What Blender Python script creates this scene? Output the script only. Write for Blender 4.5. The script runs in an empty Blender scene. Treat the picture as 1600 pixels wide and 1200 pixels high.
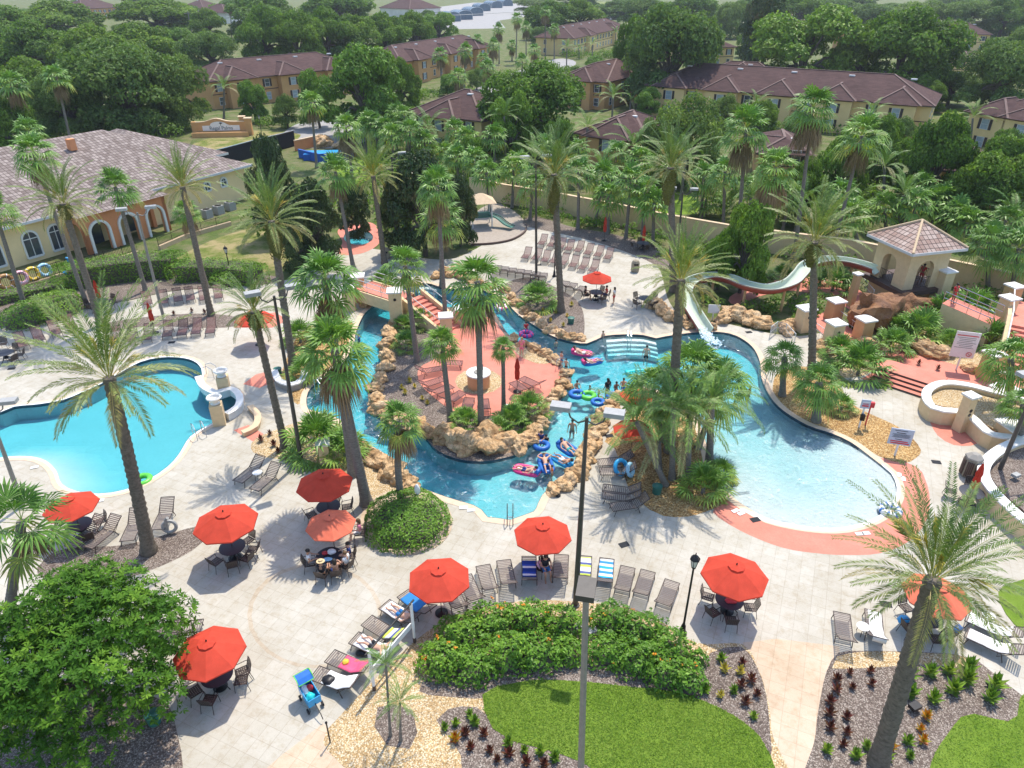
import bpy, bmesh, math, random
import numpy as np
from mathutils import Vector, Matrix, Quaternion, noise as mnoise
from mathutils.geometry import delaunay_2d_cdt
R = math.radians
rnd = random.Random(7)
scene = bpy.context.scene
COL = scene.collection

# ------------------------------------------------------------------ camera
H, PITCH, F = 25.0, R(30), 1110.0
CP, SP = math.cos(PITCH), math.sin(PITCH)
cam_d = bpy.data.cameras.new("camera"); cam = bpy.data.objects.new("camera", cam_d); COL.objects.link(cam)
cam.location = (0, 0, H); cam.rotation_euler = (R(60), 0, 0)
cam_d.sensor_width = 36; cam_d.lens = 36 * F / 1600
cam_d.clip_start = .2; cam_d.clip_end = 6000
scene.camera = cam

def G(x, y, z=0.0):
    """survey sightline -> point on the level z"""
    u, v = (x - 800) / F, (y - 600) / F
    d = (H - z) / (SP + v * CP)
    return Vector((u * d, d * (CP - v * SP), z))
def AY(x, y, Y):
    """survey sightline -> point at distance Y"""
    u, v = (x - 800) / F, (y - 600) / F
    d = Y / (CP - v * SP)
    return Vector((u * d, Y, H - d * (SP + v * CP)))
def GP(pts, z=0.0): return [G(x, y, z) for x, y in pts]

# ------------------------------------------------------------------ light
SUN_EL, SUN_AZ = R(65), math.atan2(.395, .918)
w = bpy.data.worlds.new("World"); scene.world = w; w.use_nodes = True
nt = w.node_tree
sky = nt.nodes.new('ShaderNodeTexSky'); sky.sky_type = 'NISHITA'; sky.sun_disc = False
sky.sun_elevation = SUN_EL; sky.sun_rotation = SUN_AZ
nt.nodes['Background'].inputs[1].default_value = .15
nt.links.new(sky.outputs[0], nt.nodes['Background'].inputs[0])
sd = bpy.data.lights.new("sun", 'SUN'); sd.energy = 2.6; sd.angle = R(.5); sd.color = (1, .925, .80)
so = bpy.data.objects.new("sun", sd); COL.objects.link(so); so.location = (20, 40, 80)
SUND = Vector((math.sin(SUN_AZ) * math.cos(SUN_EL), math.cos(SUN_AZ) * math.cos(SUN_EL), math.sin(SUN_EL)))
so.rotation_euler = (-SUND).to_track_quat('-Z', 'Y').to_euler()
scene.view_settings.view_transform = 'Standard'; scene.view_settings.look = 'None'
scene.view_settings.exposure = 1.0; scene.view_settings.gamma = 1
try:
    scene.cycles.max_bounces = 6; scene.cycles.transparent_max_bounces = 10
    scene.cycles.caustics_reflective = False; scene.cycles.caustics_refractive = False
    scene.cycles.use_adaptive_sampling = True
except Exception: pass

# ------------------------------------------------------------------ mesh builder
class MB:
    def __init__(s): s.v = []; s.f = []; s.t = []
    def tri(s, pts, tone=0.0):
        n = len(s.v); s.v.extend([tuple(p) for p in pts]); s.f.append(tuple(range(n, n + len(pts)))); s.t.append(tone)
    quad = tri
    def faces(s, vs, fs, tone=0.0):
        n = len(s.v); s.v.extend([tuple(p) for p in vs])
        for f in fs: s.f.append(tuple(i + n for i in f)); s.t.append(tone)
    def box(s, c, size, rz=0.0, M=None, tone=0.0, taper=1.0):
        hx, hy, hz = size[0] / 2, size[1] / 2, size[2] / 2
        cs, sn = math.cos(rz), math.sin(rz); vs = []
        for dz in (-1, 1):
            k = taper if dz > 0 else 1
            for dx, dy in ((-1, -1), (1, -1), (1, 1), (-1, 1)):
                x, y = dx * hx * k, dy * hy * k
                p = Vector((c[0] + x * cs - y * sn, c[1] + x * sn + y * cs, c[2] + dz * hz))
                vs.append(M @ p if M else p)
        s.faces(vs, [(3, 2, 1, 0), (4, 5, 6, 7), (0, 1, 5, 4), (1, 2, 6, 5), (2, 3, 7, 6), (3, 0, 4, 7)], tone)
    def beam(s, a, b, wd, ht, tone=0.0):
        """rectangular bar from a to b"""
        a, b = Vector(a), Vector(b); d = (b - a)
        if d.length < 1e-6: return
        t = d.normalized(); up = Vector((0, 0, 1)) if abs(t.z) < .95 else Vector((0, 1, 0))
        sd_ = t.cross(up).normalized() * wd / 2; u = sd_.cross(t).normalized() * ht / 2
        vs = []
        for p in (a, b):
            vs += [p - sd_ - u, p + sd_ - u, p + sd_ + u, p - sd_ + u]
        s.faces(vs, [(3, 2, 1, 0), (4, 5, 6, 7), (0, 1, 5, 4), (1, 2, 6, 5), (2, 3, 7, 6), (3, 0, 4, 7)], tone)
    def tube(s, pts, rad, n=8, tone=0.0, caps=True, closed=False):
        pts = [Vector(p) for p in pts]; m = len(pts)
        if not hasattr(rad, '__len__'): rad = [rad] * m
        base = len(s.v); prev = None
        for i, p in enumerate(pts):
            if closed: t = (pts[(i + 1) % m] - pts[i - 1])
            else: t = (pts[min(i + 1, m - 1)] - pts[max(i - 1, 0)])
            t.normalize()
            if prev is None:
                a = Vector((0, 0, 1)) if abs(t.z) < .9 else Vector((1, 0, 0))
                nrm = t.cross(a).normalized()
            else:
                nrm = (prev - t * prev.dot(t)).normalized()
            prev = nrm; bn = t.cross(nrm)
            for k in range(n):
                a = 2 * math.pi * k / n
                s.v.append(tuple(p + (nrm * math.cos(a) + bn * math.sin(a)) * rad[i]))
        for i in range(m if closed else m - 1):
            for k in range(n):
                j = (i + 1) % m
                s.f.append((base + i * n + k, base + i * n + (k + 1) % n, base + j * n + (k + 1) % n, base + j * n + k)); s.t.append(tone)
        if caps and not closed:
            s.f.append(tuple(base + k for k in range(n))[::-1]); s.t.append(tone)
            s.f.append(tuple(base + (m - 1) * n + k for k in range(n))); s.t.append(tone)
    def lathe(s, prof, n=16, c=(0, 0, 0), tone=0.0, M=None, arc=None):
        base = len(s.v); m = len(prof); c = Vector(c)
        for r, z in prof:
            for k in range(n):
                a = 2 * math.pi * k / n
                p = Vector((c.x + r * math.cos(a), c.y + r * math.sin(a), c.z + z))
                s.v.append(tuple(M @ p if M else p))
        for i in range(m - 1):
            for k in range(n):
                s.f.append((base + i * n + k, base + i * n + (k + 1) % n, base + (i + 1) * n + (k + 1) % n, base + (i + 1) * n + k)); s.t.append(tone)
        s.f.append(tuple(base + k for k in range(n))[::-1]); s.t.append(tone)
        s.f.append(tuple(base + (m - 1) * n + k for k in range(n))); s.t.append(tone)
    def prism(s, poly, z0, z1, tone=0.0):
        n = len(poly); b = len(s.v)
        s.v += [(p[0], p[1], z0) for p in poly] + [(p[0], p[1], z1) for p in poly]
        s.f.append(tuple(range(b, b + n))[::-1]); s.f.append(tuple(range(b + n, b + 2 * n))); s.t += [tone, tone]
        for i in range(n):
            j = (i + 1) % n; s.f.append((b + i, b + j, b + n + j, b + n + i)); s.t.append(tone)
    def ico(s, c, r, sub=2, sc=(1, 1, 1), nz=0.0, seed=0, tone=0.0, freq=1.0, ridge=0.0):
        vs, fs = ICO(sub); c = Vector(c); out = []
        for p in vs:
            o_ = Vector((seed * 7.1, seed * 3.3, seed)); k = 1 + nz * mnoise.noise(p * freq * 1.3 + o_) + nz * .5 * mnoise.noise(p * freq * 3.1 + o_) + ridge * (abs(mnoise.noise(p * 2.1 * freq + o_)) + .6 * abs(mnoise.noise(p * 5 * freq + o_)) - .35)
            out.append((c.x + p.x * r * sc[0] * k, c.y + p.y * r * sc[1] * k, c.z + p.z * r * sc[2] * k))
        s.faces(out, fs, tone)
    def torus(s, R_, r, n=20, m=8, c=(0, 0, 0), M=None, tone=0.0, tones=None):
        base = len(s.v); c = Vector(c)
        for i in range(n):
            a = 2 * math.pi * i / n
            for j in range(m):
                b = 2 * math.pi * j / m
                p = Vector(((R_ + r * math.cos(b)) * math.cos(a), (R_ + r * math.cos(b)) * math.sin(a), r * math.sin(b)))
                s.v.append(tuple((M @ p if M else p) + c))
        for i in range(n):
            for j in range(m):
                s.f.append((base + i * m + j, base + ((i + 1) % n) * m + j, base + ((i + 1) % n) * m + (j + 1) % m, base + i * m + (j + 1) % m))
                s.t.append(tones[i % len(tones)] if tones else tone)
    def mesh(s, name, mat=None, smooth=False):
        me = bpy.data.meshes.new(name); me.from_pydata(s.v, [], s.f)
        if mat is not None: me.materials.append(mat)
        if any(s.t):
            a = me.attributes.new('tone', 'FLOAT', 'FACE'); a.data.foreach_set('value', np.array(s.t, dtype=np.float32))
        if smooth:
            me.polygons.foreach_set('use_smooth', [True] * len(me.polygons))
            if smooth != 'all' :
                try: me.set_sharp_from_angle(angle=R(40))
                except Exception: pass
        me.update(); return me
    def build(s, name, mat=None, parent=None, smooth=False, **kw):
        o = bpy.data.objects.new(name, s.mesh(name, mat, smooth)); COL.objects.link(o)
        if parent: o.parent = parent
        if kw: tag(o, **kw)
        return o
_ICO = {}
def ICO(sub):
    if sub not in _ICO:
        bm = bmesh.new(); bmesh.ops.create_icosphere(bm, subdivisions=sub, radius=1)
        bm.verts.ensure_lookup_table()
        _ICO[sub] = ([v.co.copy() for v in bm.verts], [tuple(v.index for v in f.verts) for f in bm.faces]); bm.free()
    return _ICO[sub]
def tag(o, label=None, cat=None, group=None, kind=None):
    if label: o['label'] = label
    if cat: o['category'] = cat
    if group: o['group'] = group
    if kind: o['kind'] = kind
    return o
def thing(name, label, cat, loc=(0, 0, 0), rz=0.0, group=None, sc=1.0):
    o = bpy.data.objects.new(name, None); COL.objects.link(o); o.empty_display_size = .2
    o.location = loc; o.rotation_euler = (0, 0, rz); o.scale = (sc, sc, sc)
    return tag(o, label, cat, group)
def part(name, me, parent, loc=None, rz=None, sc=None):
    o = bpy.data.objects.new(name, me); COL.objects.link(o); o.parent = parent
    if loc is not None: o.location = loc
    if rz is not None: o.rotation_euler = rz if hasattr(rz, '__len__') else (0, 0, rz)
    if sc is not None: o.scale = sc if hasattr(sc, '__len__') else (sc, sc, sc)
    return o
KIDS = {}
def dup(root, loc, rz, label, group=None, cat=None, sc=None):
    def rec(o, par):
        c = o.copy(); COL.objects.link(c)
        if par: c.parent = par
        for ch in o.children: rec(ch, c)
        return c
    r = rec(root, None); r.location = loc
    r.rotation_euler = rz if hasattr(rz, '__len__') else (0, 0, rz)
    if sc: r.scale = (sc, sc, sc) if not hasattr(sc, '__len__') else sc
    r['label'] = label
    if cat: r['category'] = cat
    if group: r['group'] = group
    return r
class Kind:
    """first call uses the prototype itself, later calls copy it with its parts"""
    def __init__(s, proto): s.p = proto; s.used = False
    def __call__(s, loc, rz, label, group=None, cat=None, sc=None):
        if s.used: return dup(s.p, loc, rz, label, group, cat, sc)
        s.used = True; p = s.p; p.location = loc; p.rotation_euler = rz if hasattr(rz, '__len__') else (0, 0, rz)
        if sc: p.scale = (sc, sc, sc) if not hasattr(sc, '__len__') else sc
        p['label'] = label
        if cat: p['category'] = cat
        if group: p['group'] = group
        return p
def recolour(o, names, mat):
    for ch in [o] + list(o.children_recursive):
        if ch.type == 'MESH' and ch.name.split('.')[0] in names and ch.material_slots:
            ch.material_slots[0].link = 'OBJECT'; ch.material_slots[0].material = mat
ORD = "first second third fourth fifth sixth seventh eighth ninth tenth eleventh twelfth thirteenth fourteenth fifteenth sixteenth seventeenth eighteenth nineteenth twentieth".split()

# ------------------------------------------------------------------ materials
class N:
    def __init__(s, name):
        s.m = bpy.data.materials.new(name); s.m.use_nodes = True; s.nt = s.m.node_tree
        s.b = s.nt.nodes['Principled BSDF']; s.out = s.nt.nodes['Material Output']
    def n(s, t, **kw):
        x = s.nt.nodes.new(t)
        for k, v in kw.items(): setattr(x, k, v)
        return x
    def l(s, a, b): s.nt.links.new(a, b)
    def coord(s, scale=1.0, obj=False):
        if obj: c = s.n('ShaderNodeTexCoord').outputs['Object']
        else: c = s.n('ShaderNodeNewGeometry').outputs['Position']
        if scale == 1.0: return c
        mp = s.n('ShaderNodeMapping'); mp.inputs['Scale'].default_value = scale if hasattr(scale, '__len__') else (scale,) * 3
        s.l(c, mp.inputs[0]); return mp.outputs[0]
    def noise(s, co, scale, detail=4, rough=.6, dist=0.0):
        x = s.n('ShaderNodeTexNoise'); x.inputs['Scale'].default_value = scale; x.inputs['Detail'].default_value = detail
        x.inputs['Roughness'].default_value = rough; x.inputs['Distortion'].default_value = dist
        if co is not None: s.l(co, x.inputs['Vector'])
        return x.outputs['Fac']
    def voro(s, co, scale, feature='F1', out='Distance', rand=1.0):
        x = s.n('ShaderNodeTexVoronoi'); x.feature = feature; x.inputs['Scale'].default_value = scale; x.inputs['Randomness'].default_value = rand
        s.l(co, x.inputs['Vector']); return x.outputs[out]
    def ramp(s, fac, stops, interp='LINEAR'):
        x = s.n('ShaderNodeValToRGB'); cr = x.color_ramp; cr.interpolation = interp
        while len(cr.elements) > len(stops): cr.elements.remove(cr.elements[-1])
        while len(cr.elements) < len(stops): cr.elements.new(.5)
        for e, (p, c) in zip(cr.elements, stops):
            e.position = p; e.color = (c[0], c[1], c[2], 1) if hasattr(c, '__len__') else (c, c, c, 1)
        s.l(fac, x.inputs[0]); return x.outputs[0]
    def mix(s, fac, a, b, mode='MIX'):
        x = s.n('ShaderNodeMix', data_type='RGBA', blend_type=mode)
        for sock, val in ((x.inputs[0], fac), (x.inputs[6], a), (x.inputs[7], b)):
            if isinstance(val, bpy.types.NodeSocket): s.l(val, sock)
            elif hasattr(val, '__len__'): sock.default_value = (val[0], val[1], val[2], 1)
            else: sock.default_value = val
        return x.outputs[2]
    def math(s, op, a, b=0.0):
        x = s.n('ShaderNodeMath', operation=op)
        for sock, val in ((x.inputs[0], a), (x.inputs[1], b)):
            if isinstance(val, bpy.types.NodeSocket): s.l(val, sock)
            else: sock.default_value = val
        return x.outputs[0]
    def base(s, c):
        if isinstance(c, bpy.types.NodeSocket): s.l(c, s.b.inputs['Base Color'])
        else: s.b.inputs['Base Color'].default_value = (c[0], c[1], c[2], 1)
        return s
    def rough(s, r, spec=.5, metal=0.0):
        s.b.inputs['Roughness'].default_value = r; s.b.inputs['Specular IOR Level'].default_value = spec; s.b.inputs['Metallic'].default_value = metal
        return s
    def bump(s, h, strength=.4, dist=.02):
        x = s.n('ShaderNodeBump'); x.inputs['Strength'].default_value = strength; x.inputs['Distance'].default_value = dist
        s.l(h, x.inputs['Height']); s.l(x.outputs[0], s.b.inputs['Normal']); return s
    def attr(s, name='tone'):
        x = s.n('ShaderNodeAttribute'); x.attribute_name = name; return x.outputs['Fac']
    def island(s): return s.n('ShaderNodeNewGeometry').outputs['Random Per Island']
    def objrand(s): return s.n('ShaderNodeObjectInfo').outputs['Random']

def plain(name, c, rough=.6, var=.12, scale=6, metal=0.0, spec=.4, bump=0.0):
    """a surface with gentle mottling of its own colour"""
    m = N(name); co = m.coord(1.0, obj=True); f = m.noise(co, scale, 5)
    lo = [max(0, x * (1 - var)) for x in c]; hi = [min(1, x * (1 + var)) for x in c]
    m.base(m.ramp(f, [(.3, lo), (.7, hi)])).rough(rough, spec, metal)
    if bump: m.bump(m.noise(co, scale * 5, 4), bump, .01)
    return m.m
def leafmat(name, stops, rough=.5, trans=.25, islandvar=.5, spec=.35):
    """leaf colour by age (tone) with leaf-to-leaf and plant-to-plant differences"""
    m = N(name)
    c = m.ramp(m.attr(), stops)
    k = m.ramp(m.island(), [(0, 1 - islandvar * .6), (1, 1 + islandvar * .6)])
    c2 = m.mix(1.0, c, k, 'MULTIPLY')
    k2 = m.ramp(m.objrand(), [(0, (.82, .86, .8)), (.5, (1, 1, 1)), (1, (1.18, 1.08, .95))])
    c3 = m.mix(1.0, c2, k2, 'MULTIPLY')
    m.base(c3).rough(rough, spec)
    tr = m.n('ShaderNodeBsdfTranslucent'); m.l(m.mix(1.0, c3, (1.15, 1.25, .55), 'MULTIPLY'), tr.inputs[0])
    ms = m.n('ShaderNodeMixShader'); ms.inputs[0].default_value = trans
    m.l(m.b.outputs[0], ms.inputs[1]); m.l(tr.outputs[0], ms.inputs[2]); m.l(ms.outputs[0], m.out.inputs[0])
    return m.m
# ================================================================== GROUND
def catmull(pts, step=.45):
    n = len(pts); out = []
    for i in range(n):
        p0, p1, p2, p3 = pts[i - 1], pts[i], pts[(i + 1) % n], pts[(i + 2) % n]
        k = max(1, min(24, int((p2 - p1).length / step)))
        for j in range(k):
            t = j / k; t2, t3 = t * t, t * t * t
            out.append(.5 * ((2 * p1) + (p2 - p0) * t + (2 * p0 - 5 * p1 + 4 * p2 - p3) * t2 + (3 * p1 - p0 - 3 * p2 + p3) * t3))
    return out
def catmull_open(pts, step=.4):
    q = [2 * pts[0] - pts[1]] + list(pts) + [2 * pts[-1] - pts[-2]]; out = []
    for i in range(1, len(q) - 2):
        p0, p1, p2, p3 = q[i - 1], q[i], q[i + 1], q[i + 2]; k = max(1, int((p2 - p1).length / step))
        for j in range(k):
            t = j / k; t2, t3 = t * t, t * t * t
            out.append(.5 * ((2 * p1) + (p2 - p0) * t + (2 * p0 - 5 * p1 + 4 * p2 - p3) * t2 + (3 * p1 - p0 - 3 * p2 + p3) * t3))
    out.append(q[-2].copy()); return out
def area2(p): return sum(p[i].x * p[(i + 1) % len(p)].y - p[(i + 1) % len(p)].x * p[i].y for i in range(len(p)))
def offset(poly, d):
    s = 1 if area2(poly) > 0 else -1; n = len(poly); out = []
    for i in range(n):
        t = (poly[(i + 1) % n] - poly[i - 1]).normalized()
        out.append(poly[i] + Vector((t.y, -t.x, 0)) * d * s)
    return out
def inside(poly, x, y):
    c = False; n = len(poly); j = n - 1
    for i in range(n):
        a, b = poly[i], poly[j]
        if (a[1] > y) != (b[1] > y) and x < (b[0] - a[0]) * (y - a[1]) / (b[1] - a[1]) + a[0]: c = not c
        j = i
    return c
def ellipse(cx, cy, rx, ry, z=0.0, n=14):
    return [(cx + rx * math.cos(2 * math.pi * k / n), cy + ry * math.sin(2 * math.pi * k / n)) for k in range(n)]

RIVER = [(917,537),(930,532),(947,525),(975,523),(1005,524),(1025,529),(1040,526),(1075,521),(1120,519),(1150,525),(1175,542),(1187,565),(1190,592),(1203,620),(1225,643),(1262,665),
 (1300,678),(1330,692),(1365,718),(1378,728),(1392,740),(1401,762),(1395,785),(1375,805),(1340,820),(1300,826),(1250,822),(1200,811),(1170,795),(1147,779),(1125,758),(1112,735),
 (1107,710),(1096,670),(1080,640),(1045,618),(1010,604),(980,608),(962,620),(950,637),(930,657),(915,682),(905,700),(898,722),(885,745),(865,757),(847,775),(838,795),(834,800),
 (815,807),(797,813),(775,810),(762,809),(752,797),(740,790),(700,778),(672,768),(648,758),(630,740),(612,717),(585,700),(563,690),(551,670),(530,655),(500,645),(482,640),(479,622),(486,606),(505,591),
 (535,568),(552,540),(556,520),(565,498),(572,488),(590,473),(612,456),(640,445),(668,443),(682,447),(705,452),(735,449),(760,456),(783,466),(796,478),(810,492),(832,507),(862,525),(895,535)]
ISLAND = [(628,478),(645,474),(668,476),(700,480),(740,478),(767,483),(780,500),(790,517),(800,527),(817,538),(850,551),(872,565),(885,580),(893,592),(888,605),(875,627),(850,657),(837,685),
 (812,707),(785,716),(750,721),(712,716),(682,703),(665,684),(650,674),(632,671),(612,663),(597,655),(583,645),(576,628),(575,608),(580,596),(588,580),(597,562),(595,548),(597,528),(605,510),(612,495)]
LPOOL = [(-70,640),(0,645),(22,636),(62,632),(100,625),(125,615),(155,602),(190,582),(220,566),(252,559),(287,560),(308,568),(316,583),(312,597),(318,612),(340,622),(366,612),(372,628),(366,645),(345,655),(322,667),(297,683),(280,710),(262,730),(232,750),
 (195,766),(155,772),(120,768),(97,757),(88,736),(73,721),(50,714),(12,714),(-40,720),(-90,700)]
REG = []   # painted in order; the last region holding a point owns it
def region(name, mat, pts, z=.0, smooth=True, zpx=None, raw=None, skirt=.15, label=None, cat=None, kind='structure', step=.5):
    p = raw or GP(pts, z if zpx is None else zpx)
    if smooth: p = catmull(p, step)
    p = [Vector((a.x, a.y, 0)) for a in p]
    REG.append(dict(name=name, mat=mat, p=p, z=z, skirt=skirt, label=label, cat=cat, kind=kind))
    return p

def mat_deck(name='paver deck', c1=(.44, .418, .365), c2=(.475, .455, .405), cm=(.385, .36, .31)):
    m = N(name); co = m.coord()
    mp = m.n('ShaderNodeMapping'); mp.inputs['Rotation'].default_value = (0, 0, R(24)); m.l(co, mp.inputs[0])
    br = m.n('ShaderNodeTexBrick'); br.offset = 0.0; br.inputs['Scale'].default_value = 1.0
    br.inputs['Brick Width'].default_value = .62; br.inputs['Row Height'].default_value = .62; br.inputs['Mortar Size'].default_value = .017; br.inputs['Mortar Smooth'].default_value = .6
    br.inputs['Color1'].default_value = (*c1, 1); br.inputs['Color2'].default_value = (*c2, 1); br.inputs['Mortar'].default_value = (*cm, 1)
    m.l(mp.outputs[0], br.inputs['Vector'])
    big = m.ramp(m.noise(co, .28, 6, .65), [(.3, (.84, .80, .73)), (.62, (1.05, 1.04, 1.03))])
    c = m.mix(1.0, br.outputs[0], big, 'MULTIPLY')
    st = m.ramp(m.noise(co, 2.3, 6, .7), [(.28, (.84, .79, .71)), (.52, (1, 1, 1))])
    c = m.mix(1.0, c, st, 'MULTIPLY')
    fine = m.ramp(m.noise(co, 30, 3), [(.3, (.94, .94, .94)), (.7, (1.05, 1.05, 1.05))])
    c = m.mix(1.0, c, fine, 'MULTIPLY')
    m.base(c).rough(.75, .25); m.bump(br.outputs['Fac'], -.25, .01); return m.m
def mat_chip(name, cols, scale=16, dark=.5):
    """loose stones or chips: every cell its own colour, dark gaps"""
    m = N(name); co = m.coord()
    cell = m.n('ShaderNodeTexVoronoi'); cell.inputs['Scale'].default_value = scale; m.l(co, cell.inputs['Vector'])
    sep = m.n('ShaderNodeSeparateColor'); m.l(cell.outputs['Color'], sep.inputs[0])
    n = len(cols); c = m.ramp(sep.outputs[0], [(i / n, x) for i, x in enumerate(cols)], 'CONSTANT')
    gap = m.ramp(cell.outputs['Distance'], [(.35, (1, 1, 1)), (.8, (dark,) * 3)])
    c = m.mix(1.0, c, gap, 'MULTIPLY')
    big = m.ramp(m.noise(co, .6, 5, .65), [(.3, (.8, .78, .76)), (.65, (1.08, 1.08, 1.05))])
    c = m.mix(1.0, c, big, 'MULTIPLY')
    m.base(c).rough(.95, .1); m.bump(cell.outputs['Distance'], -.8, .04); return m.m
def mat_grass(name, lo, hi, dry=None):
    m = N(name); co = m.coord()
    f = m.noise(co, 1.1, 6, .7); c = m.ramp(f, [(.32, lo), (.68, hi)])
    g = m.noise(m.coord((1, 1, 1)), 34, 3, .8); c = m.mix(1.0, c, m.ramp(g, [(.3, (.55, .6, .5)), (.7, (1.35, 1.3, 1.2))]), 'MULTIPLY')
    if dry: c = m.mix(m.ramp(m.noise(co, .35, 5, .7), [(.42, 0.0), (.6, 1.0 if name != 'lawn grass' else .5)]), c, dry)
    m.base(c).rough(.9, .15); m.bump(g, .9, .05); return m.m
def mat_red(name='red concrete'):
    m = N(name); co = m.coord()
    c = m.ramp(m.noise(co, .5, 8, .75), [(.36, (.56, .185, .13)), (.7, (.64, .245, .18))])
    c = m.mix(1.0, c, m.ramp(m.noise(co, 14, 4), [(.3, (.9, .9, .9)), (.7, (1.06, 1.06, 1.06))]), 'MULTIPLY')
    m.base(c).rough(.7, .25); m.bump(m.noise(co, 60, 2), .15, .005); return m.m
def mat_floor():
    m = N('pool plaster'); co = m.coord()
    c = m.ramp(m.noise(co, .5, 4), [(.3, (.46, .53, .55)), (.7, (.52, .58, .60))])
    c = m.mix(1.0, c, m.ramp(m.noise(co, 20, 3), [(.3, (.95, .95, .95)), (.7, (1.03, 1.03, 1.03))]), 'MULTIPLY')
    m.base(c).rough(.8, .1); return m.m
def mat_water(name, dens, ripple=.5, foam=0.0):
    m = N(name); co = m.coord(); nt_ = m.nt
    nt_.nodes.remove(m.b)
    tr = m.n('ShaderNodeBsdfTransparent'); gl = m.n('ShaderNodeBsdfGlossy'); gl.inputs['Roughness'].default_value = .06
    fr = m.n('ShaderNodeFresnel'); fr.inputs['IOR'].default_value = 1.24
    n1 = m.noise(m.coord((1, 1.3, 1)), 3.4, 4, .6, .6); n2 = m.noise(co, 9, 2, .5, .4)
    h = m.math('ADD', n1, m.math('MULTIPLY', n2, .35))
    bp = m.n('ShaderNodeBump'); bp.inputs['Strength'].default_value = ripple; bp.inputs['Distance'].default_value = .22; m.l(h, bp.inputs['Height'])
    m.l(bp.outputs[0], gl.inputs['Normal']); m.l(bp.outputs[0], fr.inputs['Normal'])
    ms = m.n('ShaderNodeMixShader'); m.l(fr.outputs[0], ms.inputs[0]); m.l(tr.outputs[0], ms.inputs[1]); m.l(gl.outputs[0], ms.inputs[2])
    fin = ms.outputs[0]
    if foam:   # white water: drawn-out bubbles, plus a net of ripple glints painted white
        df = m.n('ShaderNodeBsdfDiffuse'); df.inputs[0].default_value = (.8, .86, .88, 1)
        mask = m.ramp(m.noise(co, 2.6, 6, .7, 1.2), [(.56, 0.0), (.74, foam)])
        patch = m.ramp(m.noise(co, .30, 3, .6), [(.42, 0.15), (.6, 1.0)])
        k = m.math('MULTIPLY', mask, patch)
        lines = m.voro(m.mix(.25, co, m.n('ShaderNodeTexNoise').outputs['Color']), 1.6, 'DISTANCE_TO_EDGE')
        glint_net = m.ramp(lines, [(0.0, foam * .10), (.16, 0.0)])  # pale cell edges painted on the surface as caustic glints
        k = m.math('MAXIMUM', k, m.math('MULTIPLY', glint_net, patch))
        m2 = m.n('ShaderNodeMixShader'); m.l(k, m2.inputs[0]); m.l(fin, m2.inputs[1]); m.l(df.outputs[0], m2.inputs[2]); fin = m2.outputs[0]
    m.l(fin, m.out.inputs['Surface'])
    va = m.n('ShaderNodeVolumeAbsorption'); va.inputs['Color'].default_value = (.05, .85, .92, 1); va.inputs['Density'].default_value = dens
    m.l(va.outputs[0], m.out.inputs['Volume']); return m.m

M = {}
M['deck'] = mat_deck(); M['red'] = mat_red()
M['path'] = mat_deck('peach path', (.52, .41, .31), (.56, .45, .345), (.45, .35, .26))
M['mulch'] = mat_chip('bark mulch', [(.14, .11, .095), (.22, .18, .155), (.30, .25, .22), (.18, .14, .12), (.38, .33, .29), (.16, .125, .11)], 22, .5)
M['gravel'] = mat_chip('river pebble', [(.56, .40, .22), (.66, .53, .35), (.45, .31, .15), (.62, .47, .28), (.70, .60, .44), (.5, .34, .17)], 19, .45)
M['chips'] = mat_chip('orange wood chips', [(.42, .25, .10), (.55, .36, .16), (.33, .19, .08), (.60, .43, .22), (.48, .30, .13)], 13, .45)
M['sand'] = plain('play sand', (.34, .29, .24), .95, .15, 3)
M['lawn'] = mat_grass('lawn grass', (.11, .20, .018), (.20, .31, .04), (.20, .285, .045))
M['drylawn'] = mat_grass('dry lawn', (.11, .15, .03), (.17, .20, .05), (.33, .27, .13))
M['earth'] = mat_grass('rough ground', (.06, .105, .025), (.12, .16, .045), (.17, .16, .08))
M['field'] = mat_grass('far field', (.15, .18, .06), (.22, .24, .09))
M['asphalt'] = plain('grey road', (.30, .29, .28), .9, .12, .4)
M['white_tile'] = plain('white gutter tile', (.72, .72, .70), .5, .06, 3)
M['coping'] = plain('peach coping', (.62, .47, .34), .8, .1, 3)
M['darkline'] = plain('dark tile band', (.03, .06, .09), .4, .1, 5)
M['floor'] = mat_floor()
M['water'] = mat_water('rippled pool water', .66, .5, .8)
M['calm'] = mat_water('calm pool water', .58, .3, 0.0)

BIG = 3000
region('ground', M['earth'], None, 0, False, raw=[Vector((-BIG, -60, 0)), Vector((BIG, -60, 0)), Vector((BIG, 4000, 0)), Vector((-BIG, 4000, 0))], skirt=0)
region('far_field', M['field'], [(905,30),(955,26),(1000,20),(980,5),(930,3),(900,10)], 0, True, step=10)
region('far_parking', M['asphalt'], [(620,40),(660,14),(740,4),(860,4),(830,25),(780,32),(790,44),(700,46)], 0, False)
region('driveway', M['asphalt'], [(440,214),(470,192),(540,188),(600,200),(560,225),(500,232),(470,228)], 0, True, step=2)
region('street', M['asphalt'], [(790,118),(870,92),(900,100),(830,128),(780,150),(700,165),(720,150)], 0, True, step=3)
region('entrance_lawn', M['drylawn'], [(300,228),(370,205),(430,206),(470,210),(440,232),(380,240)], 0, True, step=2)
region('back_lawn', M['lawn'], [(955,300),(990,295),(1060,300),(1092,316),(1085,335),(1050,335),(980,318)], .01, True, step=2)
region('side_lawn', M['lawn'], [(1465,195),(1480,172),(1520,170),(1530,185),(1520,210),(1480,212)], .01, True, step=2)
region('garden_lawn', M['lawn'], [(520,250),(560,240),(590,260),(580,290),(540,290)], .01, True, step=2)
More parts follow.
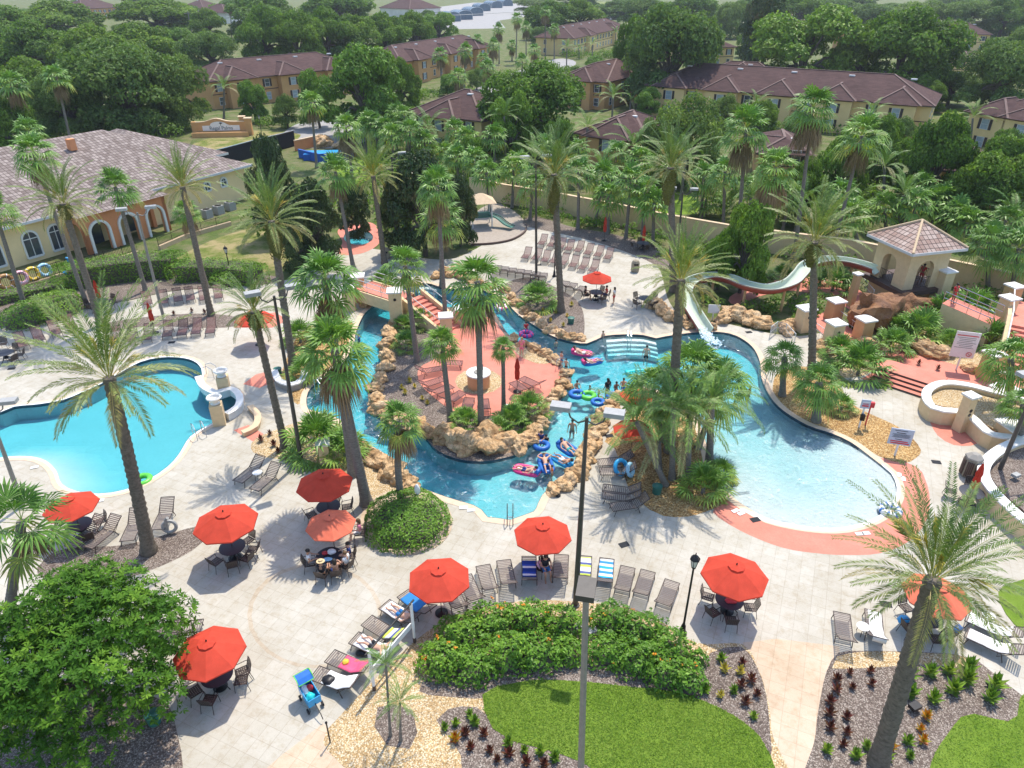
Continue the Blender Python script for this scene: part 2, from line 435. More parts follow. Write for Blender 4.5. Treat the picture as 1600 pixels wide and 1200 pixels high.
region('pool_deck', M['deck'], [(-160,560),(0,512),(60,498),(130,483),(200,470),(270,455),(340,450),(420,442),(470,430),(520,395),(575,388),(640,400),(700,405),(745,388),(800,352),(835,344),(900,362),(960,382),(1000,392),(1030,420),(1045,470),(1075,500),(1130,505),(1200,520),(1250,525),(1300,520),(1420,530),(1560,560),(1700,600),(1850,760),(1750,1300),(-200,1300),(-420,760)], .02, True)
region('dry_lawn', M['drylawn'], [(240,432),(262,412),(310,385),(360,365),(410,355),(450,370),(450,410),(415,425),(360,432),(300,440)], .01, True)
region('play_area', M['sand'], [(736,382),(733,350),(752,325),(780,318),(810,335),(823,352),(820,362),(800,374),(770,380)], .03, True)
region('mulch_bed_wall', M['mulch'], [(820,352),(835,338),(900,356),(960,366),(1040,392),(1060,410),(1040,420),(1000,402),(950,384),(900,370)], .03, True)
M['inlay'] = mat_deck('tan paver band', (.43, .375, .30), (.47, .41, .33), (.36, .31, .25))
region('deck_inlay', M['inlay'], ellipse(492, 962, 106, 82, n=24), .022, True)
region('pool_deck_inner', M['deck'], ellipse(492, 962, 99, 77, n=24), .024, True)
region('red_surround', M['red'], [(528,396),(535,378),(528,360),(550,348),(580,348),(594,362),(592,380),(575,392),(552,398)], .03, True)
# hot red paths
region('red_plaza', M['red'], [(1345,592),(1362,583),(1372,556),(1400,545),(1440,555),(1480,566),(1540,580),(1600,590),(1700,640),(1650,660),(1520,632),(1450,612)], .02, False)
region('red_apron', M['red'], [(1452,655),(1458,648),(1480,646),(1530,660),(1535,690),(1518,696),(1490,695),(1465,680)], .026, True)
region('red_ring', M['red'], [(1374,716),(1430,728),(1446,750),(1453,782),(1446,816),(1418,847),(1376,864),(1325,867),(1275,864),(1221,855),(1157,829),(1114,800),(1128,783),(1147,775),(1200,790),(1300,800),(1370,770)], .026, True)
region('red_link_path', M['red'], [(365,672),(388,664),(412,678),(396,690)], .026, False)
region('red_step_path', M['red'], [(380,600),(400,585),(440,575),(440,592),(405,606)], .026, False)
region('red_back_path', M['red'], [(1140,464),(1180,446),(1240,434),(1310,438),(1352,462),(1340,488),(1300,468),(1240,454),(1190,462),(1150,476)], .02, True)
# walkway between the front beds
region('tower_bed', M['gravel'], [(1285,585),(1275,560),(1262,545),(1280,530),(1330,520),(1420,505),(1520,520),(1545,560),(1535,580),(1480,566),(1440,555),(1400,545),(1372,556),(1362,580),(1330,590)], .024, True)
region('walkway', M['path'], [(1160,1004),(1215,998),(1312,1010),(1312,1022),(1290,1050),(1280,1100),(1274,1150),(1268,1260),(1203,1260),(1205,1140),(1198,1085),(1183,1040)], .026, False)
region('corner_walk', M['path'], [(440,1180),(505,1130),(575,1200),(640,1280),(300,1300)], .026, False)
# beds
region('gravel_bed_front', M['gravel'], [(505,1160),(530,1120),(585,1062),(650,1000),(700,968),(760,948),(830,938),(900,940),(985,950),(1040,975),(1090,1005),(1160,1006),(1183,1040),(1198,1085),(1205,1140),(1203,1290),(640,1300),(560,1220)], .03, True)
region('mulch_bed_croton', M['mulch'], [(682,1125),(700,1108),(745,1105),(790,1140),(880,1172),(960,1200),(940,1300),(740,1260),(720,1180)], .034, True)
region('mulch_bed_corner', M['mulch'], [(1095,1045),(1110,1020),(1158,1010),(1183,1042),(1197,1085),(1203,1140),(1202,1190),(1150,1140),(1100,1090)], .034, True)
region('mulch_bed_hedge', M['mulch'], [(655,1080),(700,1045),(860,1030),(1000,1045),(1095,1075),(1130,1110),(1050,1090),(920,1070),(800,1075),(760,1090),(720,1090)], .034, True)
region('mulch_ring', M['mulch'], [(585,1135),(590,1105),(615,1100),(645,1110),(652,1145),(640,1170),(605,1165)], .036, True)
region('front_lawn', M['lawn'], [(754,1085),(775,1073),(800,1068),(840,1062),(912,1065),(975,1072),(1050,1080),(1100,1095),(1150,1120),(1187,1150),(1204,1180),(1205,1260),(1000,1280),(940,1212),(900,1187),(850,1170),(800,1157),(770,1138),(757,1110)], .05, True)
region('mulch_bed_palm', M['mulch'], [(1310,1020),(1350,1017),(1420,1018),(1490,1022),(1525,1030),(1560,1058),(1595,1085),(1610,1110),(1600,1290),(1268,1290),(1274,1150),(1282,1090),(1292,1048)], .03, True)
region('gravel_strip', M['gravel'], [(1308,1026),(1350,1018),(1420,1019),(1490,1023),(1524,1031),(1510,1042),(1440,1038),(1380,1042),(1300,1044)], .034, True)
region('side_front_lawn', M['lawn'], [(1450,1215),(1462,1175),(1480,1148),(1502,1120),(1522,1115),(1550,1122),(1575,1127),(1590,1118),(1594,1090),(1640,1070),(1760,1100),(1760,1300),(1450,1300)], .05, True)
region('corner_lawn', M['lawn'], [(1560,925),(1600,905),(1700,880),(1800,1000),(1640,1000),(1585,975)], .05, True)
region('magnolia_bed', M['mulch'], [(180,1080),(245,1090),(264,1102),(278,1150),(286,1200),(286,1300),(-200,1300),(-200,1100),(60,1060)], .03, True)
region('mulch_bed_date', M['mulch'], [(85,862),(130,855),(190,852),(250,838),(310,822),(328,832),(300,860),(250,885),(210,900),(180,915),(60,900)], .03, True)
region('gravel_bed_lamp', M['gravel'], [(392,700),(400,685),(440,668),(480,655),(510,650),(545,668),(562,692),(590,708),(612,722),(632,745),(648,760),(615,778),(600,800),(568,800),(556,745),(520,742),(478,728),(440,718),(405,712)], .03, True)
region('hedge_curb', M['path'], ellipse(635, 815, 72, 52), .05, True)
region('cluster_bed', M['chips'], [(945,690),(960,700),(985,770),(1000,783),(1015,796),(1037,806),(1075,807),(1112,796),(1133,786),(1146,778),(1125,758),(1112,735),(1107,710),(1096,670),(1080,642),(1045,620),(1010,606),(985,612),(985,650),(965,665)], .03, True)
region('chip_bed', M['chips'], [(1208,600),(1210,622),(1232,640),(1266,660),(1304,674),(1335,688),(1372,712),(1410,724),(1432,715),(1439,703),(1425,684),(1400,665),(1350,642),(1327,627),(1310,600),(1285,580),(1245,572),(1215,585)], .03, True)
region('upper_bank_bed', M['mulch'], [(786,452),(800,438),(835,434),(870,450),(900,468),(912,492),(910,528),(885,524),(850,508),(815,480)], .04, True)
region('left_strip_bed', M['mulch'], [(150,510),(180,502),(230,495),(300,490),(350,492),(374,498),(365,510),(320,512),(260,510),(210,512),(165,520)], .03, True)
region('hedge_bed', M['mulch'], [(-60,500),(0,480),(60,455),(150,425),(230,410),(300,430),(420,430),(430,442),(340,449),(270,454),(200,469),(130,482),(60,497),(0,512),(-60,530)], .03, True)
region('bush_bed', M['chips'], [(440,590),(448,560),(470,520),(510,500),(545,500),(556,520),(545,548),(515,575),(486,600),(478,625),(465,632),(450,615)], .03, True)
region('red_bush_path', M['red'], [(365,512),(385,496),(430,488),(450,500),(425,512)], .026, False)
# water and its coping
coping_r = offset(catmull(GP(RIVER), .5), .42)
REG.append(dict(name='river_coping', mat=M['coping'], p=[Vector((a.x, a.y, 0)) for a in coping_r], z=.035, skirt=.1, label=None, cat=None, kind='structure'))
# beach stays red right up to the white gutter
region('white_gutter', M['white_tile'], [(1378,724),(1395,737),(1407,762),(1401,787),(1379,809),(1343,824),(1300,830),(1247,826),(1196,815),(1165,800),(1150,797),(1160,794),(1200,806),(1300,815),(1380,780)], .037, True)
coping_l = offset(catmull(GP(LPOOL), .5), .42)
REG.append(dict(name='pool_coping', mat=M['coping'], p=[Vector((a.x, a.y, 0)) for a in coping_l], z=.035, skirt=.1, label=None, cat=None, kind='structure'))
wl = offset(catmull(GP(LPOOL), .5), .16)
REG.append(dict(name='pool_gutter', mat=M['white_tile'], p=[Vector((a.x, a.y, 0)) for a in wl], z=.037, skirt=.1, label=None, cat=None, kind='structure'))
P_RIV = region('RIVER', None, RIVER, 0, True)
P_ISL = region('island_bed', M['mulch'], ISLAND, .04, True, skirt=.02)
region('island_floor', M['red'], [(690,500),(735,492),(768,498),(790,525),(812,545),(850,558),(872,572),(880,588),(862,612),(838,632),(800,648),(760,650),(715,645),(680,622),(656,598),(655,575),(680,560),(700,535)], .06, True)
region('island_sand', M['gravel'], ellipse(748, 596, 37, 20), .07, True)
region('island_sand_strip', M['gravel'], [(800,540),(815,542),(850,556),(862,566),(840,568),(812,556)], .07, True)
P_LP = region('LPOOL', None, LPOOL, 0, True)
P_SPA = region('SPA', None, ellipse(560, 371, 23, 12), 0, True)

POOLS = {'RIVER': P_RIV, 'LPOOL': P_LP, 'SPA': P_SPA}
BEACH = [Vector((a.x, a.y, 0)) for a in catmull_open(GP([(1365,718),(1378,728),(1392,740),(1401,762),(1395,785),(1375,805),(1340,820),(1300,826),(1250,822),(1200,811),(1170,795),(1147,779)]), .5)]
BEACH2 = [Vector((a.x, a.y, 0)) for a in catmull_open(GP([(97,757),(88,736),(73,721),(50,714),(12,714)]), .5)]
def segdist(poly, x, y):
    b = 1e9
    for i in range(len(poly) - 1):
        ax, ay, bx, by = poly[i].x, poly[i].y, poly[i + 1].x, poly[i + 1].y
        dx, dy = bx - ax, by - ay; L = dx * dx + dy * dy
        t = 0 if L == 0 else max(0, min(1, ((x - ax) * dx + (y - ay) * dy) / L))
        b = min(b, math.hypot(x - ax - t * dx, y - ay - t * dy))
    return b
WZ = -.07
def floor_z(pool, x, y):
    if pool == 'RIVER': return WZ - min(1.15, .02 + .055 * max(0, segdist(BEACH, x, y) - .2) ** 1.05)
    if pool == 'LPOOL': return WZ - min(1.05, .25 + .3 * segdist(BEACH2, x, y))
    return WZ - .8

# planar partition of the whole ground
verts, edges = [], []
for r in REG:
    n0 = len(verts); verts += [Vector((a.x, a.y)) for a in r['p']]; k = len(r['p'])
    edges += [(n0 + i, n0 + (i + 1) % k) for i in range(k)]
for nm, P in POOLS.items():
    xs = [a.x for a in P]; ys = [a.y for a in P]; st = .9
    x = min(xs)
    while x < max(xs):
        y = min(ys)
        while y < max(ys):
            if inside(P, x, y): verts.append(Vector((x + .13 * math.sin(y * 9), y + .13 * math.sin(x * 7))))
            y += st
        x += st
V2, E2, F2, _, _, _ = delaunay_2d_cdt(verts, edges, [], 0, 1e-4)
BB = [(min(a.x for a in r['p']), max(a.x for a in r['p']), min(a.y for a in r['p']), max(a.y for a in r['p'])) for r in REG]
own = {}
for f in F2:
    cx = sum(V2[i].x for i in f) / 3; cy = sum(V2[i].y for i in f) / 3
    for k in range(len(REG) - 1, -1, -1):
        b = BB[k]
        if b[0] <= cx <= b[1] and b[2] <= cy <= b[3] and inside(REG[k]['p'], cx, cy):
            own.setdefault(k, []).append(f if (V2[f[1]] - V2[f[0]]).cross(V2[f[2]] - V2[f[0]]) > 0 else f[::-1]); break
def boundary(fs):
    es = {}
    for f in fs:
        for i in range(3):
            a, b = f[i], f[(i + 1) % 3]
            if (b, a) in es: del es[(b, a)]
            else: es[(a, b)] = 1
    return list(es)
for k, fs in own.items():
    r = REG[k]; nm = r['name']; mb = MB()
    if nm in POOLS:
        idx = {}; inn = {'RIVER': 'lazy_river', 'LPOOL': 'swimming_pool', 'SPA': 'spa_pool'}[nm]
        for f in fs:
            for i in f:
                if i not in idx: idx[i] = len(mb.v); mb.v.append((V2[i].x, V2[i].y, floor_z(nm, V2[i].x, V2[i].y)))
            mb.f.append(tuple(idx[i] for i in f)); mb.t.append(0)
        bd = boundary(fs)
        for a, b in bd:
            mb.quad([(V2[a].x, V2[a].y, floor_z(nm, V2[a].x, V2[a].y)), (V2[b].x, V2[b].y, floor_z(nm, V2[b].x, V2[b].y)), (V2[b].x, V2[b].y, .037), (V2[a].x, V2[a].y, .037)][::-1])
        mb.build(inn + '_basin', M['floor'], kind='structure'); tl = MB()
        for a, b in bd:
            pa, pb = V2[a], V2[b]; d_ = (pb - pa).normalized() * .012; ix, iy = -d_.y, d_.x
            if nm == 'SPA' or segdist(BEACH if nm == 'RIVER' else BEACH2, pa.x, pa.y) < .8: continue
            tl.quad([(pa.x + ix, pa.y + iy, WZ - .10), (pb.x + ix, pb.y + iy, WZ - .10), (pb.x + ix, pb.y + iy, .041), (pa.x + ix, pa.y + iy, .041)][::-1])
        if tl.v: tl.build(inn + '_tile_band', M['darkline'], kind='structure')
        # the body of water: its sides stand 3 cm behind the basin wall
        nrm = {}
        for a, b in bd:
            d = (V2[b] - V2[a]); nn = Vector((d.y, -d.x)); nn.normalize()
            for q in (a, b): nrm[q] = nrm.get(q, Vector((0, 0))) + nn
        wb = MB(); pos = {}
        for i in idx:
            p = V2[i].copy()
            if i in nrm and nrm[i].length > 1e-6: p = p + nrm[i].normalized() * .03
            pos[i] = p
        top = {i: n for n, i in enumerate(idx)}; nb = len(top)
        wb.v = [(pos[i].x, pos[i].y, WZ) for i in idx] + [(pos[i].x, pos[i].y, -2.6) for i in idx]
        for f in fs:
            wb.f.append(tuple(top[i] for i in f)); wb.f.append(tuple(top[i] + nb for i in f)[::-1])
        for a, b in bd: wb.f.append((top[b], top[a], top[a] + nb, top[b] + nb)[::-1])
        wb.t = [0] * len(wb.f)
        wb.build(inn + '_water', M['water'] if nm != 'LPOOL' else M['calm'], kind='structure')
        continue
    idx = {}
    for f in fs:
        for i in f:
            if i not in idx: idx[i] = len(mb.v); mb.v.append((V2[i].x, V2[i].y, r['z']))
        mb.f.append(tuple(idx[i] for i in f)); mb.t.append(0)
    if r['skirt']:
        for a, b in boundary(fs):
            mb.quad([(V2[a].x, V2[a].y, r['z']), (V2[a].x, V2[a].y, r['z'] - r['skirt']), (V2[b].x, V2[b].y, r['z'] - r['skirt']), (V2[b].x, V2[b].y, r['z'])])
    mb.build(nm, r['mat'], kind=r['kind'])

# grass blades on the two front lawns
def blades(regname, n, seed):
    r = random.Random(seed); reg = [q for q in REG if q['name'] == regname][0]; P = [a for a in reg['p']]; mb = MB(); x0, x1 = min(a.x for a in P), max(a.x for a in P); y0, y1 = min(a.y for a in P), max(a.y for a in P); k = 0
    while k < n:
        x, y = r.uniform(x0, x1), r.uniform(max(y0, 13), y1)
        if not inside(P, x, y): k += .2; continue
        k += 1; a = r.uniform(0, 6.28); c, s = math.cos(a) * .022, math.sin(a) * .022; h = r.uniform(.02, .045); dx, dy = r.gauss(0, .05), r.gauss(0, .05)
        mb.tri([(x - c, y - s, .045), (x + c, y + s, .045), (x + dx, y + dy, .045 + h)], r.random())
    return mb
# ================================================================== VEGETATION
GREEN_DATE = [(0, (.11, .19, .045)), (.4, (.23, .27, .075)), (.75, (.28, .26, .08)), (1, (.42, .33, .14))]
GREEN_FAN = [(0, (.10, .22, .04)), (.4, (.19, .335, .06)), (.7, (.40, .40, .08)), (1, (.44, .31, .16))]
M['date_leaf'] = leafmat('date palm frond', GREEN_DATE, .45, .18, .4)
M['fan_leaf'] = leafmat('fan palm frond', GREEN_FAN, .42, .22, .4)
M['queen_leaf'] = leafmat('feather palm frond', [(0, (.11, .22, .045)), (.5, (.20, .31, .075)), (1, (.38, .34, .17))], .5, .2, .4)
M['dry_leaf'] = leafmat('dead palm leaf', [(0, (.34, .25, .15)), (.5, (.24, .17, .10)), (1, (.15, .10, .06))], .8, .12, .5, .1)
M['flower_stalk'] = leafmat('palm flower stalk', [(0, (.42, .37, .06)), (1, (.55, .42, .08))], .6, .15, .4)
M['oak_leaf'] = leafmat('oak foliage', [(0, (.07, .14, .022)), (.5, (.14, .245, .036)), (1, (.24, .36, .055))], .6, .34, .5, .25)
M['grey_leaf'] = leafmat('grey green foliage', [(0, (.08, .145, .042)), (.5, (.15, .235, .065)), (1, (.24, .33, .09))], .6, .34, .5, .2)
M['bright_leaf'] = leafmat('bright foliage', [(0, (.08, .17, .02)), (.5, (.15, .275, .035)), (1, (.24, .36, .05))], .5, .25, .5, .3)
M['magnolia_leaf'] = leafmat('broad glossy leaf', [(0, (.028, .085, .008)), (.5, (.062, .155, .014)), (1, (.16, .29, .028))], .6, .2, .5, .12)
M['dark_leaf'] = leafmat('dark bronze foliage', [(0, (.03, .07, .018)), (.6, (.07, .11, .03)), (1, (.17, .12, .045))], .4, .12, .5, .4)
M['hedge_leaf'] = leafmat('clipped hedge leaf', [(0, (.085, .20, .02)), (.5, (.16, .30, .028)), (1, (.26, .40, .045))], .5, .2, .5, .3)
M['fire_leaf'] = leafmat('firebush leaf', [(0, (.065, .165, .017)), (.5, (.125, .265, .022)), (1, (.22, .36, .03))], .5, .22, .45, .3)
M['red_leaf'] = leafmat('dark red leaf', [(0, (.06, .02, .022)), (.5, (.12, .03, .025)), (1, (.16, .08, .03))], .5, .15, .5)
M['orange_leaf'] = leafmat('orange croton leaf', [(0, (.5, .10, .01)), (.5, (.55, .22, .015)), (1, (.35, .35, .03))], .5, .15, .5)
M['blossom'] = leafmat('orange blossom', [(0, (.75, .20, .01)), (1, (.8, .33, .02))], .6, .15, .3)
def barkmat(name, lo, hi, zs=8):
    m = N(name); co = m.coord(1.0, obj=True)
    f = m.noise(m.coord((6, 6, zs), obj=True), 1, 5, .7)
    c = m.ramp(f, [(.3, lo), (.7, hi)]); m.base(c).rough(.95, .1); m.bump(f, .9, .05); return m.m
M['palm_bark'] = barkmat('grey palm bark', (.13, .115, .10), (.27, .245, .215), 14)
M['date_bark'] = barkmat('date palm bark', (.10, .085, .065), (.24, .20, .16), 9)
M['boot'] = barkmat('mossy leaf boots', (.07, .08, .02), (.22, .21, .06), 10)
M['oak_bark'] = barkmat('oak bark', (.07, .06, .05), (.15, .13, .11), 3)

def frond(mb, o, az, el, L, droop, pairs, ll, wd, tone, r, twist=.25, start=.14, stalk_w=.035):
    """feather leaf: arching midrib with paired leaflets"""
    ca, sa = math.cos(az), math.sin(az); n = 12; p = Vector(o); pts = [p.copy()]; dirs = []
    sw = r.uniform(-.25, .25)
    for i in range(n):
        t = (i + .5) / n; e = el - droop * (t ** 1.4); a = az + sw * t
        d = Vector((math.cos(a) * math.cos(e), math.sin(a) * math.cos(e), math.sin(e)))
        p = p + d * L / n; pts.append(p.copy()); dirs.append(d)
    side0 = Vector((-sa, ca, 0))
    for i in range(n):
        wv = side0 * stalk_w * (1 - i / n) * .5; wv2 = side0 * stalk_w * (1 - (i + 1) / n) * .5
        mb.quad([pts[i] - wv, pts[i] + wv, pts[i + 1] + wv2, pts[i + 1] - wv2], min(1, tone + .45))
    for k in range(pairs):
        t = start + (1 - start) * (k + .5) / pairs; fi = t * n; i = min(n - 1, int(fi)); q = pts[i].lerp(pts[i + 1], fi - i); d = dirs[i]
        prof = min(1, .35 + 2.6 * (t - start)) * (1 - .62 * max(0, t - .45) / .55)
        s = d.cross(Vector((0, 0, 1)));
        if s.length < 1e-3: s = side0.copy()
        s.normalize(); u = s.cross(d).normalized()
        for sg in (-1, 1):
            l = ll * prof * r.uniform(.85, 1.12)
            v = (d * r.uniform(.75, 1.05) + s * sg * .8 + u * r.uniform(twist - .12, twist + .15)).normalized()
            tip = q + v * l + Vector((0, 0, -.16 * l)); mid = q + v * l * .5 + u * .02
            wv = d * wd * .5
            mb.quad([q, mid - wv, tip, mid + wv], min(1, max(0, tone + r.uniform(-.1, .1))))
def date_crown(seed, L=3.6, nf=48, droop=.95, low=-.28, pairs=46, ll=.46, wd=.055, oldtone=.85):
    r = random.Random(seed); mb = MB()
    for i in range(nf):
        f = (i + .5) / nf; el = R(84) * (1 - f) ** .9 + low * f + r.uniform(-.1, .1)
        az = i * 2.39996 + r.uniform(-.25, .25)
        frond(mb, (.12 * math.cos(az), .12 * math.sin(az), .25 - .5 * f), az, el, L * (.72 + .28 * math.sin(math.pi * min(1, f + .25))) * r.uniform(.88, 1.1), droop * (.55 + .6 * f) * r.uniform(.8, 1.2), pairs, ll, wd,
              .05 + .45 * f ** 2 + (oldtone - .5 if f > .88 else 0) + r.uniform(-.05, .08), r)
    return mb.mesh('date_crown', M['date_leaf'])
def queen_crown(seed, L=3.6, nf=18, oldtone=.7):
    r = random.Random(seed); mb = MB()
    for i in range(nf):
        f = (i + .5) / nf; el = R(80) * (1 - f) + R(4) * f + r.uniform(-.1, .1); az = i * 2.39996 + r.uniform(-.3, .3)
        frond(mb, (0, 0, .1), az, el, L * r.uniform(.85, 1.1), 1.35 * r.uniform(.8, 1.2), 46, .5, .065, .12 + .3 * f + (.5 if f > .88 and oldtone > .6 else 0), r, twist=.05, start=.1)
    return mb.mesh('queen_crown', M['queen_leaf'])
def fanleaf(mb, o, az, el, pet, Rr, tone, r, k=15, spread=2.0, drop=.35):
    """palmate leaf: stalk, then pleated segments that hang at the tips"""
    e1 = el; d = Vector((math.cos(az) * math.cos(e1), math.sin(az) * math.cos(e1), math.sin(e1)))
    o = Vector(o); h = o + d * pet + Vector((0, 0, -.12 * pet * math.cos(el)))
    s = d.cross(Vector((0, 0, 1)))
    if s.length < 1e-3: s = Vector((-math.sin(az), math.cos(az), 0))
    s.normalize(); u = s.cross(d).normalized()
    tilt = r.uniform(-.5, .1); s = (s + u * r.uniform(-.3, .3)).normalized(); d2 = (d + Vector((0, 0, tilt))).normalized()
    w = s * .02
    mb.quad([o - w, o + w, h + w * .7, h - w * .7], min(1, tone + .35))
    un = s.cross(d2).normalized()
    for i in range(k):
        a = -spread + 2 * spread * (i + .5) / k; hw = spread / k * .92
        l = Rr * (1 - .28 * (abs(a) / spread) ** 2) * r.uniform(.9, 1.08)
        def pt(ang, rad, lift): return h + (d2 * math.cos(ang) + s * math.sin(ang)) * rad + un * lift * rad
        z = .06 if i % 2 else -.02; cup = .12 * abs(a) / spread
        m1 = pt(a - hw, l * .55, z + cup); m2 = pt(a + hw, l * .55, z + cup); mc = pt(a, l * .55, z + cup + .05)
        tip = pt(a, l, cup) + Vector((0, 0, -drop * l * r.uniform(.5, 1.3)))
        tt = min(1, max(0, tone + r.uniform(-.1, .1)))
        mb.tri([h, m1, mc], tt); mb.tri([h, mc, m2], tt); mb.tri([m1, tip, mc], min(1, tt + .06)); mb.tri([mc, tip, m2], min(1, tt + .06))
def fan_crown(seed, nl=36, pet=.95, Rr=.9, low=-.5, yellow=.1, drop=.35, k=14, up=1.35):
    r = random.Random(seed); mb = MB()
    for i in range(nl):
        f = (i + .5) / nl; el = up * (1 - f) + low * f + r.uniform(-.12, .12); az = i * 2.39996 + r.uniform(-.25, .25)
        tone = .12 + .22 * f + r.uniform(-.08, .1) + (yellow * 5 * max(0, f - .75))
        fanleaf(mb, (0, 0, .15 - .45 * f), az, el, pet * r.uniform(.75, 1.1) * (.7 + .3 * f), Rr * r.uniform(.85, 1.1), tone, r, k, 1.9, drop * (.6 + .8 * f))
    return mb.mesh('fan_crown', M['fan_leaf'])
def skirt_mesh(seed, n=34, L=1.25, r0=.28):
    r = random.Random(seed); mb = MB()
    for i in range(n):
        az = i * 2.39996 + r.uniform(-.3, .3); z = -.25 - .75 * (i / n) ; o = Vector((.12 * math.cos(az), .12 * math.sin(az), z + .3))
        fanleaf(mb, o, az, R(-40) - .5 * r.random(), r0 * r.uniform(.8, 1.5), L * r.uniform(.7, 1.05), r.uniform(.0, .6), r, 7, .5, .9)
    return mb.mesh('dry_skirt', M['dry_leaf'])
def stalks_mesh(seed, n=9, L=1.1):
    r = random.Random(seed); mb = MB()
    for i in range(n):
        az = r.uniform(0, 6.28); o = Vector((.15 * math.cos(az), .15 * math.sin(az), r.uniform(.0, .4))); el = r.uniform(.5, 1.2)
        for j in range(22):
            a = az + r.uniform(-.3, .3); e = el + r.uniform(-.4, .35)
            b = o + Vector((math.cos(az) * math.cos(el), math.sin(az) * math.cos(el), math.sin(el))) * L * r.uniform(.5, .8)
            t = b + Vector((math.cos(a) * math.cos(e), math.sin(a) * math.cos(e), math.sin(e) - .35)) * L * r.uniform(.3, .6)
            m_ = b.lerp(t, .5); w = Vector((-math.sin(a), math.cos(a), 0)) * .022
            mb.quad([b, m_ - w, t, m_ + w], r.random())
            if j == 0: mb.quad([o - w, o + w, b + w, b - w], .2)
    return mb.mesh('flower_stalks', M['flower_stalk'])
DATE = [date_crown(1), date_crown(2, 3.4, 42, 1.1), date_crown(3, 3.7, 50, .9, -.2)]
FAN = [fan_crown(11, 29), fan_crown(12, 26, 1.0, .95, -.6, .2), fan_crown(13, 31, .9, .9, -.45, .1)]
SABAL = [fan_crown(21, 36, 1.0, .85, -.7, .12, .55, 16), fan_crown(22, 32, .9, .8, -.6, .2, .5, 16)]
LOWFAN = [fan_crown(31, 26, 1.0, .8, .05, .12, .3, 15, 1.45), fan_crown(32, 22, .85, .75, .1, .25, .3, 15, 1.4)]
OPENFAN = [fan_crown(14, 16, 1.25, 1.25, -.75, .2, .3, 18)]
QUEEN = [queen_crown(41), queen_crown(42, 3.3, 15, .9)]
SKIRT = [skirt_mesh(51), skirt_mesh(52, 26, 1.0, .25)]
STALK = [stalks_mesh(61), stalks_mesh(62, 7)]
# far and small copies: same plants with fewer, broader leaf segments
FANLO = [fan_crown(71, 28, .95, .9, -.5, .12, .4, 9), fan_crown(72, 24, .95, .95, -.6, .2, .4, 9)]
QUEENLO = [queen_crown(73, 3.4, 13)]

def trunk_mesh(p1, r0, r1, kind, seed, bend=0.0, base_flare=1.5):
    """tapered, ringed trunk from the origin to p1"""
    r = random.Random(seed); mb = MB(); p1 = Vector(p1); L = p1.length
    n = max(10, int(L / (.17 if kind == 'date' else .14))); pts, rad = [], []
    hd = Vector((math.cos(seed * 1.7), math.sin(seed * 1.7), 0))
    for i in range(n + 1):
        t = i / n; p = p1 * t + hd * bend * math.sin(math.pi * t)
        q = r0 + (r1 - r0) * t; q *= 1 + (base_flare - 1) * math.exp(-t * L / .45)
        q *= (1 + (.09 if i % 2 else -.05) + r.uniform(-.04, .04)) if kind == 'date' else (1 + (.025 if i % 2 else -.02) + r.uniform(-.02, .02))
        pts.append(p); rad.append(q)
    mb.tube(pts, rad, 12 if kind == 'date' else 10)
    return mb.mesh('trunk', M['date_bark'] if kind == 'date' else M['palm_bark'], True)
def boot_mesh(seed, L, r0, r1):
    """the bulging collar of cut leaf bases below the crown"""
    r = random.Random(seed); mb = MB(); n = int(L / .12)
    mb.tube([(0, 0, -L + L * i / n) for i in range(n + 1)], [r0 * .75 + (r1 - r0 * .75) * math.sin(math.pi * .5 * min(1, i / n * 1.6)) * r.uniform(.93, 1.05) for i in range(n + 1)], 12)
    for i in range(int(70 * L)):
        a = i * 2.39996; z = -L + L * (i / (70 * L)); rr = r1 * (.72 + .26 * min(1, (z + L) / L * 1.6))
        o = Vector((rr * math.cos(a), rr * math.sin(a), z)); d = Vector((math.cos(a) * .7, math.sin(a) * .7, .9)).normalized(); s = Vector((-math.sin(a), math.cos(a), 0)) * .055
        l = r.uniform(.12, .24); mb.faces([o - s, o + s, o + d * l + s * .6, o + d * l - s * .6, o + d * l * .6 + Vector((0, 0, -.08))], [(0, 1, 2, 3), (1, 4, 2), (0, 3, 4)])
    return mb.mesh('boots', M['boot'], False)
PC = [0]
def palm(base, crown, typ, label, r0=None, r1=None, sc=1.0, v=None, skirt=0, stalks=0, boots=0.0, Yc=None, z0=0.03, group=None, name=None, bend=0.0, lo=False, flare=1.5):
    PC[0] += 1; s = PC[0]; b = G(base[0], base[1], z0); c = AY(crown[0], crown[1], Yc if Yc else b.y)
    nm = name or {'date': 'date_palm', 'fan': 'fan_palm', 'sabal': 'cabbage_palm', 'queen': 'queen_palm', 'open': 'fan_palm'}[typ]
    t = thing(nm, label, 'palm tree', b, 0, group)
    d = c - b; k = {'date': (.27, .24), 'fan': (.20, .14), 'sabal': (.17, .15), 'queen': (.16, .13), 'open': (.2, .16)}[typ]
    part('trunk', trunk_mesh(d, r0 or k[0], r1 or k[1], 'date' if typ == 'date' else 'fan', s, bend, flare), t)
    lib = {'date': DATE, 'fan': FAN, 'sabal': SABAL, 'queen': QUEEN, 'open': OPENFAN}[typ]
    if lo: lib = {'fan': FANLO, 'sabal': FANLO, 'queen': QUEENLO}.get(typ, lib)
    i = (s if v is None else v) % len(lib)
    part('crown', lib[i], t, d, s * 1.37, sc)
    if skirt: part('dry_skirt', SKIRT[s % 2], t, d + Vector((0, 0, -.45 * sc)), s * 2.1, skirt * 1.15)
    if stalks: part('flower_stalks', STALK[s % 2], t, d, s * .9, stalks)
    if boots: part('boots', boot_mesh(s, boots, r1 or k[1], (r1 or k[1]) * 2.0), t, d + Vector((0, 0, -.1)))
    return t

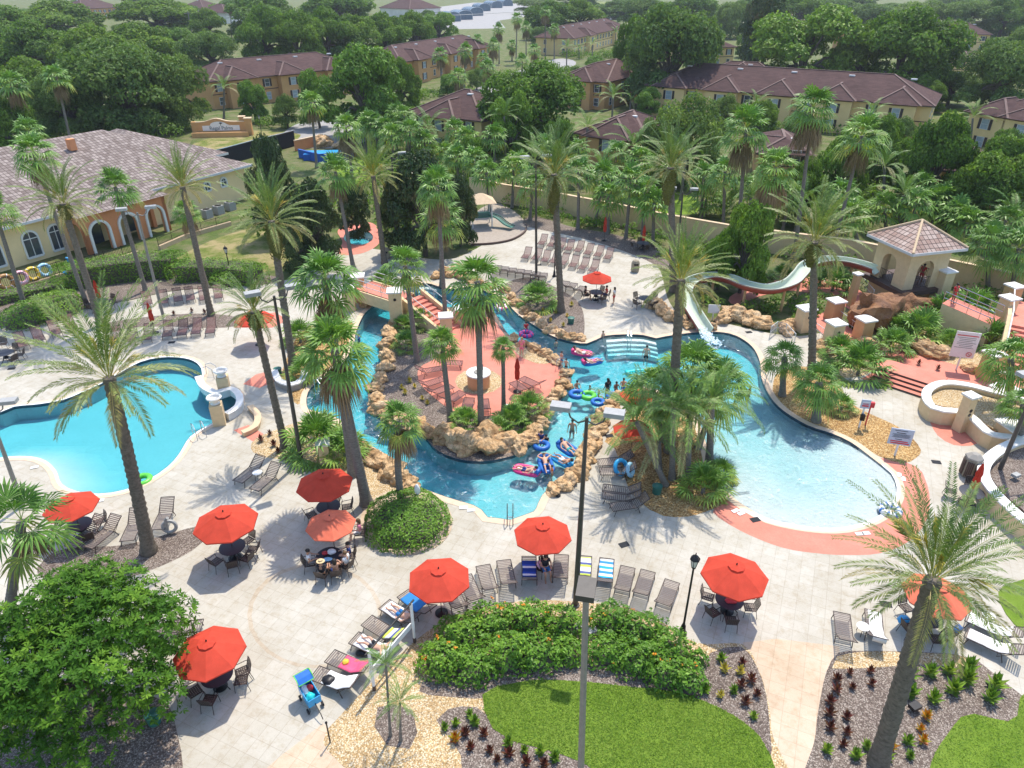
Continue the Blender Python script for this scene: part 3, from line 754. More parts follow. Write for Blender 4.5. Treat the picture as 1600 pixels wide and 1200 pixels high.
palm((233, 862), (170, 590), 'date', 'large date palm in the mulch bed beside the swimming pool, leaning left', .30, .25, 1.2, 0, stalks=1.2, bend=.15)
palm((10, 985), (34, 815), 'open', 'low fan palm at the left edge with a dead brown leaf', .22, .18, 1.0, 0, skirt=.55)
palm((158, 508), (98, 318), 'date', 'date palm by the left hedge, right of the thin twin trunk', .26, .22, 1.12, 1, stalks=1.0, boots=1.2)
palm((40, 482), (-8, 330), 'fan', 'slim fan palm at the left edge by the inner tubes', .20, .15, 1.1)
palm((137, 480), (52, 238), 'fan', 'tall fan palm whose crown stands before the left tiled roof', .19, .14, 1.25, skirt=.9)
palm((228, 455), (180, 292), 'fan', 'fan palm behind the tall double lamp before the clubhouse porch', .19, .15, 1.25, 0)
palm((330, 492), (285, 292), 'date', 'date palm in front of the clubhouse end wall', .25, .21, .92, 2, stalks=1.0)
palm((324, 450), (291, 330), 'fan', 'short fan palm close behind a date palm by the dry lawn', .17, .15, .9, skirt=.6)
palm((458, 572), (424, 345), 'date', 'date palm with a mossy collar at the head of the round planter', .27, .23, 1.08, 0, stalks=1.3, boots=2.6)
palm((446, 698), (396, 486), 'date', 'date palm left of the double lamp in the gravel bed', .22, .19, .74, 1, stalks=.7, boots=1.1)
palm((552, 742), (508, 436), 'fan', 'shaggy fan palm left of the footbridge', .25, .19, 1.2, 2, skirt=.9)
palm((573, 787), (522, 545), 'fan', 'thick fan palm with a hanging skirt over the river entry', .28, .20, 1.25, 0, skirt=.95)
palm((495, 262), (486, 160), 'fan', 'fan palm beside the driveway and the black screen fence', .2, .15, 1.35, skirt=1.0, lo=True)
palm((553, 300), (541, 198), 'fan', 'fan palm with dead leaves by the blue basin', .2, .15, 1.35, skirt=1.3, lo=True)
palm((552, 418), (524, 268), 'fan', 'fan palm left of the small spa pool', .19, .14, 1.3, skirt=.9)
palm((601, 412), (583, 275), 'date', 'date palm beside the small spa pool', .26, .22, 1.02, 2, stalks=1.0)
palm((497, 404), (482, 312), 'fan', 'short fan palm in the dark shrubs left of the spa', .17, .14, 1.1)
palm((697, 512), (683, 290), 'fan', 'tallest fan palm beside the footbridge stairs', .19, .14, 1.1, 0, skirt=.8)
palm((690, 448), (688, 338), 'fan', 'fan palm behind the rocks at the head of the river', .18, .14, 1.35, 1, skirt=1.0)
palm((652, 565), (633, 415), 'fan', 'fan palm on the island near the bridge pillar', .20, .15, 1.1, 1, skirt=.4)
palm((752, 674), (746, 440), 'fan', 'tall fan palm at the centre of the island with ragged bark', .20, .17, 1.22, 1, skirt=1.15, flare=1.8)
palm((705, 664), (690, 535), 'fan', 'small fan palm on the left of the island floor', .19, .15, .82, 2, flare=1.8)
palm((787, 645), (786, 543), 'fan', 'smallest fan palm on the island near the closed umbrella', .15, .12, .58, 2)
palm((628, 790), (624, 657), 'fan', 'yellowing fan palm rising from the round clipped hedge', .19, .16, .78, 1, skirt=.7, bend=.15)
palm((877, 487), (866, 272), 'date', 'date palm with a mossy collar on the upper river bank', .27, .25, 1.2, 1, stalks=1.2, boots=3.0)
palm((1052, 455), (1048, 262), 'date', 'date palm by the boundary wall right of the sun deck', .30, .27, 1.05, 2, stalks=1.2, boots=3.0)
palm((1046, 705), (1064, 437), 'date', 'date palm rising through the palm cluster before the slide', .27, .24, .88, 0, stalks=1.2)
palm((1268, 588), (1273, 378), 'date', 'date palm at the pool edge in front of the slide', .27, .22, 1.22, 1, stalks=1.3, boots=1.6)
palm((1150, 412), (1166, 200), 'fan', 'tall fan palm with a brown beard left of the slide', .2, .15, 1.55, 0, skirt=1.4, stalks=.8)
palm((1240, 408), (1271, 168), 'fan', 'tallest fan palm right of the slide before the long townhouse', .2, .14, 1.6, 2, skirt=1.2)
palm((1303, 385), (1347, 212), 'fan', 'tall fan palm leaning right with yellow lower leaves', .2, .15, 1.65, 1, skirt=1.2, stalks=.7)
palm((1188, 448), (1212, 262), 'fan', 'fan palm with a long skirt beside the green bushy tree', .18, .14, 1.4, 2, skirt=1.2)
palm((1543, 462), (1546, 378), 'sabal', 'cabbage palm right of the slide tower', .2, .18, 1.5)
palm((1578, 470), (1592, 388), 'sabal', 'cabbage palm at the right edge beyond the tower', .2, .18, 1.5)
palm((1222, 618), (1226, 558), 'sabal', 'young cabbage palm on the pool edge by the small railings', .19, .19, 1.0)
palm((1275, 658), (1280, 598), 'sabal', 'young cabbage palm with a fat trunk in the wood chip bed', .24, .24, 1.05)
palm((1372, 1192), (1458, 905), 'date', 'near date palm with a thick leaning trunk and swollen foot', .31, .25, .94, 2, stalks=1.5, z0=.03, flare=1.3)
palm((1577, 646), (1580, 560), 'sabal', 'cabbage palm in the curved planter at the right edge', .2, .2, 1.15)
palm((1592, 700), (1600, 632), 'sabal', 'yellow leaved cabbage palm at the right edge', .2, .2, .9)
palm((1040, 758), (995, 660), 'queen', 'feather palm leaning left out of the palm cluster', .16, .14, .95, 0)
palm((1050, 748), (1052, 640), 'queen', 'middle feather palm of the palm cluster', .17, .14, 1.0, 1)
palm((1108, 728), (1112, 628), 'queen', 'feather palm on the pool side of the palm cluster', .22, .18, .95, 0)
palm((1075, 752), (1078, 660), 'queen', 'low feather palm at the front of the palm cluster', .15, .12, 1.05, 1)
palm((1030, 735), (1030, 690), 'queen', 'lowest feather palm at the left of the palm cluster', .14, .12, .9, 0)
palm((1075, 690), (1082, 585), 'sabal', 'fan leaved palm at the top of the palm cluster', .2, .18, 1.55, 0)
palm((1040, 690), (1020, 610), 'sabal', 'dark fan leaved palm at the back of the palm cluster', .2, .18, 1.3, 1)
palm((1090, 700), (1128, 600), 'sabal', 'fan leaved palm hanging over the pool from the cluster', .18, .16, 1.3, 1)
for px in ((610, 1150, 603, 1040, .31), (626, 1158, 625, 1098, .29)):
    palm((px[0], px[1]), (px[2], px[3]), 'queen', 'thin young palm sapling in the mulch ring, the %s one' % ('taller' if px[3] < 1060 else 'shorter'), .05, .04, px[4], 0, group='saplings in the mulch ring')
# rows along the boundary wall and in the gardens behind
WALLP = [(765, 330, 760, 270), (800, 325, 803, 262), (828, 345, 832, 288), (903, 358, 905, 268), (930, 352, 942, 275), (950, 365, 950, 305), (978, 372, 986, 282), (1003, 378, 1008, 300), (1020, 385, 1022, 318), (745, 300, 742, 248), (718, 290, 712, 245), (1130, 352, 1133, 268), (1095, 340, 1100, 275)]
for i, (a, b, c, d) in enumerate(WALLP):
    palm((a, b), (c, d), 'sabal', '%s cabbage palm from the left in the row along the boundary wall' % ORD[i], .18, .16, 1.35, lo=True, group='cabbage palms along the boundary wall')
BACKP = [(790, 262, 788, 182, 'queen', 'feather palm before the broad tree above the boundary wall'), (918, 270, 918, 200, 'queen', 'feather palm with pale dead fronds before the hip roofed house'), (1380, 330, 1382, 262, 'queen', 'large feather palm left of the slide tower roof'),
 (350, 185, 350, 138, 'queen', 'small feather palm standing at the entrance monument'), (690, 140, 688, 85, 'fan', 'fan palm before the second tan townhouse'), (726, 135, 727, 78, 'fan', 'fan palm at the middle of the second tan townhouse'), (752, 130, 755, 92, 'fan', 'fan palm near the end of the second tan townhouse'),
 (780, 100, 779, 45, 'fan', 'fan palm left of the parking lot'), (800, 95, 800, 70, 'fan', 'short fan palm by the parking lot'), (822, 88, 822, 42, 'fan', 'tall fan palm in the clump before the cream townhouse'), (806, 100, 808, 28, 'fan', 'tallest fan palm in the clump before the cream townhouse'),
 (852, 88, 852, 18, 'fan', 'thin tall fan palm before the cream townhouse'), (866, 92, 866, 45, 'fan', 'fan palm at the corner of the cream townhouse'), (905, 92, 905, 78, 'queen', 'feather palm in front of the cream townhouse'), (962, 75, 962, 52, 'queen', 'feather palm at the far end of the cream townhouse'),
 (600, 245, 600, 200, 'sabal', 'cabbage palm in the garden clump beside the blue basin'), (640, 262, 640, 205, 'sabal', 'tall cabbage palm in the garden clump before the hip roof'), (575, 240, 578, 190, 'sabal', 'cabbage palm left in the garden clump'), (665, 262, 664, 222, 'sabal', 'low cabbage palm right in the garden clump'), (620, 235, 620, 178, 'sabal', 'cabbage palm at the back of the garden clump'),
 (1060, 175, 1065, 130, 'queen', 'feather palm at the left end of the long townhouse'), (955, 210, 958, 152, 'queen', 'bright feather palm before the middle roofs'), (985, 175, 985, 158, 'queen', 'low feather palm before the middle roofs'),
 (1515, 235, 1520, 185, 'queen', 'feather palm on the bright lawn at the right'), (1590, 330, 1592, 290, 'sabal', 'cabbage palm at the right edge above the wall'), (1490, 375, 1495, 335, 'sabal', 'cabbage palm behind the slide tower'), (1425, 370, 1430, 318, 'sabal', 'cabbage palm left behind the slide tower'),
 (1385, 365, 1382, 325, 'sabal', 'low cabbage palm between slide and tower'), (1340, 380, 1330, 335, 'sabal', 'low cabbage palm behind the slide curve'), (95, 215, 92, 125, 'fan', 'bearded fan palm above the clubhouse roof'), (20, 250, 18, 130, 'fan', 'bearded fan palm at the top left edge'), (48, 290, 45, 205, 'fan', 'fan palm behind the left end of the tiled roof'), (115, 242, 88, 120, 'fan', 'leaning fan palm with a grey trunk behind the clubhouse ridge'),
 (362, 60, 360, 10, 'fan', 'fan palm by the far car park'), (715, 160, 716, 118, 'fan', 'fan palm at the street behind the cream hip roofed house'), (760, 150, 762, 105, 'fan', 'fan palm on the verge below the second tan townhouse'), (835, 112, 835, 78, 'fan', 'short fan palm at the corner of the parking lot'), (885, 108, 886, 75, 'queen', 'feather palm left of the cream townhouse front'), (925, 100, 926, 70, 'queen', 'feather palm at the middle of the cream townhouse front'), (770, 120, 771, 70, 'fan', 'fan palm at the bend of the street'), (745, 105, 746, 62, 'fan', 'fan palm behind the end of the second tan townhouse'), (815, 130, 816, 95, 'sabal', 'cabbage palm beside the street bend'), (1180, 205, 1182, 165, 'queen', 'feather palm before the middle of the longest townhouse'), (1360, 225, 1362, 180, 'queen', 'feather palm before the right part of the longest townhouse'),
 (372, 60, 373, 14, 'fan', 'second fan palm by the far car park'), (385, 62, 388, 12, 'fan', 'third fan palm by the far car park')]
for a, b, c, d, ty, lb in BACKP:
    palm((a, b), (c, d), ty, lb, .2, .15, 1.45 if ty != 'queen' else 1.15, skirt=(1.2 if ty == 'fan' else 0), lo=True)

# low fan bushes, each a rosette on a stub of trunk
def fanbush(x, y, label, sc, v=0, group=None, z0=.03):
    b = G(x, y, z0); t = thing('fan_palm_bush', label, 'palm bush', b, 0, group); PC[0] += 1
    mb = MB(); mb.tube([(0, 0, 0), (0, 0, .35)], [.14, .11], 8); mb.build('stem', M['palm_bark'], t)
    part('crown', LOWFAN[v % 2], t, (0, 0, .35), PC[0] * 1.1, sc); return t
for x, y, sc, v, lb in [(1430, 530, 1.5, 1, 'big yellow green fan palm bush below the slide tower'), (1515, 500, 1.45, 0, 'fan palm bush before the tower steps'), (1340, 585, 1.35, 0, 'fan palm bush in the round pot by the red steps'), (840, 478, 1.35, 0, 'fan palm bush on the mulch of the upper river bank'),
    (500, 705, 1.6, 0, 'large fan palm bush in the gravel bed by the river'), (540, 715, 1.2, 1, 'yellowing fan palm bush by the tan pillar'), (800, 668, .95, 0, 'bright fan palm bush on the right of the island front'), (728, 672, .9, 0, 'round fan palm bush on the left of the island front'), (782, 682, .8, 1, 'low fan palm bush behind the island boulders'), (826, 650, 1.0, 0, 'dark spiky palm bush beside the island loungers'),
    (1098, 770, 1.2, 1, 'yellow green fan palm bush at the tip of the palm cluster'), (1122, 750, .8, 1, 'small fan palm bush next to the cluster tip'), (635, 545, .9, 1, 'fan palm bush below the island fan palm'), (655, 510, .9, 0, 'fan palm bush under the bridge stairs'), (600, 452, 1.1, 0, 'fan palm bush behind the footbridge'), (470, 535, 1.1, 0, 'fan palm bush left of the river by the deck'), (480, 590, 1.2, 1, 'fan palm bush by the round planter curb'), (520, 520, 1.2, 0, 'fan palm bush under the shaggy palm'),
    (630, 515, .7, 1, 'small fan palm bush beside the tall bridge pillar'), (1312, 642, .7, 1, 'small fan palm bush on the wood chips'), (1310, 558, .9, 0, 'fan palm bush left of the round pot'), (1480, 545, .9, 1, 'fan palm bush beneath the large rules sign'), (1300, 455, 1.2, 0, 'fan palm bush inside the slide curve'), (1220, 440, 1.0, 0, 'fan palm bush by the red path behind the slide'), (1392, 550, 1.0, 0, 'fan palm bush in front of the waterfall rock'), (1465, 505, 1.3, 0, 'fan palm bush at the foot of the tower ramp'), (1405, 528, 1.1, 1, 'small yellowing fan palm bush on the waterfall rock foot'), (1545, 540, 1.1, 0, 'fan palm bush beside the tower stairs')]:
    fanbush(x, y, lb, sc * (1.3 if x > 1290 else 1.1), v)

# ------------------------------------------------------------------ broad trees
def leafcloud(mb, blobs, n, size, r, tone_up=.55, up=.35):
    """leaf sized faces spread through the shells of overlapping lobes"""
    vols = [b[3] * b[4] * b[5] for b in blobs]; tot = sum(v ** .67 for v in vols)
    for b, v in zip(blobs, vols):
        cx, cy, cz, rx, ry, rz = b; bt = r.uniform(-.22, .22)
        for _ in range(int(n * v ** .67 / tot)):
            d = Vector((r.gauss(0, 1), r.gauss(0, 1), r.gauss(0, 1))).normalized()
            if d.z < -.55: d.z = -d.z * .4
            k = r.uniform(.62, 1.06) ** .6
            kk = 1 + .28 * mnoise.noise(Vector((d.x * 2.2 + cx, d.y * 2.2 + cy, d.z * 2.2 + cz)))
            p = Vector((cx + d.x * rx * k * kk, cy + d.y * ry * k * kk, cz + d.z * rz * k * kk))
            nn = (d + Vector((r.gauss(0, .6), r.gauss(0, .6), r.gauss(0, .6) + up))).normalized()
            a = nn.orthogonal().normalized(); c = nn.cross(a); ang = r.uniform(0, 6.28)
            u = (a * math.cos(ang) + c * math.sin(ang)); w = nn.cross(u)
            s = size * r.uniform(.6, 1.3)
            tone = min(1, max(0.001, .4 + bt + .3 * mnoise.noise(p * .9) + r.uniform(-.2, .2)))
            mb.quad([p - u * s * .6, p + w * s * .34 + nn * s * .08, p + u * s * .6 - nn * s * .12, p - w * s * .34 + nn * s * .08], tone)
def oak_crown(seed, n=9000, size=.36, lobes=15, flat=.62, mat='oak_leaf'):
    """unit tree crown: about radius 5, height 7"""
    r = random.Random(seed); bl = []
    for i in range(lobes):
        a = i * 2.39996 + r.uniform(-.4, .4); q = math.sqrt((i + .5) / lobes) * 3.6
        z = 4.6 * flat * (1 - (q / 4.6) ** 2) + r.uniform(-.9, .8); s = r.uniform(.85, 1.75)
        bl.append((q * math.cos(a), q * math.sin(a), z, s * 1.15, s * 1.15, s * .85))
        if q > 2.2: bl.append((q * .98 * math.cos(a + .3), q * .98 * math.sin(a + .3), r.uniform(-2.1, -.6), s * 1.0, s * 1.0, s * .7))
        if i % 3 == 0: bl.append((q * 1.15 * math.cos(a + .4), q * 1.15 * math.sin(a + .4), z - 1.5, s, s, s * .7))
    mb = MB(); leafcloud(mb, bl, n, size, r); return mb.mesh('crown', M[mat]), bl
def oak_trunk(seed, bl, hz=-3.0):
    r = random.Random(seed); mb = MB()
    mb.tube([(0, 0, hz), (.1, .05, hz + 1.2), (0, .1, 0)], [.42, .33, .3], 8)
    for b in bl[::2]:
        mb.tube([(0, .1, r.uniform(-1.2, .2)), (b[0] * .5, b[1] * .5, b[2] * .45 + .2), (b[0] * .92, b[1] * .92, b[2])], [.2, .12, .04], 6)
    return mb.mesh('trunk', M['oak_bark'], True)
OAKS = {}
for k, (sd_, n, sz, lo, fl, mt) in {'oak': (1, 24000, .29, 18, .62, 'oak_leaf'), 'oak2': (2, 22000, .30, 15, .7, 'oak_leaf'), 'grey': (3, 25000, .26, 19, .6, 'grey_leaf'), 'bright': (4, 20000, .31, 14, .75, 'bright_leaf'), 'dark': (5, 14000, .33, 12, .85, 'dark_leaf'), 'olive': (6, 13000, .28, 13, .72, 'grey_leaf')}.items():
    me, bl = oak_crown(sd_, n, sz, lo, fl, mt); OAKS[k] = (me, oak_trunk(sd_, bl))
TC = [0]
def tree(cx, top, by, rpx, kind, label, z0=0, hs=None, name=None, cat='tree', group=None):
    """crown centre column cx, crown top row, trunk foot row, crown half width in px"""
    TC[0] += 1; b = G(cx, by, z0); tp = AY(cx, top, b.y); d = b.y * CP + (H) * SP * .8
    Rm = rpx / F * d; hgt = max(2.0, tp.z)
    t = thing(name or {'oak': 'oak_tree', 'oak2': 'oak_tree', 'grey': 'live_oak_tree', 'bright': 'leafy_tree', 'dark': 'magnolia_tree', 'olive': 'olive_tree'}[kind], label, cat, b, 0, group)
    me, tm = OAKS[kind]; s = Rm / 4.9
    zs = hgt / 7.0 if hs is None else hs
    lift = hgt - 4.2 * zs
    part('crown', me, t, (0, 0, lift), TC[0] * 1.9, (s, s, zs))
    part('trunk', tm, t, (0, 0, lift), TC[0] * 1.9, (s * .9, s * .9, max(zs, lift / 3.0 + .02)))
    return t
TREES = [
 (205, 62, 212, 95, 'grey', 'widest live oak behind the clubhouse roof'), (120, 110, 222, 55, 'grey', 'live oak left behind the clubhouse roof'), (290, 85, 200, 50, 'grey', 'live oak against the first tan townhouse'), (60, 95, 200, 70, 'oak', 'dark oak at the left behind the bearded palms'),
 (20, 150, 250, 45, 'oak2', 'oak at the left edge above the clubhouse'), (150, 45, 130, 60, 'oak2', 'oak under the power lines, left of centre'), (60, 35, 130, 65, 'oak', 'oak at the top left under the power lines'), (230, 38, 110, 60, 'oak', 'oak under the power lines, beside the gap'), (335, 48, 120, 45, 'grey', 'oak beside the far car park'), (10, 10, 90, 60, 'oak2', 'oak in the top left corner'),
 (100, 2, 70, 70, 'oak', 'far oak along the top left'), (250, 2, 60, 70, 'oak2', 'far oak above the power line gap'), (330, 15, 70, 30, 'oak', 'small far oak left of the car park palms'),
 (420, 12, 110, 45, 'oak', 'first oak of the dark belt behind the townhouses'), (470, 22, 112, 45, 'oak2', 'second oak of the dark belt behind the townhouses'), (515, 15, 105, 45, 'oak', 'third oak of the dark belt behind the townhouses'), (560, 28, 100, 42, 'oak2', 'fourth oak of the dark belt behind the townhouses'), (605, 22, 95, 42, 'oak', 'fifth oak of the dark belt behind the townhouses'), (650, 20, 88, 38, 'oak', 'sixth oak of the dark belt behind the townhouses'), (688, 22, 72, 30, 'bright', 'last and greenest tree of the dark belt'),
 (410, -10, 60, 60, 'oak', 'far oak above the first tan townhouse'), (530, -12, 50, 60, 'oak2', 'far oak at the top centre left'),
 (575, 78, 215, 72, 'bright', 'green tree standing between the two tan townhouses'), (628, 95, 180, 35, 'oak', 'small dark tree beside the second tan townhouse'), (500, 115, 200, 30, 'bright', 'small green tree before the first tan townhouse'),
 (838, 108, 240, 85, 'oak2', 'broad green tree above the boundary wall'), (800, 150, 258, 34, 'bright', 'lighter tree beside the broad green tree'),
 (1040, 5, 170, 78, 'grey', 'huge grey green oak among the roofs'), (985, 30, 150, 35, 'oak', 'oak at the left shoulder of the huge oak'),
 (1248, 18, 150, 85, 'bright', 'bright leafy tree behind the long townhouse'), (1395, 22, 160, 82, 'oak2', 'large oak behind the long townhouse'), (1330, 40, 150, 45, 'oak2', 'oak between the two large trees behind the long townhouse'), (1188, -5, 112, 42, 'dark', 'very dark tree behind the far roofs'), (1545, 60, 180, 66, 'grey', 'grey live oak at the right edge'), (1480, 110, 165, 40, 'grey', 'small live oak at the end of the long townhouse'), (1600, 35, 120, 40, 'grey', 'live oak in the top right corner'),
 (1070, 155, 285, 62, 'olive', 'airy grey green tree before the long townhouse'), (1010, 190, 280, 30, 'olive', 'small airy tree before the middle roof'), (1440, 182, 335, 55, 'oak', 'dense dark tree left of the right roofs'), (1300, 205, 320, 42, 'oak', 'dark tree behind the tall bearded palms'), (1365, 185, 300, 40, 'oak', 'dark tree between palms at the right'), (1250, 250, 350, 35, 'oak', 'shadowed tree below the tall palms'), (1545, 225, 355, 70, 'oak2', 'wide green tree at the right above the wall'), (1590, 215, 330, 40, 'oak', 'tree at the right edge below the tan house'), (1490, 262, 352, 40, 'oak2', 'small green tree behind the tower palms'),
 (1155, 322, 458, 44, 'bright', 'bright green bushy tree by the wall left of the slide'), (1120, 365, 452, 30, 'bright', 'smaller green bush tree by the wall'),
 (438, 236, 372, 38, 'dark', 'bronze leaved magnolia left of the spa'), (500, 300, 410, 42, 'dark', 'dark magnolia beside the dry lawn'), (665, 262, 400, 58, 'dark', 'large dark magnolia right of the spa'), (560, 300, 372, 30, 'dark', 'dark magnolia behind the spa'), (720, 290, 385, 30, 'dark', 'dark magnolia by the play area'), (625, 300, 395, 30, 'dark', 'dark magnolia between spa and rocks'), (470, 335, 425, 30, 'dark', 'low dark magnolia by the shaggy palm'),
 (905, -2, 60, 40, 'oak', 'far oak before the pale field'), (860, 5, 62, 40, 'oak2', 'far oak left of the pale field'), (1000, -8, 45, 40, 'grey', 'far oak right of the pale field'), (1080, -10, 45, 40, 'oak2', 'far oak above the huge oak'), (1140, 0, 60, 30, 'grey', 'far oak near the distant roofs'), (1290, -5, 45, 45, 'grey', 'far oak at the top right centre'), (1360, 5, 50, 40, 'grey', 'far oak left of the distant long roof'), (1430, 0, 58, 50, 'grey', 'far oak above the distant long roof'), (1500, -2, 60, 45, 'grey', 'second far oak above the distant long roof'), (1560, -5, 62, 40, 'oak', 'far oak at the top right'), (1240, -8, 50, 40, 'oak2', 'far oak behind the bright leafy tree'), (960, 0, 28, 30, 'oak', 'distant tree on the pale field edge'), (1180, -8, 42, 30, 'oak', 'distant oak right of the huge oak')]
for a in TREES: tree(*a)
# the belt beyond, one tree apart from the next at every gap
BELT = []
for i in range(46):
    r = random.Random(i + 400); x = -700 + i * 70 + r.uniform(-20, 20); yb = r.choice((22, 30, 38, 14))
    if 620 < x < 830: continue
    BELT.append((x, yb - r.uniform(24, 34), yb, r.uniform(26, 44)))
LM = [(60,100,'the bearded palms at the left edge'),(205,140,'the widest live oak'),(345,195,'the entrance monument'),(440,150,'the first tan townhouse'),(680,95,'the second tan townhouse'),(760,25,'the screen enclosures'),(700,190,'the cream hip roofed house'),(840,160,'the broad green tree'),(930,60,'the cream townhouse with windowed end'),(905,130,'the house left of the huge oak'),(970,190,'the middle hip roofed house'),(1040,80,'the huge oak'),(1130,60,'the narrow far townhouse end'),(1250,140,'the longest townhouse'),(1400,150,'the right end of the longest townhouse'),(1250,70,'the bright leafy tree'),(1400,70,'the large oak'),(1225,215,'the roof between the bearded palms'),(1490,70,'the far roof between oaks'),(1580,180,'the cream house at the right edge'),(1500,245,'the low brown roof'),(360,40,'the far car park palms'),(150,20,'the distant tan building'),(500,60,'the dark oak belt'),(1500,30,'the distant long roof'),(1640,20,'the top right corner'),(-200,20,'the far left beyond the frame'),(1900,20,'the far right beyond the frame'),(960,20,'the pale field')]
def planted(items, name, group):
    by = {}
    for it in items:
        lm = min(LM, key=lambda q: (q[0] - it[0]) ** 2 + 2 * (q[1] - it[2]) ** 2)[2]
        by.setdefault((lm, {'oak': 'dark green', 'oak2': 'deep green', 'grey': 'grey green', 'bright': 'bright green', 'olive': 'airy'}[it[4]]), []).append(it)
    for (lm, adj), its in by.items():
        its.sort()
        for i, it in enumerate(its): tree(*it[:5], '%s%s %s by %s' % (ORD[i] + ' ' if len(its) > 1 else '', adj, {'oak_tree': 'distant oak', 'garden_tree': 'small garden tree', 'background_tree': 'background tree'}[name] + (' from the left' if len(its) > 1 else ''), lm), name=name, group=group)
planted([(*b, ('oak', 'grey', 'oak2')[i % 3]) for i, b in enumerate(BELT)], 'oak_tree', 'distant tree belt')

# ------------------------------------------------------------------ understorey that nobody could count
def scatter_leaves(name, spots, n, size, mat, label, hgt=1.2, seed=3, smin=.6):
    r = random.Random(seed); mb = MB()
    for (x, y, rx, ry, hz) in spots:
        c = G(x, y); e = G(x + rx, y); f_ = G(x, y - ry); RX = (e - c).length; RY = (f_ - c).length
        k = max(3, int(RX * RY / 2.2)); bl = []
        for _ in range(k):
            a = r.uniform(0, 6.28); q = math.sqrt(r.random()); h = hz * r.uniform(.5, 1.1)
            bl.append((c.x + RX * q * math.cos(a), c.y + RY * q * math.sin(a), h * .45, h * r.uniform(.6, 1), h * r.uniform(.6, 1), h * .6))
        leafcloud(mb, bl, int(n * len(bl)), size, r)
    o = mb.build(name, M[mat]); o['kind'] = 'stuff'; o['label'] = label; return o
scatter_leaves('undergrowth', [(640, 262, 110, 22, 2.6), (760, 285, 60, 12, 2.2), (860, 285, 80, 12, 2.4), (1000, 285, 70, 10, 2.4), (1180, 330, 80, 26, 2.6), (1330, 330, 90, 22, 3.0), (1460, 345, 70, 14, 2.6), (1560, 350, 60, 20, 3.0), (540, 330, 60, 26, 2.4), (640, 345, 70, 24, 2.6), (440, 340, 40, 30, 2.2), (470, 400, 40, 20, 1.8), (700, 230, 60, 12, 2.2), (1120, 290, 60, 16, 2.4), (900, 230, 60, 14, 2.4), (1270, 380, 60, 12, 1.8), (1400, 215, 60, 14, 3), (60, 240, 80, 20, 3), (200, 215, 90, 8, 2.6), (440, 196, 70, 5, 1.6), (700, 152, 70, 5, 2), (790, 128, 60, 8, 2.6), (860, 112, 40, 6, 2.6), (1240, 208, 190, 5, 2.2), (930, 142, 50, 5, 2.2), (1560, 222, 60, 6, 2.2), (940, 90, 60, 4, 2.4)], 60, .4, 'oak_leaf', 'dense dark green undergrowth among the garden palms', seed=5)
scatter_leaves('wall_shrubs', [(845, 338, 12, 6, 1.2), (880, 345, 16, 5, 1.1), (920, 352, 16, 5, 1.0), (960, 362, 14, 5, .9), (805, 315, 20, 8, 1.2), (1085, 395, 16, 6, 1.1), (1110, 420, 20, 8, 1.2), (1040, 402, 12, 5, .9), (770, 305, 20, 5, 1.4), (1210, 480, 26, 8, 1.0), (600, 440, 20, 8, .7), (1240, 505, 20, 6, .8), (1450, 500, 30, 16, 1.0), (1390, 490, 14, 10, .8), (1480, 530, 16, 10, .8), (1150, 486, 30, 8, .9), (1235, 474, 26, 10, 1.0), (1290, 486, 22, 10, 1.0), (1110, 474, 16, 8, .8), (1400, 530, 30, 12, .8), (1440, 520, 24, 14, 1.1), (1500, 515, 24, 14, 1.0), (1180, 430, 30, 10, 1.0), (1300, 425, 40, 8, 1.0), (1520, 440, 40, 10, 1.2)], 46, .24, 'bright_leaf', 'low yellow green shrubs along the foot of the boundary wall', seed=8)

M['grass_blade'] = leafmat('grass blade', [(0, (.06, .14, .01)), (.5, (.11, .21, .018)), (1, (.19, .28, .04))], .6, .2, .4, .2)
for nm_, n_, k_ in (('front_lawn', 42000, 1), ('side_front_lawn', 16000, 2)):
    o = blades(nm_, n_, k_).build('grass', M['grass_blade']); o['kind'] = 'stuff'; o['label'] = 'mown green grass of the front lawn' if k_ == 1 else 'mown green grass beside the near date palm'
planted([(400, 130, 190, 24, 'bright'), (450, 150, 200, 22, 'olive'), (705, 118, 150, 20, 'bright'), (745, 108, 140, 18, 'olive'), (660, 165, 215, 22, 'bright'), (930, 90, 122, 22, 'bright'), (900, 105, 140, 18, 'olive'), (1010, 140, 185, 24, 'bright'), (1130, 150, 205, 26, 'olive'), (1185, 160, 215, 26, 'oak2'), (1240, 180, 225, 24, 'olive'), (1400, 185, 235, 24, 'olive'), (1480, 195, 250, 22, 'bright'), (1560, 205, 265, 28, 'oak2'), (1100, 70, 105, 20, 'bright'), (1440, 70, 110, 22, 'bright'), (1560, 60, 95, 30, 'oak'), (870, 190, 262, 26, 'bright'), (1020, 245, 300, 24, 'bright'), (740, 215, 275, 24, 'bright'), (545, 95, 120, 20, 'oak'), (1035, 30, 70, 26, 'oak2'), (1165, 45, 90, 22, 'oak'), (1290, 85, 140, 30, 'oak'), (1450, 130, 175, 24, 'oak2')], 'garden_tree', 'small trees among the townhouses')

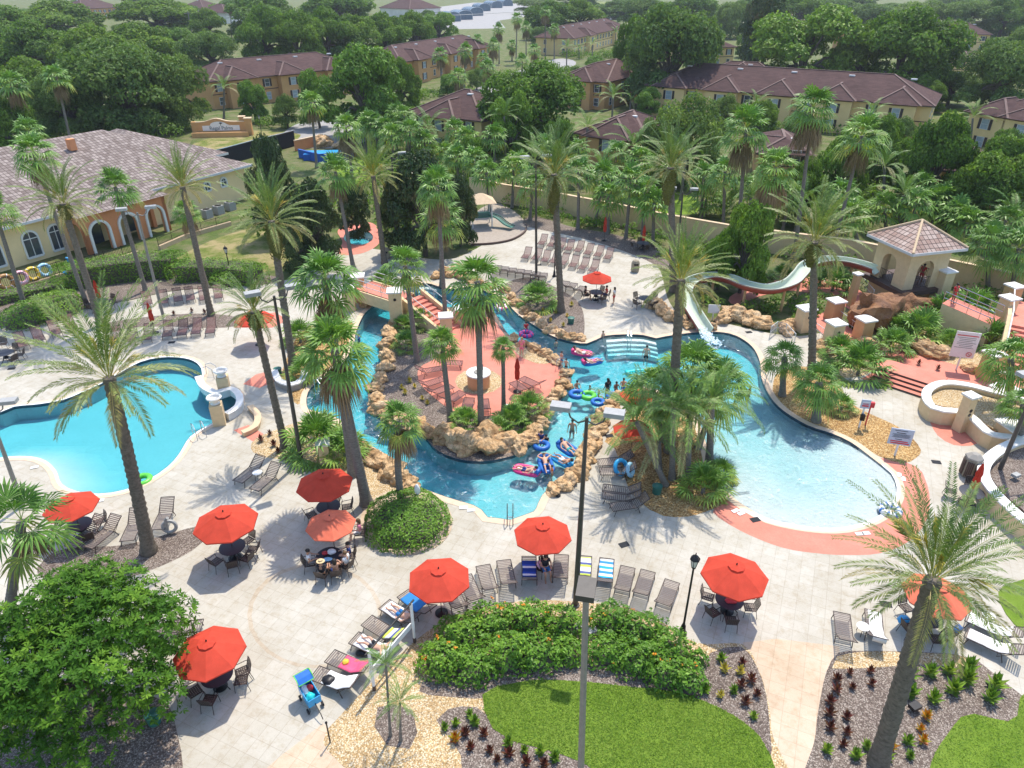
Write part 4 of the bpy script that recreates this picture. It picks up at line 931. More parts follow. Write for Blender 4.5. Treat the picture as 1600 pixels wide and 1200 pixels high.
HB = [(320,70,565,195),(585,50,772,145),(888,28,985,102),(632,130,765,235),(855,80,995,165),(915,155,1025,255),(1005,92,1480,205),(1188,185,1270,255),(1470,210,1570,270),(1520,138,1640,220),(685,0,805,42),(1100,35,1170,90),(300,185,470,265),(900,0,960,30),(1435,28,1550,66),(1300,30,1350,62),(1055,28,1115,58),(1225,22,1265,52),(1465,75,1520,125),(125,0,195,26),(315,0,385,28)]
r = random.Random(77); k = 0; bgt = []
while k < 90:
    x, b0, rp = r.uniform(-120, 1720), r.uniform(30, 150), r.uniform(15, 26); rp *= .6 + b0 / 160; t0 = b0 - 1.55 * rp
    k += 1
    if any(x + rp * .8 > a and x - rp * .8 < c and b0 > b and t0 + 4 < d for a, b, c, d in HB): continue
    bgt.append((x, t0, b0, rp, r.choice(('oak', 'oak2', 'grey', 'bright', 'olive'))))
planted(bgt, 'background_tree', 'trees in the gaps between far houses')

PB = [('in the garden belt beside the blue basin', 560, 745, 215, 292, 9), ('behind the middle of the boundary wall', 770, 1085, 272, 322, 13), ('in the belt behind the slide', 1095, 1330, 300, 392, 12), ('in the belt beyond the slide tower', 1385, 1620, 335, 405, 11)]
for wh, x0, x1, y0, y1, n in PB:
    for i in range(n):
        x = x0 + (x1 - x0) * (i + r.uniform(.1, .9)) / n; y = y0 + (y1 - y0) * (.5 * (x - x0) / (x1 - x0) + .5 * r.random()); h = r.uniform(26, 62)
        palm((x, y), (x + (x - 800) * h / 2000, y - h), r.choice(('sabal', 'sabal', 'fan', 'queen')), '%s garden palm from the left %s' % (ORD[i], wh), .17, .15, r.uniform(1.1, 1.5), lo=True, group='palms ' + wh, name='garden_palm')
scatter_leaves('wall_planting', [(835, 338, 14, 5, 1.5), (865, 342, 14, 5, 1.5), (905, 350, 16, 5, 1.4), (945, 358, 14, 5, 1.3), (985, 366, 16, 5, 1.3), (1030, 378, 16, 5, 1.4), (1075, 388, 18, 6, 1.5), (1180, 402, 30, 6, 1.6), (1250, 410, 30, 6, 1.6), (1330, 420, 30, 8, 1.6), (1540, 470, 30, 8, 1.8), (1590, 485, 20, 8, 1.8), (1270, 450, 24, 8, 1.2), (1330, 455, 20, 6, 1.2), (1195, 490, 20, 6, 1.0), (1255, 492, 18, 6, 1.0)], 60, .26, 'oak_leaf', 'dark shrubs planted against the boundary wall and around the slide', seed=11)
hz = MB(); hz.box((0, 1970, 11.5), (6040, 4080, 31)); ho = hz.build('haze', None); ho['kind'] = 'stuff'
hm = bpy.data.materials.new('thin haze'); hm.use_nodes = True; hm.node_tree.nodes.clear(); hv = hm.node_tree.nodes.new('ShaderNodeVolumePrincipled'); hv.inputs['Color'].default_value = (.86, .91, 1, 1); hv.inputs['Density'].default_value = .00015; hv.inputs['Anisotropy'].default_value = .2
hoo = hm.node_tree.nodes.new('ShaderNodeOutputMaterial'); hm.node_tree.links.new(hv.outputs[0], hoo.inputs['Volume']); ho.data.materials.append(hm)
# ================================================================== FURNITURE
M['frame'] = plain('bronze metal tube', (.06, .045, .04), .4, .15, 12, .3)
M['strap'] = plain('taupe vinyl strap', (.17, .135, .12), .6, .12, 9)
M['maroon_strap'] = plain('maroon vinyl strap', (.15, .065, .06), .6, .15, 9)
M['red_canvas'] = plain('red canvas', (.62, .075, .045), .8, .14, 2.2, spec=.12, bump=.35)
_c = M['red_canvas']; _t = _c.node_tree; _b = _t.nodes['Principled BSDF']; _x = _t.nodes.new('ShaderNodeBsdfTranslucent'); _x.inputs[0].default_value = (.62, .09, .05, 1); _m = _t.nodes.new('ShaderNodeMixShader'); _m.inputs[0].default_value = .25
_t.links.new(_b.outputs[0], _m.inputs[1]); _t.links.new(_x.outputs[0], _m.inputs[2]); _t.links.new(_m.outputs[0], _t.nodes['Material Output'].inputs[0])
M['faded_canvas'] = plain('faded orange red canvas', (.64, .15, .085), .75, .08, 4, spec=.15)
M['dark_table'] = plain('dark mesh table top', (.022, .026, .04), .5, .3, 30)
M['iron'] = plain('black iron', (.015, .015, .018), .4, .2, 9, .3)
M['bronze_pole'] = plain('dark bronze pole', (.075, .068, .062), .45, .12, 6, .2)
M['grey_pole'] = plain('weathered grey pole', (.25, .235, .21), .5, .12, 4, .2)
M['light_head'] = plain('pale lamp housing', (.34, .34, .33), .5, .12, 6)
M['glass_lamp'] = plain('frosted lantern glass', (.62, .62, .58), .25, .05, 5)
M['white_paint'] = plain('white paint', (.75, .75, .73), .5, .06, 3)
M['steel'] = plain('stainless rail', (.45, .46, .48), .25, .05, 5, .9)
M['stucco'] = plain('tan stucco', (.68, .51, .30), .85, .07, 3, bump=.15)
M['stucco_or'] = plain('orange tan stucco', (.58, .36, .18), .85, .07, 3, bump=.15)
M['cap'] = plain('white cap stone', (.72, .70, .66), .7, .07, 3)
M['teal'] = plain('green plastic', (.03, .14, .11), .5, .1, 5)
M['blue'] = plain('blue vinyl', (.02, .13, .45), .35, .1, 5)
M['sky_blue'] = plain('sky blue vinyl', (.03, .32, .62), .35, .1, 5)
M['pink'] = plain('pink vinyl', (.80, .05, .22), .35, .1, 5)
M['white_vinyl'] = plain('white vinyl', (.78, .78, .78), .35, .05, 5)
M['lime'] = plain('lime vinyl', (.12, .55, .06), .35, .1, 5)
M['yellow'] = plain('yellow vinyl', (.72, .5, .05), .35, .1, 5)
M['brown_v'] = plain('brown vinyl', (.35, .18, .06), .4, .1, 5)
M['pale_pink'] = plain('pale pink vinyl', (.75, .40, .48), .35, .1, 5)
M['pale_blue'] = plain('pale blue vinyl', (.30, .55, .72), .35, .15, 9)
M['turq'] = plain('turquoise vinyl', (.03, .55, .55), .35, .1, 5)
def rockmat():
    m = N('sandstone boulder'); co = m.coord()
    f = m.noise(co, 1.1, 8, .68, .3); c = m.ramp(f, [(.28, (.36, .21, .095)), (.5, (.57, .385, .21)), (.72, (.72, .57, .38))])
    c = m.mix(1.0, c, m.ramp(m.objrand(), [(0, (.8, .74, .68)), (.5, (1, 1, 1)), (1, (1.08, 1.02, .98))]), 'MULTIPLY')
    c = m.mix(1.0, c, m.ramp(m.voro(co, 2.6, 'DISTANCE_TO_EDGE'), [(0, .62), (.09, 1.0)]), 'MULTIPLY')
    m.base(c).rough(.9, .15); m.bump(m.noise(co, 5, 7, .7), .8, .12); return m.m
M['rock'] = rockmat()
def striped(name, cols, scale=9, ax=1):
    m = N(name); co = m.coord(1.0, obj=True); sp = m.n('ShaderNodeSeparateXYZ'); m.l(co, sp.inputs[0])
    x = m.math('FRACT', m.math('MULTIPLY', sp.outputs[ax], scale)); n = len(cols)
    c = m.ramp(x, [(i / n, k) for i, k in enumerate(cols)], 'CONSTANT'); m.base(c).rough(.9, .1)
    m.bump(m.noise(co, 30, 3), .4, .01); return m.m
TOWEL = {'white': plain('white towel', (.74, .73, .71), .95, .06, 8, bump=.3), 'navy': striped('navy and white towel', [(.02, .05, .25), (.02, .05, .25), (.7, .7, .72), (.03, .08, .4)], 2.2),
         'sky': striped('blue wave towel', [(.05, .25, .6), (.6, .68, .75), (.04, .35, .65), (.7, .74, .76)], 1.7), 'pink': plain('pink towel', (.75, .10, .20), .95, .2, 5, bump=.3),
         'blue': plain('blue towel', (.03, .20, .50), .95, .1, 8, bump=.3), 'mixed': striped('white and lime towel', [(.7, .72, .7), (.7, .72, .7), (.5, .6, .1), (.1, .12, .3)], 1.9)}

# ---- lounger
LB, LZ, LA = -.22, .36, R(36)      # hinge y, seat height, back angle
LBL = .80
def lounge_profile(t):
    """0 at the foot .. 1 at the head: (y, z) along the sling"""
    s = t * (1.17 + LBL)
    if s < 1.17: return (.95 - s, LZ)
    s -= 1.17; return (LB - s * math.cos(LA), LZ + s * math.sin(LA))
def make_lounger():
    t = thing('sun_lounger', 'x', 'sun lounger'); w = .31
    f = MB()
    for s in (-1, 1):
        f.tube([(s * w, LB - .05, LZ), (s * w, .95, LZ)], .02, 6)
        f.tube([(s * w, LB, LZ), (s * w, LB - LBL * math.cos(LA), LZ + LBL * math.sin(LA))], .02, 6)
    f.tube([(-w, .95, LZ), (w, .95, LZ)], .02, 6)
    y, z = LB - LBL * math.cos(LA), LZ + LBL * math.sin(LA); f.tube([(-w, y, z), (w, y, z)], .02, 6)
    f.tube([(-w, LB - .42, LZ + .3), (-w, LB + .02, LZ - .2), (w, LB + .02, LZ - .2), (w, LB - .42, LZ + .3)], .013, 5)
    f.build('frame', M['frame'], t)
    s = MB(); n = 12
    for i in range(n):
        y = .92 - (i + .5) * 1.12 / n; s.box((0, y, LZ - .004), (2 * w + .03, 1.12 / n * .62, .008))
    s.build('seat', M['strap'], t)
    b = MB(); n = 9
    for i in range(n):
        q = (i + .5) * (LBL - .02) / n; y, z = LB - q * math.cos(LA), LZ + q * math.sin(LA); hh = (LBL / n) * .31
        dy, dz = math.cos(LA) * hh, math.sin(LA) * hh
        b.quad([(-w, y + dy, z - dz), (w, y + dy, z - dz), (w, y - dy, z + dz), (-w, y - dy, z + dz)])
    b.build('backrest', M['strap'], t)
    for sx in (-1, 1):
        for y0, y1 in ((.78, .88), (-.30, -.42)):
            l = MB(); l.tube([(sx * w, y0, LZ), (sx * (w + .01), y1, 0)], .018, 6); l.build('leg', M['frame'], t)
    t.scale = (1.12, 1.12, 1.05); return t
LOUNGE = Kind(make_lounger())
def azim(p, q): d = q - p; return math.atan2(d.y, d.x)
def lounger(x, y, fx, fy, label, group, z=.03, maroon=False, jit=0):
    """fx, fy: a point its foot end looks at"""
    p = G(x, y, z + .3); p.z = z; a = azim(p, G(fx, fy, z)) + rnd.uniform(-jit, jit)
    o = LOUNGE(p, a - math.pi / 2, label, group)
    if maroon: recolour(o, ('seat', 'backrest'), M['maroon_strap'])
    return o
FRONT_TXT = {0: 'lounger beside the blue wagon, under a white towel and black bag'}
LFRONT = [(526,1066,454,1046),(548,1041,478,1019),(584,1013,514,985),(601,988,536,958),(627,963,564,928),(653,948,596,908),(712,938,670,870),(737,926,700,850),(762,910,735,840),(792,902,775,830),(827,896,822,830),(876,893,876,830),(912,895,915,830),(946,899,955,830),(975,912,990,840),(1005,918,1025,850),(1041,934,1070,865)]
FL = []
for i, (x, y, fx, fy) in enumerate(LFRONT):
    FL.append(lounger(x, y, fx, fy, '%s lounger from the blue wagon in the curved front row facing the plaza' % ORD[i], 'loungers in the curved front row', jit=.04))
for i, (x, y, fx, fy) in enumerate([(137,836,90,880),(163,836,120,880),(209,825,190,880),(257,808,235,860)]):
    lounger(x, y, fx, fy, '%s lounger from the left in the row by the big leaning date palm' % ORD[i], 'loungers by the leaning date palm', jit=.04)
for i, (x, y, fx, fy) in enumerate([(392,738,350,780),(417,750,375,795)]):
    lounger(x, y, fx, fy, ('lounger left of the small white table by the lamp bed', 'lounger right of the small white table by the lamp bed')[i], 'loungers by the lamp bed')
for i, (x, y) in enumerate([(34,535),(60,526),(86,516),(110,507)]):
    lounger(x, y, x + 25, y + 40, '%s lounger from the left in the row before the left hedge' % ORD[i], 'loungers before the left hedge', maroon=True, jit=.05)
for i, (x, y) in enumerate([(230,470),(256,468),(278,465),(297,463),(318,463),(341,460)]):
    lounger(x, y, x + 8, y + 50, '%s lounger from the left in the row before the long clipped hedge' % ORD[i], 'loungers before the long hedge', maroon=True, jit=.05)
for i, (x, y) in enumerate([(180,527),(206,526),(232,523),(263,518),(286,516),(308,514),(330,513)]):
    lounger(x, y, x - 12, y + 50, '%s lounger from the left in the row at the back of the swimming pool' % ORD[i], 'loungers behind the swimming pool', maroon=True, jit=.05)
for i, (x, y) in enumerate([(848,378),(863,381),(877,384),(890,387),(905,389),(920,393),(936,396),(951,400)]):
    lounger(x, y, x - 14, y + 22, '%s lounger from the left in the back row of the upper sun deck' % ORD[i], 'loungers on the upper sun deck', maroon=True, jit=.05)
for i, (x, y) in enumerate([(823,399),(839,401),(853,404),(867,406),(881,409),(897,412),(912,416),(928,419)]):
    lounger(x, y, x - 14, y + 22, '%s lounger from the left in the middle row of the upper sun deck' % ORD[i], 'loungers on the upper sun deck', maroon=True, jit=.05)
for i, (x, y) in enumerate([(776,422),(788,424),(800,426),(812,428),(824,430),(836,432),(848,434)]):
    lounger(x, y, x + 10, y - 20, '%s lounger from the left in the row above the river rocks' % ORD[i], 'loungers above the river rocks', jit=.05)
for i, (x, y) in enumerate([(880,447),(892,450),(906,455)]):
    lounger(x, y, x + 16, y - 14, '%s lounger from the left in the group left of the open deck umbrella' % ORD[i], 'loungers left of the deck umbrella', jit=.05)
for i, (x, y, fx, fy) in enumerate([(670,580,720,577),(672,600,720,590),(686,612,735,598),(708,624,745,605),(730,636,742,600),(757,638,752,600),(815,608,780,588),(832,600,790,586),(700,568,740,575)]):
    lounger(x, y, fx, fy, 'lounger on the red island floor, ' + ('at the left under the small fan palm', 'second of the left fan', 'third of the left fan', 'fourth of the left fan, nearest the front palm', 'left one of the two facing the round fire pit', 'right one of the two facing the round fire pit', 'front one beside the closed umbrella', 'back one beside the closed umbrella', 'farthest, behind the small fan palm')[i], 'loungers on the island', z=.07, maroon=True)
for i, (x, y, fx, fy) in enumerate([(962,722,900,735),(966,738,900,745),(972,768,905,765),(972,778,905,778),(984,790,930,805)]):
    lounger(x, y, fx, fy, '%s lounger from the back beside the palm cluster' % ORD[i], 'loungers beside the palm cluster', jit=.05)
BRL = lounger(1318, 988, 1308, 930, 'empty lounger left of the small round table at the bottom right', 'loungers at the bottom right')
BRT = lounger(1366, 984, 1358, 930, 'lounger with a white towel right of the small round table', 'loungers at the bottom right')
BR3 = lounger(1552, 984, 1490, 965, 'back one of two towelled loungers at the lower right edge', 'loungers at the bottom right')
BR4 = lounger(1552, 1010, 1490, 990, 'front one of two towelled loungers at the lower right edge', 'loungers at the bottom right')
lounger(240, 985, 300, 985, 'lounger half hidden under the big leafy tree', None)
lounger(276, 984, 335, 984, 'lounger between the big leafy tree and the umbrella', None)
lounger(868, 770, 905, 745, 'folded back lounger at the river edge rocks', None) if False else None

# ---- towels lie along a lounger
def towel(lo, col, label, a=.02, b=.9, wd=.58, off=0.0, seed=1, hem=0.0):
    r = random.Random(seed); mb = MB(); n, m = 16, 6; vs = []
    for i in range(n + 1):
        y, z = lounge_profile(a + (b - a) * i / n); 
        for j in range(m + 1):
            x = -wd / 2 + wd * j / m
            q = Vector((x * 3 + seed, y * 3, 0)); dz = .016 + .016 * mnoise.noise(q * 1.7)
            vs.append((x + off + .03 * mnoise.noise(q), y + .03 * mnoise.noise(q + Vector((5, 5, 5))), z + dz))
    fs = [(i * (m + 1) + j, i * (m + 1) + j + 1, (i + 1) * (m + 1) + j + 1, (i + 1) * (m + 1) + j) for i in range(n) for j in range(m)]
    mb.faces(vs, fs)
    if hem:
        y, z = lounge_profile(b)
        mb.quad([(-wd / 2 + off, y, z + .02), (wd / 2 + off, y, z + .02), (wd / 2 + off, y - .02, z - hem), (-wd / 2 + off, y - .02, z - hem)])
    o = mb.build('towel', TOWEL[col], smooth='all', label=label, cat='towel'); o.location = lo.location; o.rotation_euler = lo.rotation_euler; o.scale = lo.scale
    sm = o.modifiers.new('solid', 'SOLIDIFY'); sm.thickness = .012; return o
towel(FL[0], 'white', 'white towel over the lounger next to the wagon', .25, .95, seed=2)
towel(FL[1], 'pink', 'pink towel bunched on the second lounger from the wagon', .3, .9, seed=3)
towel(FL[2], 'white', 'white towel under the woman in the black bikini', .1, .95, seed=4)
towel(FL[4], 'white', 'white towel under the man in blue shorts', .05, .6, seed=5)
towel(FL[10], 'navy', 'navy and white striped towel near the centre front umbrella', .15, .72, seed=6)
towel(FL[12], 'mixed', 'white and lime towel on a lounger behind the lamp post', .05, .6, seed=7)
towel(FL[13], 'sky', 'blue and white wave patterned towel right of the lamp post', .05, .62, seed=8)
towel(FL[5], 'blue', 'blue towel on the lounger beside the left end umbrella', .1, .6, seed=14)
towel(FL[3], 'mixed', 'striped towel on the lounger between the two sunbathers', .5, .95, seed=15)
towel(BRT, 'white', 'long white towel hanging over a lounger back at the bottom right', .02, .97, .48, .05, 9, .25)
towel(BR3, 'white', 'white towel on the back lounger at the lower right edge', .05, .8, seed=10)
towel(BR4, 'white', 'white towel on the front lounger at the lower right edge', .05, .75, seed=11)

# ---- chairs and tables
def make_chair():
    t = thing('patio_chair', 'x', 'chair')
    f = MB(); w, d = .24, .24
    for s in (-1, 1):
        f.tube([(s * w, d, .43), (s * w, -d, .42), (s * w * .98, -d - .13, .88)], .014, 6)
        f.tube([(s * (w + .04), d - .02, .0 + .62), (s * (w + .04), -d, .64), (s * w, -d - .06, .66)], .016, 6)
        f.tube([(s * (w + .04), d - .02, .63), (s * (w + .02), d, .43)], .013, 6)
    f.tube([(-w * .98, -d - .13, .88), (0, -d - .15, .92), (w * .98, -d - .13, .88)], .016, 6); f.tube([(-w, d, .43), (w, d, .43)], .014, 6); f.tube([(-w, -d, .42), (w, -d, .42)], .014, 6)
    f.build('frame', M['frame'], t)
    s = MB()
    for i in range(6):
        k = -w + .04 + i * (2 * w - .08) / 5; s.box((k, 0, .43), (.05, 2 * d, .006)); s.box((0, k, .436), (2 * w, .05, .005))
    s.build('seat', M['frame'], t)
    b = MB()
    for i in range(6):
        k = -w + .04 + i * (2 * w - .08) / 5; b.beam((k, -d - .01, .46), (k * .98, -d - .13, .89), .05, .006)
        z = .5 + i * .07; y = -d - .01 - (z - .46) * .29; b.beam((-w, y + .006, z), (w, y + .006, z), .008, .045)
    b.build('backrest', M['frame'], t)
    for sx in (-1, 1):
        for y0, y1 in ((d, d + .03), (-d, -d - .09)):
            l = MB(); l.tube([(sx * w, y0, .43), (sx * (w + .02), y1, 0)], .014, 6); l.build('leg', M['frame'], t)
    return t
CHAIR = Kind(make_chair())
def make_table():
    t = thing('patio_table', 'x', 'table'); a = MB()
    a.lathe([(.05, .715), (.60, .715), (.625, .725), (.625, .74), (.60, .745), (.05, .745)], 28); a.build('tabletop', M['dark_table'], t, True)
    p = MB(); p.lathe([(.16, .30), (.2, .36), (.12, .5), (.16, .7), (.2, .714)], 14); p.build('pedestal', M['iron'], t, True)
    for k in range(4):
        an = k * math.pi / 2 + .4; l = MB(); l.tube([(.14 * math.cos(an), .14 * math.sin(an), .42), (.34 * math.cos(an), .34 * math.sin(an), .15), (.46 * math.cos(an), .46 * math.sin(an), .0)], .022, 6); l.build('leg', M['iron'], t)
    return t
TABLE = Kind(make_table())
def make_umbrella():
    t = thing('patio_umbrella', 'x', 'umbrella'); Rr, zr, za = 1.42, 2.12, 2.72
    def ring(r, z, sag):   # 16 points: ribs at even, sagging valley at odd
        return [((r if k % 2 == 0 else r * math.cos(math.pi / 8) * (1 - sag)) * math.cos(2 * math.pi * k / 16), (r if k % 2 == 0 else r * math.cos(math.pi / 8) * (1 - sag)) * math.sin(2 * math.pi * k / 16), z if k % 2 == 0 else z - sag * .9) for k in range(16)]
    rows = [ring(.20, za - .02, 0), ring(.45, za - .11, .004), ring(.75, za - .25, .010), ring(1.05, za - .40, .014), ring(Rr, zr, .004), ring(Rr * 1.002, zr - .06, .004)]
    c = MB(); b = []
    for rw in rows: b.append(len(c.v)); c.v += rw
    for i in range(len(rows) - 1):
        for k in range(16):
            c.f.append((b[i] + k, b[i + 1] + k, b[i + 1] + (k + 1) % 16, b[i] + (k + 1) % 16)); c.t.append(0)
    co = c.build('canopy', M['red_canvas'], t, False)
    v = MB(); r0, r1 = ring(.03, za + .07, 0), ring(.36, za - .015, -.02)
    for k in range(16): v.quad([r0[k], r1[k], r1[(k + 1) % 16], r0[(k + 1) % 16]])
    v.build('vent', M['red_canvas'], co, False)
    for k in range(8):
        a = 2 * math.pi * k / 8; r_ = MB(); r_.tube([(.06 * math.cos(a), .06 * math.sin(a), za - .06), (1.05 * math.cos(a), 1.05 * math.sin(a), za - .43), (Rr * math.cos(a), Rr * math.sin(a), zr - .02)], .011, 5)
        r_.tube([(.05 * math.cos(a), .05 * math.sin(a), 2.0), (.72 * math.cos(a), .72 * math.sin(a), za - .27)], .009, 5); r_.build('rib', M['frame'], t)
    p = MB(); p.tube([(0, 0, .05), (0, 0, za + .05)], .02, 8); p.build('pole', M['frame'], t)
    p = MB(); p.lathe([(.02, za + .05), (.035, za + .09), (.03, za + .13), (.008, za + .17)], 8); p.build('finial', M['iron'], t, True)
    p = MB(); p.lathe([(.30, 0), (.30, .04), (.12, .09), (.04, .12), (.03, .3)], 16); p.build('base', M['iron'], t, True)
    return t
UMB = Kind(make_umbrella())
def umbrella(x, y, rpx, label, faded=False, z=.03, rz=.2):
    """x, y: middle of the canopy"""
    p = G(x, y, z + 2.25); p.z = z; d = (p.y * CP + (H - 2.25) * SP); s = rpx * d / F / 1.42
    s = min(1.25, max(.85, s)); o = UMB(p, rz + rnd.uniform(0, .78), label, 'open red umbrellas', sc=s)
    if faded: recolour(o, ('canopy', 'vent'), M['faded_canvas'])
    return p
def set_table(p, chairs, where, phi=0.0, rad=.92):
    TABLE(p, rnd.uniform(0, 1), 'round dark table ' + where, 'round tables')
    for i, a in enumerate(chairs):
        a = R(a); q = p + Vector((math.cos(a), math.sin(a), 0)) * rad
        CHAIR(q, a + math.pi / 2 + rnd.uniform(-.25, .25), '%s chair from the right %s' % (ORD[i], where), 'chairs ' + where)
p = umbrella(353, 817, 49, 'red umbrella in front of the mulch bed, left of two overlapping ones'); set_table(p, [10, 60, 130, 230, 285, 330], 'under the umbrella left of the overlapping pair')
p = umbrella(507, 755, 44, 'deep red umbrella in palm shade, rear one of the overlapping pair'); set_table(p, [20, 80, 200, 255], 'under the shaded rear umbrella')
p = umbrella(515, 809, 39, 'faded orange umbrella, front one of the overlapping pair', True); PT = p.copy() + Vector((0, -1.0, 0)); set_table(PT, [-20, 20, 190, 262, 300], 'of the seated party before the round hedge')
p = umbrella(848, 831, 46, 'red umbrella at the middle front by the river end'); PC4 = p
p = umbrella(686, 901, 50, 'red umbrella at the left end of the curved lounger row'); PC5 = p
p = umbrella(1148, 898, 52, 'red umbrella right of the black lantern post'); set_table(p, [350, 210, 262, 150], 'under the umbrella by the black lantern post')
p = umbrella(326, 1014, 55, 'red umbrella touching the big leafy tree'); set_table(p, [25, 0, 215, 268], 'under the umbrella by the big leafy tree')
p = umbrella(108, 783, 40, 'red umbrella behind the low fan palm at the left edge'); set_table(p, [40, 320], 'under the umbrella at the left pool edge')
p = umbrella(1466, 925, 50, 'faded red umbrella behind the near date palm', True); set_table(p, [200, 270, 320, 120], 'behind the near date palm')
p = umbrella(933, 431, 24, 'red umbrella alone on the upper sun deck'); set_table(p, [5, 60, 180, 300], 'on the upper sun deck'); PDK = p
umbrella(1000, 614, 32, 'red umbrella behind the palm cluster by the pool'); umbrella(990, 662, 26, 'red umbrella half hidden inside the palm cluster')
umbrella(397, 497, 30, 'red umbrella behind the date palm with the mossy trunk')
def make_closed():
    t = thing('closed_umbrella', 'x', 'umbrella'); c = MB()
    prof = [(.06, .95), (.13, 1.05), (.15, 1.5), (.12, 1.75), (.15, 1.95), (.10, 2.3), (.03, 2.6)]; n = 16; b0 = len(c.v)
    for r, z in prof:
        for k in range(n):
            a = 2 * math.pi * k / n + z * .5; q = r * (1.25 if k % 2 else .75); c.v.append((q * math.cos(a), q * math.sin(a), z))
    for i in range(len(prof) - 1):
        for k in range(n): c.f.append((b0 + i * n + k, b0 + i * n + (k + 1) % n, b0 + (i + 1) * n + (k + 1) % n, b0 + (i + 1) * n + k)); c.t.append(0)
    c.build('canopy', M['red_canvas'], t, False)
    p = MB(); p.tube([(0, 0, .04), (0, 0, 2.7)], .02, 8); p.build('pole', M['frame'], t)
    p = MB(); p.tube([(-.0, .0, 1.74), (.0, .0, 1.80)], .145, 12); p.build('tie', M['red_canvas'], t)
    p = MB(); p.lathe([(.28, 0), (.28, .04), (.1, .09), (.03, .14)], 16); p.build('base', M['iron'], t, True); return t
CLOSED = Kind(make_closed())
for x, y, lb, tb in [(160, 482, 'closed red umbrella against the long clipped hedge', [0, 60, 180, 250, 300]), (243, 520, 'closed red umbrella between the two lounger rows by the tall lamp', None), (944, 376, 'closed orange umbrella at the back row of the sun deck', None), (1004, 390, 'closed orange umbrella over the table by the wall', [10, 100, 190, 280]), (808, 612, 'closed red umbrella on the island', None), (1512, 785, 'closed red umbrella leaning by the curved planter wall', [150, 60, 220, 330])]:
    p = G(x, y, .03 if x != 808 else .07); CLOSED(p, rnd.random(), lb, 'closed umbrellas')
    if tb: set_table(p, tb, {160: 'by the long clipped hedge', 1004: 'by the boundary wall', 1512: 'by the curved planter wall'}[x])
# loose chairs and tables on the deck
set_table(G(1008, 478, .03), [40, 130, 210, 300], 'behind the date palm on the upper deck')
set_table(G(12, 565, .03), [20, 90, 330], 'at the left edge of the deck')
for x, y, a, lb in [(8, 545, 200, 'dark chair alone at the left edge of the deck')]: CHAIR(G(x, y, .03), R(a), lb)
def make_side():
    t = thing('side_table', 'x', 'small table'); a = MB(); a.lathe([(.05, .44), (.26, .44), (.27, .455), (.05, .46)], 20); a.build('tabletop', M['white_paint'], t, True)
    for k in range(3):
        an = k * 2.094; l = MB(); l.tube([(.18 * math.cos(an), .18 * math.sin(an), .44), (.23 * math.cos(an), .23 * math.sin(an), 0)], .014, 6); l.build('leg', M['frame'], t)
    return t
SIDE = Kind(make_side())
for x, y, lb in [(1345, 990, 'small round white table between two loungers at the bottom right'), (404, 748, 'small white table between the lamp bed loungers'), (1540, 972, 'small white round table by the towelled loungers'), (258, 985, 'small white table at the big leafy tree')]:
    SIDE(G(x, y, .03), 0, lb, 'small round tables')

# ---- lamps
def arm_lamp(base, top, label, heads, yaw=0.0, mat='bronze_pole', z0=.03, arm=.75):
    b = G(base[0], base[1], z0); tp = AY(top[0], top[1], b.y); hh = tp.z - z0; t = thing('double_lamp_post' if len(heads) > 1 else 'lamp_post', label, 'lamp post', b, yaw)
    p = MB(); dx = tp.x - b.x; p.tube([(0, 0, 0), (dx * .5, 0, hh * .5), (dx, 0, hh)], [.13, .11, .07], 8); p.lathe([(.2, 0), (.2, .06), (.14, .1)], 10); p.build('pole', M[mat], t, True)
    for s in heads:
        a = MB(); a.tube([(dx, 0, hh - .15), (dx + s * arm * .45, 0, hh - .3), (dx + s * arm * .85, 0, hh - .1), (dx + s * arm, 0, hh + .25)], .035, 7); ao = a.build('arm', M[mat], t, True)
        h = MB(); h.box((dx + s * (arm + .28), 0, hh + .33), (.78, .46, .2)); h.build('lamp_head', M['light_head'], t)
        g = MB(); g.box((dx + s * (arm + .28), 0, hh + .222), (.6, .34, .012)); g.build('lens', M['glass_lamp'], ao)
    return t
arm_lamp((471, 720), (428, 463), 'double headed lamp post in the gravel bed by the date palm', (-1, 1), .5)
arm_lamp((899, 946), (917, 652), 'double headed lamp post standing in the flowering hedge', (-1, 1), -.25)
arm_lamp((256, 498), (214, 332), 'double headed lamp post before the clubhouse porch', (-1, 1), .3, 'grey_pole')
arm_lamp((838, 432), (837, 250), 'lamp post between the sun deck loungers', (-1, 1), .3)
arm_lamp((1058, 402), (1067, 300), 'double headed lamp post by the boundary wall', (-1, 1), -.2)
arm_lamp((620, 384), (612, 245), 'lamp post between the dark magnolias', (1,), .2)
arm_lamp((1556, 748), (1625, 590), 'lamp post in the curved planter at the right edge', (-1, 1), .2)
arm_lamp((36, 790), (-20, 640), 'grey lamp post at the left pool edge', (1,), .2, 'grey_pole')
